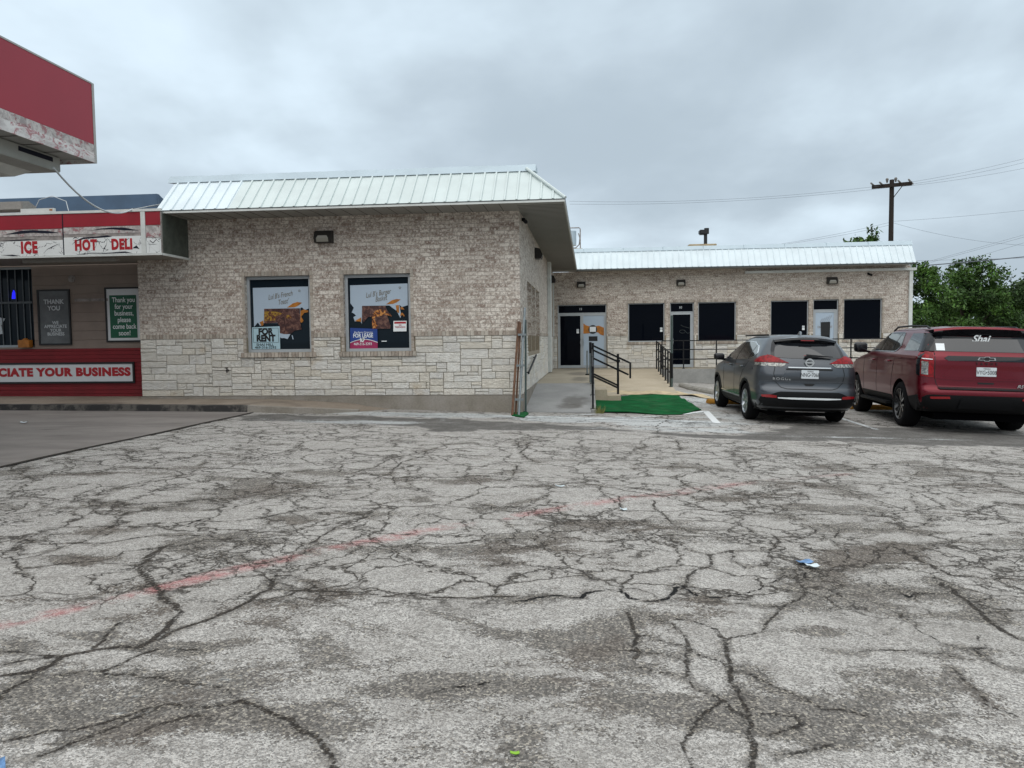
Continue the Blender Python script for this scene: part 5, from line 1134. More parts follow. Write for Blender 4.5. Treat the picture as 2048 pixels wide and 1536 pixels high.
# ------------------------------------------------------------------ carpets, cloth, stops
def sheet(name, poly, mat, label, cat, th=.012, wob=.012, res=.13, lift=.012):
    pts = [Vector(p_) for p_ in poly]; n = len(pts); bp = []
    for i in range(n):
        a, c = pts[i], pts[(i+1) % n]; k = max(1, int((c-a).length/res)); bp += [a.lerp(c, j/k) for j in range(k)]
    xs0, xs1 = min(p_.x for p_ in bp), max(p_.x for p_ in bp); ys0, ys1 = min(p_.y for p_ in bp), max(p_.y for p_ in bp); inner = []
    from mathutils.geometry import intersect_point_line
    def inside(q):
        c_ = False
        for i in range(n):
            a, d_ = pts[i], pts[(i+1) % n]
            if (a.y > q.y) != (d_.y > q.y) and q.x < (d_.x-a.x)*(q.y-a.y)/(d_.y-a.y)+a.x: c_ = not c_
        return c_
    x = xs0+res*.6
    while x < xs1:
        y = ys0+res*.6
        while y < ys1:
            q = Vector((x, y))
            if inside(q) and min((q-p_).length for p_ in bp) > res*.5: inner.append(q)
            y += res
        x += res
    V_ = bp+inner; nb = len(bp)
    vo, eo, fo, *_ = delaunay_2d_cdt(V_, [(i, (i+1) % nb) for i in range(nb)], [list(range(nb))], 1, 1e-5)
    r_ = random.Random(len(V_)); vs = []
    for v_ in vo:
        wv = wob*(math.sin(v_.x*5.1+v_.y*2.3)*math.sin(v_.y*3.7+1.1)*.6+math.sin(v_.x*2.1-v_.y*4.4+.5)*.5+.9); wv = max(wv, 0)
        vs.append((v_.x, v_.y, gl(v_.x, v_.y)+lift+wv))
    b = MB(); b.add(vs, [tuple(f) for f in fo]); bot = [(x, y, z-th) for x, y, z in vs]
    b.add(bot, [tuple(reversed(f)) for f in fo]); base = 0; N_ = len(vs)
    for i in range(nb): j = (i+1) % nb; b.f.append((i, i+N_, j+N_, j)); b.m.append(0); b.c.append((1, 1, 1, 1))
    o = b.build(name, mat, smooth=True); o.location = LOC; o.rotation_euler = (0, 0, -A_); return tag(o, label, cat)
sheet('green_carpet', [(1.52,3.3),(1.75,3.45),(2.15,3.45),(2.17,4.88),(2.6,5.77),(3.77,6.0),(3.76,5.15),(3.80,1.77),(3.22,.6),(2.7,.43),(2.2,.62),(1.56,.48),(1.515,1.4)], 'green_carpet', 'large green outdoor carpet spread in front of the concrete steps', 'carpet', wob=.02)
sheet('green_carpet', [(-.10,-.78),(-.13,.02),(.09,.20),(.18,-.25),(.15,-.95)], 'green_carpet', 'small green carpet scrap under the leaning planks', 'carpet', wob=.008, res=.08)
sheet('cloth_strip', [(1.9,5.2),(2.5,6.0),(3.7,6.25),(4.15,6.0),(4.5,5.2),(4.7,5.3),(4.3,6.6),(3.9,7.4),(3.0,7.1),(2.0,6.7),(1.6,5.8)], 'tan_cloth', 'wrinkled tan cloth strip along the foot of the tan ramp', 'cloth', wob=.03)
def stop(label, p0, p1, mat, r=.085, name='wheel_stop'):
    p0, p1 = Vector(p0), Vector(p1); b = MB(); dv = (p1-p0).normalized(); nr = Vector((-dv.y, dv.x))
    prof = [(-r*1.15, 0), (-r*1.05, r*.7), (-r*.5, r*1.25), (r*.5, r*1.25), (r*1.05, r*.7), (r*1.15, 0)]; vs = []
    for p_ in (p0, p1):
        for a, h in prof: q = p_+nr*a; vs.append((q.x, q.y, gl(q.x, q.y)+h))
    n = len(prof); b.add(vs, [(i, i+1, i+1+n, i+n) for i in range(n-1)]+[tuple(range(n-1, -1, -1)), tuple(range(n, 2*n)), (0, n, 2*n-1, n-1)])
    o = b.build(name, mat, bevel=.015); o.location = LOC; o.rotation_euler = (0, 0, -A_); return tag(o, label, 'wheel stop', 'wheel stops in the parking bays')
stop('farther grey concrete wheel stop near the tan ramp railing', (4.42, 10.6), (4.55, 8.75), 'wheel_stop', .10)
stop('nearer grey concrete wheel stop lying askew past the green carpet', (4.62, 8.7), (4.98, 7.0), 'wheel_stop', .11)
stop('yellow wheel stop at the front tyre of the grey car', (4.22, 3.75), (6.0, 4.1), 'yellow_stop', .09)
stop('yellow wheel stop at the front tyre of the red car', (6.9, 3.35), (8.9, 3.6), 'yellow_stop', .09)
# weed + litter
o = bld('weed_tuft', 'dry yellow weed tuft at the foot of the ramp kerb', 'weed'); b = MB(); r_ = random.Random(2)
for k in range(60):
    a_ = r_.uniform(0, 6.28); L_ = r_.uniform(.06, .2); bx_, by_ = 1.56+r_.uniform(-.06, .1), .42+r_.uniform(-.08, .1); z_ = gl(bx_, by_); w_ = .006
    b.face([(bx_-w_, by_, z_), (bx_+w_, by_, z_), (bx_+math.cos(a_)*L_*.6, by_+math.sin(a_)*L_*.4, z_+L_)])
b.build('blades', 'weed', o, fix=False)
def litter(name, mat, X, Y, w_, d_, rz, label, curl=.01, z=0):
    b = MB(); N_ = 5; vs = []
    for j in range(N_+1):
        for i in range(N_+1):
            u, v_ = i/N_-.5, j/N_-.5; vs.append((u*w_, v_*d_, .006+curl*(abs(u)**1.5*3+.4*math.sin(v_*6+u*3)+.4)))
    b.add(vs, [(j*(N_+1)+i, j*(N_+1)+i+1, (j+1)*(N_+1)+i+1, (j+1)*(N_+1)+i) for j in range(N_) for i in range(N_)])
    vs2 = [(x, y, z_-.002) for x, y, z_ in vs]; b.add(vs2, [tuple(reversed((j*(N_+1)+i, j*(N_+1)+i+1, (j+1)*(N_+1)+i+1, (j+1)*(N_+1)+i))) for j in range(N_) for i in range(N_)])
    o = b.build(name, mat, smooth=True, fix=False); o.location = (X, Y, gz(X, Y)+.004); o.rotation_euler = (0, 0, rz); return tag(o, label, 'litter')
litter('paper_scrap', 'litter_blue', 1.98, 5.12, .10, .07, .5, 'crumpled blue and white wrapper on the cracked asphalt at right')
litter('paper_scrap', 'litter_white', 2.0, 5.04, .075, .06, .2, 'white torn half of the blue wrapper on the asphalt')
litter('paper_scrap', 'litter_white', .967, 6.625, .055, .05, .1, 'small square white paper scrap on the asphalt by the red line')
litter('paper_scrap', 'litter_white', .472, 7.623, .09, .025, .0, 'narrow pale scrap lying beyond the red line')
litter('paper_scrap', 'litter_white', -7.9, 12.28, .10, .07, .3, 'tiny white scrap on the dark apron at left', z=.01).location.z += .02
litter('paper_scrap', 'litter_blue', -1.78, 2.49, .10, .09, .6, 'blue and white wrapper cut off by the bottom left of the view')
litter('fallen_leaf', 'leaf_green', -.005, 2.657, .032, .018, .15, 'bright green leaf on the dark asphalt near the camera', .004)
# ------------------------------------------------------------------ cars
def carpaint(name, c, c2=None):
    m, t = newmat(name); b = t.pbsdf(Base_Color=lin(c), Roughness=.30, Metallic=.6, Coat_Weight=.45); b.inputs['Coat Roughness'].default_value = .03; b.inputs['Specular IOR Level'].default_value = .35
carpaint('paint_grey', '#474b50'); carpaint('paint_red', '#620518')
m, t = newmat('car_glass'); t.pbsdf(Base_Color=(.010, .012, .015, 1), Roughness=.03, Specular_IOR_Level=.6, Coat_Weight=.25)
m, t = newmat('car_glass_dark'); t.pbsdf(Base_Color=(.004, .004, .006, 1), Roughness=.08, Specular_IOR_Level=.45)
simple('tyre', '#0c0c0e', .9, nz=.2, nsc=20, spec=.15); simple('chrome', '#c9ced2', .12, 1.); simple('rim_silver', '#a9aeb2', .28, .9); simple('rim_black', '#1a1b1e', .3, .5, coat=.5)
simple('cladding', '#0c0d0f', .6, spec=.22); simple('under_dark', '#030304', .95, spec=.05)
m, t = newmat('tail_red'); co = t.coord(); t.pbsdf(Base_Color=t.mix(t.ss(t.noise(co, 18, 2), .4, .6), lin('#6c0910'), lin('#8e1018')), Roughness=.3, Coat_Weight=.05, Specular_IOR_Level=.25)
m, t = newmat('tail_clear'); co = t.coord(); t.pbsdf(Base_Color=t.mix(t.ss(t.noise(co, 30, 3), .4, .65), lin('#5c5c5a'), lin('#9a9a94')), Roughness=.1, Metallic=.3, Coat_Weight=1.)
simple('plate_white', '#c9cfd2', .4); simple('seam', '#08090a', .7); simple('reflector', '#8a1018', .25, coat=1.)
class Body:
    """stack of plan outlines; half outline x in [xr,xf] with superellipse corners"""
    def __init__(s, rows, ar=.38, nr=3.6, af=.75, nf=2.7):
        Z = np.array(rows, float); s.ar, s.nr, s.af, s.nf = ar, nr, af, nf
        # parameter along the stack, dense + smoothed
        q = np.concatenate([[0], np.cumsum(np.hypot(np.hypot(np.diff(Z[:, 0]), np.diff(Z[:, 1])*.8), np.diff(Z[:, 3])*.8)+np.abs(np.diff(Z[:, 2]))*.25+1e-4)])
        tt = np.linspace(0, q[-1], 400); D = np.stack([np.interp(tt, q, Z[:, k]) for k in range(4)], 1)
        k_ = np.array([1, 2, 3, 4, 3, 2, 1.]); k_ /= k_.sum()
        for _ in range(2):
            E = np.pad(D, ((3, 3), (0, 0)), 'edge')
            for k in range(4): D[:, k] = np.convolve(E[:, k], k_, 'valid')
        s.D = D; s.mono = D[:np.argmax(D[:, 0])+1]
    def at(s, z): m_ = s.mono; return [np.interp(z, m_[:, 0], m_[:, k]) for k in (1, 2, 3)]
    def yside(s, x, z):
        xr, xf, W = s.at(z); y = W
        u = (x-xr)/s.ar
        if u < 1: y = W*(1-(1-max(u, 0))**s.nr)**(1/s.nr)
        u = (xf-x)/s.af
        if u < 1: y = min(y, W*(1-(1-max(u, 0))**s.nf)**(1/s.nf))
        xm = (xr+xf)/2; return y*(1-.018*((x-xm)/(xf-xr)*2)**2)
    def xrear(s, y, z):
        xr, xf, W = s.at(z); v = min(abs(y)/(W*.985), .9995); return xr+s.ar*(1-(1-v**s.nr)**(1/s.nr))
    def S(s, x, z, o): return (x, s.yside(x, z)+o, z)
    def Rr(s, y, z, o): return (s.xrear(y, z)-o, y, z)
    def mesh(s, nring=74):
        idx = np.linspace(0, len(s.D)-1, nring).astype(int); rings = []
        a1 = np.linspace(0, 1, 16); a2 = np.linspace(0, 1, 14)
        for i in idx:
            z, xr, xf, W = s.D[i]; pts = []
            ar = min(s.ar, (xf-xr)*.4); af = min(s.af, (xf-xr)*.4)
            for a in a1:   # rear: angle sweep
                th = a*math.pi/2; u = 1-math.cos(th)**(2/s.nr); v = math.sin(th)**(2/s.nr); pts.append((xr+ar*(1-(1-u) if 0 else (1-math.cos(th)**(2/s.nr))), W*v))
            for q in np.linspace(0, 1, 40)[1:-1]: pts.append((xr+ar+(xf-xr-ar-af)*q, W))
            for a in a2:
                th = (1-a)*math.pi/2; pts.append((xf-af*(1-math.cos(th)**(2/s.nf)), W*math.sin(th)**(2/s.nf)))
            xm = (xr+xf)/2; pts = [(x, y*(1-.018*((x-xm)/(xf-xr)*2)**2)) for x, y in pts]
            rings.append([(x, y, z) for x, y in pts]+[(x, -y, z) for x, y in pts[-2:0:-1]])
        n = len(rings[0]); vs = [p_ for r_ in rings for p_ in r_]
        fs = [(i*n+k, i*n+(k+1) % n, (i+1)*n+(k+1) % n, (i+1)*n+k) for i in range(len(rings)-1) for k in range(n)]
        fs += [tuple(range(n-1, -1, -1)), tuple(range((len(rings)-1)*n, len(rings)*n))]
        return vs, fs
def shell(name, poly, fn, mat, parent, o=.004, res=.06, mirror=False, dep=.012):
    pts = [Vector(p_) for p_ in poly]; n = len(pts); bp = []
    for i in range(n):
        a, c = pts[i], pts[(i+1) % n]; k = max(1, int((c-a).length/res+.5)); bp += [a.lerp(c, j/k) for j in range(k)]
    def inside(q):
        c_ = False
        for i in range(n):
            a, d_ = pts[i], pts[(i+1) % n]
            if (a.y > q.y) != (d_.y > q.y) and q.x < (d_.x-a.x)*(q.y-a.y)/(d_.y-a.y)+a.x: c_ = not c_
        return c_
    xs0, xs1 = min(p_.x for p_ in bp), max(p_.x for p_ in bp); ys0, ys1 = min(p_.y for p_ in bp), max(p_.y for p_ in bp); inner = []
    x = xs0+res*.5
    while x < xs1:
        y = ys0+res*.5
        while y < ys1:
            q = Vector((x, y))
            if inside(q) and min((q-p_).length for p_ in bp) > res*.45: inner.append(q)
            y += res
        x += res
    nb = len(bp)
    vo, eo, fo, *_ = delaunay_2d_cdt(bp+inner, [(i, (i+1) % nb) for i in range(nb)], [list(range(nb))], 1, 1e-6)
    out = []
    for sg in ((1, -1) if mirror else (1,)):
        b = MB(); top = [fn(v_.x, v_.y, o) for v_ in vo]; bot = [fn(v_.x, v_.y, -dep) for v_ in bp]
        top = [(p_[0], p_[1]*sg, p_[2]) for p_ in top]; bot = [(p_[0], p_[1]*sg, p_[2]) for p_ in bot]
        N_ = len(top); b.add(top+bot, [tuple(f) for f in fo]+[(i, i+N_, (i+1) % nb+N_, (i+1) % nb) for i in range(nb)])
        ob = b.build(name, mat, parent, smooth=True, angle=R(40)); out.append(ob)
    return out
def strip(name, line_, fn, mat, parent, w_=.012, o=.005, mirror=False):
    L_ = [Vector(p_) for p_ in line_]; up, dn = [], []
    for i, p_ in enumerate(L_):
        d_ = (L_[min(i+1, len(L_)-1)]-L_[max(i-1, 0)]).normalized(); nn_ = Vector((-d_.y, d_.x))*w_/2; up.append(p_+nn_); dn.append(p_-nn_)
    return shell(name, [tuple(q) for q in up]+[tuple(q) for q in dn[::-1]], fn, mat, parent, o=o, res=.08, mirror=mirror, dep=.004)
def wheel(parent, x, y, r, w_, side, style, rr_):
    W_ = empty('wheel'); W_.parent = parent; W_.location = (x, y, r); s_ = side
    b = MB(); h = w_/2
    prof = [(rr_, -h+.01), (rr_+.015, -h), (r-.045, -h-.004), (r-.012, -h+.02), (r, -h+.05), (r, h-.05), (r-.012, h-.02), (r-.045, h+.004), (rr_+.015, h), (rr_, h-.01)]
    b.lathe(prof, (0, 0, 0), 'y', 56, closed=True); b.build('tyre', 'tyre', W_, smooth=True, angle=R(50))
    b = MB(); f = s_*h; mat = 'rim_silver' if style == 0 else 'rim_black'
    P_ = [(rr_, f*.98), (rr_-.012, f*1.0), (rr_-.03, f*.8), (rr_-.045, f*.1), (rr_-.045, -f*.8), (rr_, -f*.8)]
    b.lathe(P_, (0, 0, 0), 'y', 56, closed=True)
    b.lathe([(0, f*.80), (.045, f*.82), (.075, f*.72), (.08, f*.4), (0, f*.4)], (0, 0, 0), 'y', 24)
    n = 5 if style == 0 else 6
    for k in range(n):
        for da in ((-.17, .17) if style == 0 else (-.13, .13)):
            a0 = 2*math.pi*k/n+.3; a1 = a0+da*(1.5 if style == 0 else 1.9); r0, r1 = .055, rr_-.02
            c0, c1 = Vector((math.cos(a0)*r0, f*.78, math.sin(a0)*r0)), Vector((math.cos(a1)*r1, f*.92, math.sin(a1)*r1)); d_ = (c1-c0).normalized(); t_ = Vector((-d_.z, 0, d_.x)).normalized()*(.022 if style == 0 else .016); dp = Vector((0, -s_*.035, 0))
            b.hexa([c0-t_+dp, c1-t_*1.1+dp, c1+t_*1.1+dp, c0+t_+dp, c0-t_, c1-t_*1.1, c1+t_*1.1, c0+t_])
    b.build('rim', mat, W_, smooth=True, angle=R(30))
    b = MB(); b.lathe([(0, 0), (rr_*.72, 0), (rr_*.72, .012), (0, .012)], (0, s_*.02, 0), 'y', 32); b.build('brake_disc', 'rim_silver' if style == 0 else 'cladding', W_)
    if style:
        b = MB()
        for k in range(n):
            a0 = 2*math.pi*k/n+.3; a1 = a0+.24; c0, c1 = Vector((math.cos(a0)*.07, f*.80+s_*.004, math.sin(a0)*.07)), Vector((math.cos(a1)*(rr_-.03), f*.93+s_*.004, math.sin(a1)*(rr_-.03))); d_ = (c1-c0).normalized(); t_ = Vector((-d_.z, 0, d_.x)).normalized()*.004
            b.face([c0-t_, c1-t_, c1+t_, c0+t_])
        b.build('spoke_edge', 'chrome', W_, fix=False)
def finish_body(bo, root, wheels, ra, mats, zcut, halfw):
    """cut wheel wells, set lower cladding material"""
    cut = MB(); cut.mi = 0
    for x, z in wheels:
        for sg in (1, -1): cut.lathe([(0, -.34), (ra, -.34), (ra, .34), (0, .34)], (x, sg*(halfw-.12), z), 'y', 64)
    co_ = cut.build('cut', 'under_dark')
    md = bo.modifiers.new('b', 'BOOLEAN'); md.operation = 'DIFFERENCE'; md.object = co_; md.solver = 'EXACT'
    try: md.material_mode = 'TRANSFER'
    except Exception: pass
    dg = bpy.context.evaluated_depsgraph_get(); me = bpy.data.meshes.new_from_object(bo.evaluated_get(dg)); bo.modifiers.clear(); bo.data = me; bpy.data.objects.remove(co_)
    me.polygons.foreach_set('use_smooth', [True]*len(me.polygons)); me.set_sharp_from_angle(angle=R(38))
def place_car(root, X, Y, head, sc=(1, 1, 1)):
    f = Vector((math.sin(head), math.cos(head), 0)); f.z = -.033*f.x+.003*f.y; f.normalize(); n = Vector((.033, -.003, 1)).normalized(); l = n.cross(f).normalized()
    M = Matrix((f, l, n)).transposed().to_4x4(); M.translation = Vector((X, Y, gz(X, Y)+.0)); root.matrix_world = M @ Matrix.Diagonal((*sc, 1))
def plate_(root, bd, z, name_top, num, tilt=0, w_=.31, h_=.155, off=.012):
    x = bd.xrear(0, z)-off; pl = empty('licence_plate'); pl.parent = root
    b = MB(); b.box(x-.006, x+.02, -w_/2, w_/2, z-h_/2, z+h_/2); b.build('panel', 'plate_white', pl, bevel=.004)
    ro = (R(90), 0, R(-90)); text('lettering', num, (x-.008, 0, z-.012), 'letter_black', pl, rot=ro, size=.098, bold=.0, xs=.74, extr=.001)
    text('lettering', name_top, (x-.008, 0, z+.053), 'letter_black', pl, rot=ro, size=.036, bold=.0, extr=.001, space=1.1)
ROT_R = (R(90), 0, R(-90))
def mirror_(root, cx, cy, cz, rx, ry, rz, sg_):
    def pw(v, e): return math.copysign(abs(v)**e, v)
    b = MB(); nu, nv_ = 20, 12; vs = []
    for j in range(nv_+1):
        ph = -math.pi/2+math.pi*j/nv_
        for i in range(nu):
            th = 2*math.pi*i/nu; k = 1+.18*sg_*pw(math.sin(th), .6)*0
            vs.append((cx+rx*pw(math.cos(ph), .55)*pw(math.cos(th), .6), cy+ry*pw(math.cos(ph), .55)*pw(math.sin(th), .6), cz+rz*pw(math.sin(ph), .55)+.012*sg_*(0)))
    b.add(vs, [(j*nu+i, j*nu+(i+1) % nu, (j+1)*nu+(i+1) % nu, (j+1)*nu+i) for j in range(nv_) for i in range(nu)])
    mo = b.build('wing_mirror', 'car_glass_dark', root, smooth=True, angle=R(60))
    b = MB(); b.sqtube((cx+.01, cy-sg_*ry*1.6, cz-rz*.9), (cx, cy-sg_*ry*.5, cz-rz*.7), .05, .05); b.build('mirror_arm', 'car_glass_dark', mo)
# ======================= grey crossover
C1 = empty('parked_car', label='dark grey compact crossover parked nose-in between the green carpet and the red car', cat='car', group='cars parked facing the rear wing')
rows = [(.24,-.80,3.45,.78),(.32,-.95,3.58,.86),(.42,-1.02,3.64,.90),(.56,-1.045,3.66,.915),(.66,-1.03,3.67,.92),(.70,-.985,3.665,.918),(.80,-.975,3.65,.92),(.92,-.985,3.58,.92),(1.0,-.97,3.35,.915),(1.06,-.955,3.0,.905),(1.12,-.935,2.72,.89),(1.2,-.90,2.5,.865),(1.26,-.87,2.36,.835),(1.36,-.80,2.14,.775),(1.48,-.71,1.88,.70),(1.56,-.64,1.68,.645),(1.60,-.60,1.52,.605),(1.635,-.54,1.36,.54),(1.66,-.42,1.15,.42),(1.672,-.2,.85,.22)]
bd = Body(rows, ar=.36, nr=3.2, af=.8, nf=2.5); vs, fs = bd.mesh(); b = MB(); b.add(vs, fs); bo = b.build('body', ['paint_grey', 'under_dark'], C1, smooth=True)
finish_body(bo, C1, [(0, .36), (2.705, .36)], .405, None, .4, .93)
S, Q = bd.S, bd.Rr
shell('lower_cladding', [(-.70,.26),(-.46,.26),(-.46,.42),(-.40,.56),(-.28,.70),(-.12,.79),(.05,.815),(.22,.79),(.36,.71),(.46,.58),(.5,.44),(.52,.40),(2.2,.40),(2.22,.5),(2.30,.63),(2.42,.73),(2.56,.79),(2.72,.81),(2.9,.79),(3.04,.71),(3.14,.57),(3.18,.42),(3.2,.3),(3.12,.3),(3.10,.45),(3.02,.60),(2.92,.70),(2.80,.755),(2.68,.76),(2.55,.73),(2.42,.64),(2.34,.53),(2.31,.40),(2.29,.26),(.41,.26),(.41,.42),(.37,.55),(.28,.67),(.15,.745),(0,.765),(-.14,.74),(-.26,.67),(-.36,.56),(-.405,.43),(-.41,.27)][::-1], S, 'cladding', C1, o=.008, res=.05, mirror=True)
# rear lower bumper
shell('rear_cladding', [(-.86,.26),(.86,.26),(.88,.40),(.84,.52),(.70,.555),(.60,.60),(.52,.625),(-.52,.625),(-.60,.60),(-.70,.555),(-.84,.52),(-.88,.40)], Q, 'cladding', C1, o=.008)
shell('bumper_strip', [(-.56,.50),(-.3,.487),(.3,.487),(.56,.50),(.56,.516),(.3,.520),(-.3,.520),(-.56,.516)], Q, 'letter_white', C1, o=.025)  # silver strip coloured plain white in place of its bright reflection
shell('reflector', [(.58,.505),(.82,.515),(.84,.555),(.70,.565),(.58,.55)], Q, 'reflector', C1, o=.014, mirror=True)
# tailgate seam, rear glass, upper dark spoiler
strip('tailgate_seam', [(-.62,1.24),(-.60,1.1),(-.63,.95),(-.60,.80),(-.50,.70),(-.40,.675),(.40,.675),(.50,.70),(.60,.80),(.63,.95),(.60,1.1),(.62,1.24)], Q, 'seam', C1, .012, .003)
shell('rear_window', [(-.60,1.245),(-.3,1.228),(.3,1.228),(.60,1.245),(.585,1.36),(.545,1.47),(.50,1.53),(.3,1.50),(0,1.492),(-.3,1.50),(-.50,1.53),(-.545,1.47),(-.585,1.36)], Q, 'car_glass', C1, o=.006, res=.05)
shell('window_surround', [(-.66,1.26),(-.60,1.235),(-.585,1.36),(-.54,1.47),(-.50,1.54),(-.55,1.58),(-.60,1.50),(-.64,1.38)], Q, 'car_glass_dark', C1, o=.004, mirror=True)
b = MB(); N_ = 24; vs = []
for i in range(N_+1):
    y = -.56+1.12*i/N_; k = abs(y)/.56; xr0 = bd.xrear(min(abs(y), .5), 1.53)
    top = 1.612-.055*k**2.2; vs += [(xr0-.10+.05*k**3, y, top-.035), (xr0-.085+.05*k**3, y, top+.004), (xr0+.34, y, 1.655-.10*k**3), (xr0+.03, y, 1.505+.02*k**2), (xr0-.02, y, 1.498+.02*k**2)]
b.add(vs, [(i*5+j, (i+1)*5+j, (i+1)*5+(j+1) % 5, i*5+(j+1) % 5) for i in range(N_) for j in range(5)]+[(0, 1, 2, 3, 4), tuple(N_*5+j for j in (4, 3, 2, 1, 0))])
b.mi = 0; sp = b.build('spoiler', ['car_glass_dark', 'paint_grey'], C1, smooth=True, angle=R(40))
for pl in sp.data.polygons: pl.material_index = 1 if pl.normal.z > .5 and pl.center.z > 1.57 else 0
shell('brake_light', [(-.12,1.545),(.12,1.545),(.12,1.56),(-.12,1.56)], lambda y, z, o: (bd.xrear(0, 1.53)-.10-o, y, z+.008), 'reflector', C1, o=.004)
# tail lights: red boomerang over clear lens, wrapping onto the side
tl_r = [(.36,1.145),(.55,1.235),(.66,1.285),(.72,1.29),(.72,1.15),(.52,1.15)]; tl_c = [(.40,1.14),(.52,1.142),(.72,1.142),(.72,1.085),(.50,1.075),(.44,1.10)]
shell('tail_light', tl_r, Q, 'tail_red', C1, o=.014, res=.04, mirror=True); shell('tail_light_lens', tl_c, Q, 'tail_clear', C1, o=.010, res=.04, mirror=True)
shell('tail_light', [(-.86,1.15),(-.86,1.29),(-.72,1.27),(-.52,1.18),(-.50,1.15)][::-1], S, 'tail_red', C1, o=.014, res=.04, mirror=True); shell('tail_light_lens', [(-.86,1.142),(-.52,1.142),(-.60,1.09),(-.86,1.082)], S, 'tail_clear', C1, o=.010, res=.04, mirror=True)
# plate recess, chrome strip, handle
shell('plate_recess', [(-.38,1.035),(.38,1.035),(.50,.90),(.38,.855),(-.38,.855),(-.50,.90)], Q, 'paint_grey', C1, o=.010, dep=.01)
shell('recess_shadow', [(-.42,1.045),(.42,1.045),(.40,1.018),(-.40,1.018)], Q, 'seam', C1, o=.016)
shell('chrome_strip', [(-.38,1.056),(.38,1.056),(.38,1.076),(-.38,1.076)], Q, 'rim_silver', C1, o=.020)
b = MB(); b.lathe([(.052, -.02), (.078, -.02), (.078, -.034), (.052, -.034)], (bd.xrear(0, 1.15)+.0, 0, 1.158), 'x', 32, closed=True); x_ = bd.xrear(0, 1.158); b.box(x_-.036, x_-.02, -.085, .085, 1.143, 1.172); b.build('emblem', 'chrome', C1, smooth=True)
plate_(C1, bd, .945, 'TEXAS', 'NNG•7068', off=.024)
text('model_letters', 'ROGUE', (bd.xrear(.5, .85)-.012, .49, .852), 'chrome', C1, rot=ROT_R, size=.066, bold=.0, space=1.25, extr=.003, xs=1.3)
shell('tailgate_handle', [(-.10,.775),(.10,.775),(.06,.735),(-.06,.735)], Q, 'seam', C1, o=.008)
strip('crease', [(-.85,.79),(-.62,.81),(-.3,.80),(.3,.80),(.62,.81),(.85,.79)], Q, 'paint_grey', C1, .02, .012)
b = MB(); xw = bd.xrear(0, 1.25); b.hexa([(xw-.05, -.04, 1.245), (xw-.02, -.04, 1.245), (xw-.02, .08, 1.24), (xw-.05, .08, 1.24), (xw-.05, -.04, 1.285), (xw-.02, -.04, 1.285), (xw-.02, .08, 1.275), (xw-.05, .08, 1.275)]); b.hexa([(xw-.05, -.42, 1.262), (xw-.03, -.42, 1.262), (xw-.03, .05, 1.255), (xw-.05, .05, 1.255), (xw-.04, -.42, 1.275), (xw-.02, -.42, 1.275), (xw-.02, .05, 1.31), (xw-.04, .05, 1.31)]); b.build('wiper', 'black_plastic', C1)
# side glass with bright surround
sg = [(-.42,1.31),(-.20,1.44),(.20,1.515),(.80,1.53),(1.25,1.50),(1.65,1.40),(2.02,1.22),(2.12,1.16),(1.5,1.145),(.6,1.165),(-.12,1.20),(-.34,1.245)]
shell('side_window', sg, S, 'car_glass', C1, o=.005, res=.07, mirror=True)
strip('window_trim', [sg[0]]+sg[1:7], S, 'chrome', C1, .016, .009, mirror=True); strip('window_trim', [sg[0], sg[-1], sg[-2]], S, 'chrome', C1, .016, .009, mirror=True)
strip('window_pillar', [(.98,1.15),(.95,1.525)], S, 'car_glass_dark', C1, .06, .008, mirror=True); strip('window_pillar', [(.02,1.19),(-.03,1.48)], S, 'car_glass_dark', C1, .035, .008, mirror=True)
for x in ([(.98,1.13),(.97,.8),(.96,.45)], [(1.98,1.13),(2.03,.9),(2.0,.45)], [(-.10,1.16),(.20,.98),(.42,.80),(.47,.62)]): strip('door_seam', x, S, 'seam', C1, .008, .003, mirror=True)
strip('side_crease', [(-.5,1.02),(.2,1.0),(1.2,.98),(2.2,.98),(3.0,.95)], S, 'paint_grey', C1, .03, .010, mirror=True); strip('side_trim', [(.5,.47),(1.3,.46),(2.2,.46)], S, 'chrome', C1, .014, .014, mirror=True)
for xh in (.22, 1.25):
    for sg_ in (1, -1): b = MB(); p0 = S(xh, 1.0, .03); b.tube([(xh, sg_*(p0[1]-.03), 1.03), (xh+.02, sg_*p0[1], 1.03), (xh+.18, sg_*p0[1], 1.028), (xh+.20, sg_*(p0[1]-.03), 1.028)], .015, 8); b.build('door_handle', 'paint_grey', C1, smooth=True)
for sg_ in (1, -1):
    mirror_(C1, 2.06, sg_*1.02, 1.18, .075, .115, .075, sg_)
    b = MB(); b.sqtube((-.2, sg_*.56, 1.655), (1.4, sg_*.60, 1.645), .03); b.build('roof_rail', 'black_plastic', C1)
b = MB(); b.prism([(-.36, 1.665), (-.18, 1.672), (-.30, 1.735), (-.36, 1.725)], 'y', -.02, .02); b.build('antenna_fin', 'rim_silver', C1, bevel=.008)
for x, y in ((0, .80), (0, -.80), (2.705, .80), (2.705, -.80)): wheel(C1, x, y, .362, .225, 1 if y > 0 else -1, 0, .235)
b = MB(); b.box(-.78, 3.3, -.66, .66, .17, .32); b.build('underbody', 'under_dark', C1); b = MB(); b.box(-.82, -.70, -.35, .35, .24, .33); b.build('muffler', 'torn_grey', C1)  # underbody box shaped low and wide to deepen the shade under the car
place_car(C1, 5.46, 14.87, R(4.2), (1.03, 1.0, 1.0))
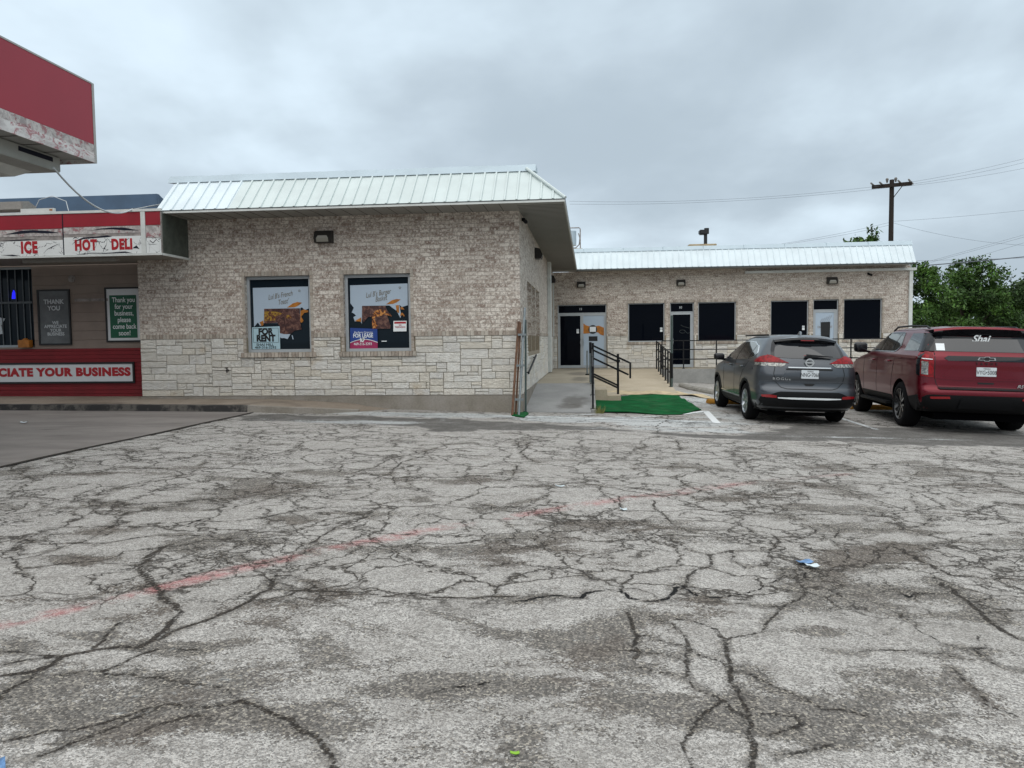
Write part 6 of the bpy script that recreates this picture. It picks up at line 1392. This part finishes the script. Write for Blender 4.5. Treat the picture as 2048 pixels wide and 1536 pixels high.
# ======================= red full-size SUV
C2 = empty('parked_car', label='dark red full size SUV with black wheels parked at the right edge', cat='car', group='cars parked facing the rear wing')
rows = [(.36,-.98,3.80,.90),(.44,-1.10,3.88,.97),(.56,-1.16,3.92,1.01),(.66,-1.18,3.94,1.025),(.76,-1.175,3.95,1.03),(.80,-1.135,3.95,1.03),(.98,-1.125,3.93,1.03),(1.10,-1.12,3.85,1.03),(1.20,-1.12,3.5,1.03),(1.28,-1.115,3.0,1.025),(1.34,-1.10,2.72,1.01),(1.38,-1.075,2.60,.985),(1.44,-1.05,2.48,.955),(1.56,-.99,2.24,.91),(1.68,-.93,1.98,.86),(1.76,-.88,1.80,.82),(1.81,-.83,1.64,.77),(1.84,-.76,1.48,.69),(1.865,-.6,1.25,.52),(1.875,-.3,1.0,.3)]
bd = Body(rows, ar=.30, nr=4.2, af=.6, nf=3.0); vs, fs = bd.mesh(); b = MB(); b.add(vs, fs); bo = b.build('body', ['paint_red', 'under_dark'], C2, smooth=True)
finish_body(bo, C2, [(0, .42), (3.07, .42)], .475, None, .4, 1.03)
S, Q = bd.S, bd.Rr
shell('lower_cladding', [(.52,.38),(2.55,.38),(2.56,.56),(.50,.56)], S, 'cladding', C2, o=.006, mirror=True)
shell('lower_cladding', [(-1.0,.365),(-.50,.365),(-.50,.60),(-.95,.66)], S, 'cladding', C2, o=.018, mirror=True)
shell('rear_cladding', [(-.97,.365),(.97,.365),(1.0,.60),(.92,.66),(.85,.675),(-.85,.675),(-.92,.66),(-1.0,.60)], Q, 'cladding', C2, o=.018)
shell('tow_cover', [(-.42,.44),(.42,.44),(.40,.60),(.34,.63),(-.34,.63),(-.40,.60)], Q, 'black_plastic', C2, o=.045)
shell('reflector', [(.56,.612),(.86,.602),(.87,.640),(.57,.650)], Q, 'reflector', C2, o=.030, mirror=True)
shell('bumper_top', [(-.72,.775),(.72,.775),(.75,.80),(-.75,.80)], Q, 'cladding', C2, o=.024)
strip('tailgate_seam', [(-.80,1.40),(-.80,.98),(-.77,.86),(-.74,.81),(.74,.81),(.77,.86),(.80,.98),(.80,1.40)], Q, 'seam', C2, .012, .003)
shell('rear_window', [(-.81,1.425),(.81,1.425),(.78,1.60),(.75,1.70),(.5,1.685),(0,1.68),(-.5,1.685),(-.75,1.70),(-.78,1.60)], Q, 'car_glass', C2, o=.006, res=.06)
shell('rear_pillar_glass', [(-1.10,1.40),(-.88,1.42),(-.80,1.78),(-.72,1.78),(-.80,1.60),(-.90,1.41)][::-1] if 0 else [(-.93,1.42),(-.74,1.42),(-.66,1.74),(-.84,1.74)], S, 'car_glass_dark', C2, o=.024, res=.05, mirror=True)
shell('rear_pillar_glass', [(.80,1.425),(.93,1.43),(.86,1.74),(.75,1.74),(.77,1.60)], Q, 'car_glass_dark', C2, o=.024, mirror=True)
b = MB(); N_ = 24; vs = []
for i in range(N_+1):
    y = -.80+1.60*i/N_; k = abs(y)/.80; xr0 = bd.xrear(min(abs(y), .7), 1.70); top = 1.845-.05*k**3
    vs += [(xr0-.15+.06*k**4, y, top-.030), (xr0-.13+.06*k**4, y, top+.006), (xr0+.40, y, 1.872-.09*k**4), (xr0+.03, y, 1.70), (xr0-.02, y, 1.692)]
b.add(vs, [(i*5+j, (i+1)*5+j, (i+1)*5+(j+1) % 5, i*5+(j+1) % 5) for i in range(N_) for j in range(5)]+[(0, 1, 2, 3, 4), tuple(N_*5+j for j in (4, 3, 2, 1, 0))])
sp = b.build('spoiler', ['car_glass_dark', 'paint_red'], C2, smooth=True, angle=R(40))
for pl in sp.data.polygons: pl.material_index = 1 if (pl.center.z > 1.76 and pl.index % 5 in (0, 1)) else 0
text('window_script', 'Shai', (bd.xrear(.04, 1.66)-.03, .06, 1.645), 'letter_white', C2, rot=ROT_R, size=.17, bold=.02, shear=.35, extr=.002)
for y in (.70, -.76): shell('sticker', [(y-.065, 1.44), (y+.065, 1.44), (y+.065, 1.56), (y-.065, 1.56)], Q, 'letter_white', C2, o=.010, res=.05, dep=.0)
# lamp clusters: housing on the corner
shell('tail_light', [(.81,.97),(.995,.99),(1.0,1.36),(.97,1.40),(.83,1.40)], Q, 'tail_red', C2, o=.016, res=.035, mirror=True)
shell('tail_light', [(-.98,.99),(-.98,1.40),(-.92,1.36),(-.86,1.25),(-.86,1.02)], S, 'car_glass_dark', C2, o=.012, res=.035, mirror=True)
shell('tail_light_lens', [(.90,1.01),(.99,1.02),(.99,1.25),(.90,1.24)], Q, 'tail_clear', C2, o=.024, res=.035, mirror=True)
shell('tail_light_bar', [(.84,1.275),(.985,1.285),(.985,1.30),(.84,1.29)], Q, 'letter_white', C2, o=.026, res=.035, mirror=True)
shell('trim_band', [(-.60,1.265),(.60,1.265),(.66,1.31),(.60,1.35),(-.60,1.35),(-.66,1.31)], Q, 'car_glass_dark', C2, o=.012)
x_ = bd.xrear(0, 1.308)-.022
b = MB(); b.prism([(-.145,1.285),(-.045,1.285),(-.035,1.268),(.035,1.268),(.045,1.285),(.145,1.285),(.125,1.33),(.04,1.33),(.03,1.347),(-.04,1.347),(-.05,1.33),(-.13,1.33)], 'x', x_, x_+.02); b.build('emblem', 'chrome', C2)
b = MB(); b.prism([(-.12,1.293),(-.038,1.293),(-.028,1.276),(.028,1.276),(.038,1.293),(.12,1.293),(.105,1.322),(.033,1.322),(.023,1.339),(-.03,1.339),(-.04,1.322),(-.11,1.322)], 'x', x_-.004, x_); b.build('emblem_inlay', 'letter_black', C2)
text('model_letters', 'TAHOE', (bd.xrear(0, 1.23)-.014, 0, 1.222), 'letter_black', C2, rot=ROT_R, size=.055, bold=.02, space=2.4, extr=.003)
shell('plate_recess', [(-.52,1.165),(.52,1.165),(.68,1.0),(.60,.975),(-.60,.975),(-.68,1.0)], Q, 'paint_red', C2, o=.010)
plate_(C2, bd, 1.085, 'TEXAS', 'VYG•5008', off=.024)
strip('crease', [(-.80,.97),(-.5,.955),(.5,.955),(.80,.97)], Q, 'paint_red', C2, .03, .014); shell('tailgate_handle', [(-.13,.905),(.13,.905),(.12,.875),(-.12,.875)], Q, 'seam', C2, o=.008)
text('trim_letters', 'RST', (bd.xrear(.5, .85)-.014, -.56, .85), 'chrome', C2, rot=ROT_R, size=.075, bold=.02, shear=.3, extr=.003, xs=1.2)
# side glass
sg = [(2.34,1.385),(2.22,1.46),(2.0,1.60),(1.75,1.715),(1.45,1.755),(.55,1.76),(.42,1.74),(.30,1.52),(.42,1.42),(.55,1.395)]
shell('side_window', sg, S, 'car_glass', C2, o=.005, res=.07, mirror=True); strip('window_trim', sg[2:8], S, 'car_glass_dark', C2, .03, .008, mirror=True); strip('window_trim', [sg[7], sg[8], sg[9], sg[0]], S, 'rim_silver', C2, .016, .009, mirror=True)
strip('window_pillar', [(1.52,1.39),(1.42,1.75)], S, 'car_glass_dark', C2, .09, .008, mirror=True); strip('window_pillar', [(.78,1.39),(.60,1.75)], S, 'car_glass_dark', C2, .04, .008, mirror=True)
shell('quarter_window', [(-.70,1.42),(.02,1.42),(-.02,1.74),(-.62,1.735)], S, 'car_glass', C2, o=.005, res=.07, mirror=True)
for x in ([(1.50,1.37),(1.50,.9),(1.48,.58)], [(2.42,1.34),(2.48,1.0),(2.45,.58)], [(.34,1.37),(.45,1.1),(.52,.85),(.52,.6)]): strip('door_seam', x, S, 'seam', C2, .008, .003, mirror=True)
strip('side_crease', [(-.8,1.30),(0,1.30),(1.5,1.29),(2.6,1.26),(3.3,1.18)], S, 'paint_red', C2, .035, .012, mirror=True)
for xh in (.62, 1.65):
    for sg_ in (1, -1): b = MB(); p0 = S(xh, 1.2, .035); b.tube([(xh, sg_*(p0[1]-.035), 1.21), (xh+.02, sg_*p0[1], 1.21), (xh+.20, sg_*p0[1], 1.21), (xh+.22, sg_*(p0[1]-.035), 1.21)], .017, 8); b.build('door_handle', 'paint_red', C2, smooth=True)
for sg_ in (1, -1):
    mirror_(C2, 2.28, sg_*1.16, 1.455, .08, .135, .11, sg_)
    b = MB(); b.tube([(-.60, sg_*.72, 1.80), (-.40, sg_*.73, 1.865), (.4, sg_*.75, 1.885), (1.2, sg_*.74, 1.875), (1.5, sg_*.72, 1.80)], .018, 8); b.build('roof_rail', 'black_plastic', C2, smooth=True)
    b = MB(); b.box(.62, 2.48, sg_*.93, sg_*1.07, .36, .42); b.build('side_step', 'cladding', C2, bevel=.015)
for x, y in ((0, .875), (0, -.875), (3.07, .875), (3.07, -.875)): wheel(C2, x, y, .42, .285, 1 if y > 0 else -1, 1, .29)
b = MB(); b.box(-.95, 3.6, -.72, .72, .23, .42); b.build('underbody', 'under_dark', C2); b = MB(); b.box(-.95, -.8, -.12, .12, .34, .42); b.build('tow_hitch', 'under_dark', C2)  # underbody box hangs low, shaped to darken the ground beneath the SUV
place_car(C2, 8.25, 14.1, R(10.3), (1., 1., 1.))
# ------------------------------------------------------------------ trees
def tree(label, X, Y, H, Rr_, n, seed, zbase=-.6, trunk=.2, leaf=.17, blobs=None, tone=1., group='trees beyond the rear wing'):
    rs = np.random.RandomState(seed); root = empty('tree', (X, Y, zbase), 0, label, 'tree', group)
    b = MB(); b.tube([(0, 0, 0), (.05, 0, H*.25), (-.1, .1, H*.55)], [trunk, trunk*.75, trunk*.4], 10); b.build('trunk', 'bark', root, smooth=True)
    bl = blobs or [(rs.uniform(-.6, .6)*Rr_, rs.uniform(-.6, .6)*Rr_, H*(.35+.5*rs.rand()), Rr_*rs.uniform(.28, .55)) for _ in range(14)]
    b = MB()
    for bx_, by_, bz_, br_ in bl[:9]: b.tube([(-.05, .05, H*.3), (bx_*.5, by_*.5, (bz_+H*.3)/2), (bx_, by_, bz_+br_*.3)], [trunk*.4, trunk*.22, trunk*.08], 6)
    b.build('limbs', 'bark', root, smooth=True)
    kids = []
    for bx_, by_, bz_, br_ in bl:
        for _ in range(11):
            dk_ = rs.normal(size=3); dk_ /= np.linalg.norm(dk_); dk_[2] = abs(dk_[2])*.9 if rs.rand() < .7 else dk_[2]; q_ = rs.uniform(.65, 1.08)
            kids.append((bx_+dk_[0]*br_*q_, by_+dk_[1]*br_*q_, bz_+dk_[2]*br_*q_, br_*rs.uniform(.16, .40)))
    bl = kids; bl = np.array(bl); pk = rs.choice(len(bl), n, p=bl[:, 3]**2/np.sum(bl[:, 3]**2)); dirn = rs.normal(size=(n, 3)); dirn /= np.linalg.norm(dirn, axis=1)[:, None]
    # twigs: leaves gather in small clusters
    nc = n//16; cd = rs.normal(size=(nc, 3)); cd /= np.linalg.norm(cd, axis=1)[:, None]; cb = rs.choice(len(bl), nc, p=bl[:, 3]**2/np.sum(bl[:, 3]**2)); cr = rs.uniform(.5, 1.2, nc)
    cp = bl[cb, :3]+cd*(bl[cb, 3]*cr)[:, None]*np.array([1, 1, .85]); ci = rs.randint(0, nc, n)
    pos = cp[ci]+rs.normal(0, .13, (n, 3)); stray = rs.rand(n) < .22; pos[stray] = bl[pk[stray], :3]+dirn[stray]*(bl[pk[stray], 3]*rs.uniform(.3, .95, stray.sum()))[:, None]
    u = rs.normal(size=(n, 3)); u /= np.linalg.norm(u, axis=1)[:, None]; v_ = np.cross(u, rs.normal(size=(n, 3))); v_ /= np.linalg.norm(v_, axis=1)[:, None]; sz = leaf*rs.uniform(.5, 1.2, n)
    a = u*sz[:, None]; c = v_*(sz*.42)[:, None]
    V = np.stack([pos-a, pos-c, pos+a, pos+c], 1).reshape(-1, 3).astype(np.float32)
    me = bpy.data.meshes.new('crown'); me.vertices.add(len(V)); me.vertices.foreach_set('co', V.ravel()); me.loops.add(len(V)); me.loops.foreach_set('vertex_index', np.arange(len(V), dtype=np.int32)); me.polygons.add(n); me.polygons.foreach_set('loop_start', np.arange(0, 4*n, 4, dtype=np.int32)); me.polygons.foreach_set('loop_total', np.full(n, 4, np.int32)); me.update(calc_edges=True)
    at = me.color_attributes.new('Col', 'FLOAT_COLOR', 'POINT'); k = (rs.uniform(.75, 1.25, n)*rs.uniform(.6, 1.5, nc)[ci]*tone); cl_ = np.stack([k*rs.uniform(.9, 1.15, n), k, k*.8, np.ones(n)], 1); at.data.foreach_set('color', np.repeat(cl_, 4, 0).astype(np.float32).ravel())
    me.materials.append(MATS['foliage']); o = bpy.data.objects.new('crown', me); COL.objects.link(o); o.parent = root; return root
tree('dense green tree right behind the end of the rear wing', 27.2, 46, 7.2, 3.6, 26000, 1, leaf=.125, blobs=[(-1.6,0,4.6,1.7),(-.8,-1,3.2,1.9),(.8,0,4.9,1.5),(1.8,-.5,3.4,1.8),(-2.4,0,3,1.6),(.2,.3,5.7,.9),(-2.6,.5,5.2,1.1),(2.9,0,2.6,1.5),(-1.2,-1.4,1.9,1.6),(1.2,-1.4,1.9,1.6)])
tree('lower spreading tree between the two taller trees at right', 30.6, 49, 5.4, 3.2, 22000, 2, leaf=.125, blobs=[(-1.4,0,3.2,1.6),(1.0,0,3.5,1.5),(0,-1,2.2,1.8),(2.4,0,2.6,1.4),(-2.6,0,2.4,1.4),(0,0,4.2,1.0),(2.8,-1,1.6,1.4)], tone=.9)
tree('tall dark green tree at the right edge of the view', 34.0, 47, 7.6, 3.8, 26000, 3, leaf=.125, blobs=[(-1.6,0,4.6,1.5),(.6,0,5.4,1.8),(2.2,0,4.4,1.9),(-2.4,-.5,3.2,1.5),(0,-1,3.4,2.0),(-1,.3,5.9,.9),(2.0,-1,2.4,1.9),(-1.4,-1,1.9,1.7),(1.2,.3,6.5,.9)], tone=.8)
tree('dark tree filling the gap low behind the lower tree', 29.0, 54, 6.2, 3.4, 12000, 6, leaf=.2, blobs=[(-2,0,3.0,1.8),(1,0,3.4,1.9),(3.5,0,3.2,1.9),(0,-1,1.8,2),(4.5,0,2,2)], tone=.7)
tree('leafy branch tips rising above the roof beside the utility pole', 20.9, 46, 8.0, 1.6, 2600, 4, leaf=.16, blobs=[(-.75,0,7.35,.42),(-.2,0,7.3,.38),(.45,0,7.6,.4),(.75,0,8.1,.3),(.2,0,6.9,.5),(-.6,0,6.8,.5),(.4,0,5.8,1.0)], trunk=.12)
# ------------------------------------------------------------------ utility pole, wires, roof things
U = empty('utility_pole', (22.25, 45, -.8), R(-28), 'dark wooden utility pole with crossarm behind the rear wing', 'utility pole')
b = MB(); b.tube([(0, 0, 0), (0, 0, 11.35)], [.17, .125], 14); b.build('pole', 'wood_pole', U, smooth=True)
b = MB(); b.sqtube((-1.05, -.18, 11.0), (1.05, -.18, 11.0), .16, .2); b.build('crossarm', 'wood_pole', U)
b = MB(); b.sqtube((.55, -.14, 10.92), (.1, -.12, 10.3), .04); b.build('brace', 'wood_pole', U)
for x in (-.95, -.5, .45, .98):
    for d_ in (1, -1): b = MB(); b.tube([(x, -.18, 11.0+.1), (x+d_*.10, -.18+d_*.75, 11.1)], [.05, .05], 8); b.build('insulator', 'insulator', U, smooth=True)
for x in (-.25, .2): b = MB(); b.tube([(x, 0, 11.2), (x, 0, 11.4), (x, 0, 11.46)], [.04, .09, .06], 10); b.build('insulator', 'insulator', U, smooth=True)
for i, (p0, p1, s_, lb) in enumerate([((22.0,45,10.25),(3.5,45.5,9.62),.35,'upper power line running left from the utility pole'),((22.1,45,10.1),(3.5,45,9.36),.3,'lower power line running left from the utility pole'),((22.6,45,10.3),(30.5,43,11.7),.15,'uppermost power line running right from the utility pole'),((22.7,45,10.2),(30.5,43.5,11.5),.15,'second power line running right from the utility pole'),((22.8,45,10.15),(30.5,44,11.15),.12,'third power line running right from the utility pole'),((22.3,45,8.15),(30.5,45,8.75),.05,'faint wire leaving the pole midway to the right'),((22.3,45,8.08),(30.5,45,6.65),.25,'drooping service wire from the pole down to the right'),((22.2,45,8.1),(12.5,48,6.8),.2,'upper thin wire sloping left from the pole to the roof'),((22.2,45,7.95),(14,47,6.9),.18,'lower thin wire sloping left from the pole to the roof'),((24.5,45,5.8),(31,44,7.6),.0,'crossing wire rising behind the trees at right'),((24.6,45,5.75),(31,44,7.45),.0,'crossing wire just under another behind the trees'),((23.4,45,5.85),(31,45,5.95),.0,'level wire just above the tree tops'),((24.0,44,5.5),(31,44,6.05),.02,'thick dark cable across the tree tops at right'),((26.0,46,5.6),(31,45,7.1),.0,'lowest crossing wire at the right edge')]):
    b = MB(); b.tube(sag(p0, p1, s_, 16), .03 if 'thick' in lb else .0065, 5); tag(b.build('power_line', 'cable_dark', smooth=True), lb, 'wire', 'overhead wires')
P_ = empty('lot_lamp', (11.41, 45, -.8), 0, 'small dark lamp post head above the rear roof', 'street lamp'); b = MB(); b.tube([(0, 0, 0), (0, 0, 8.45)], .10, 10); b.build('pole', 'frame_black', P_, smooth=True); b = MB(); b.box(-.38, .12, -.2, .2, 8.30, 8.58); b.build('head', 'frame_black', P_, bevel=.05); b = MB(); b.tube([(.06, 0, 8.35), (.06, 0, 8.68)], .14, 10); b.build('cap', 'frame_black', P_, smooth=True)
o = bld('roof_equipment', 'pale flat roof unit just behind the ridge of the rear wing', 'roof unit'); b = MB(); b.box(6.1, 7.4, 22, 23.5, 4.6, 5.93); b.build('housing', 'tan_cloth', o, bevel=.02)
o = bld('roof_equipment', 'grey can shaped unit with pipes behind the corner of the near roof', 'roof unit'); b = MB(); b.tube([(.62, 20, 5.75), (.62, 20, 6.4)], .20, 16); b.build('can', 'galv', o, smooth=True)
b = MB(); b.tube([(.45, 20, 6.55), (.95, 20, 6.55), (1.0, 20, 6.5), (1.0, 20, 5.6)], .025, 8); b.tube([(.92, 20, 6.3), (.98, 20, 6.1), (.95, 20, 5.8), (.8, 20, 5.65), (.5, 20, 5.6)], .025, 8); b.build('pipes', 'torn_grey', o, smooth=True); b = MB(); b.box(.3, 1.1, 19.6, 20.4, 4.6, 5.58); b.build('base', 'tan_cloth', o)
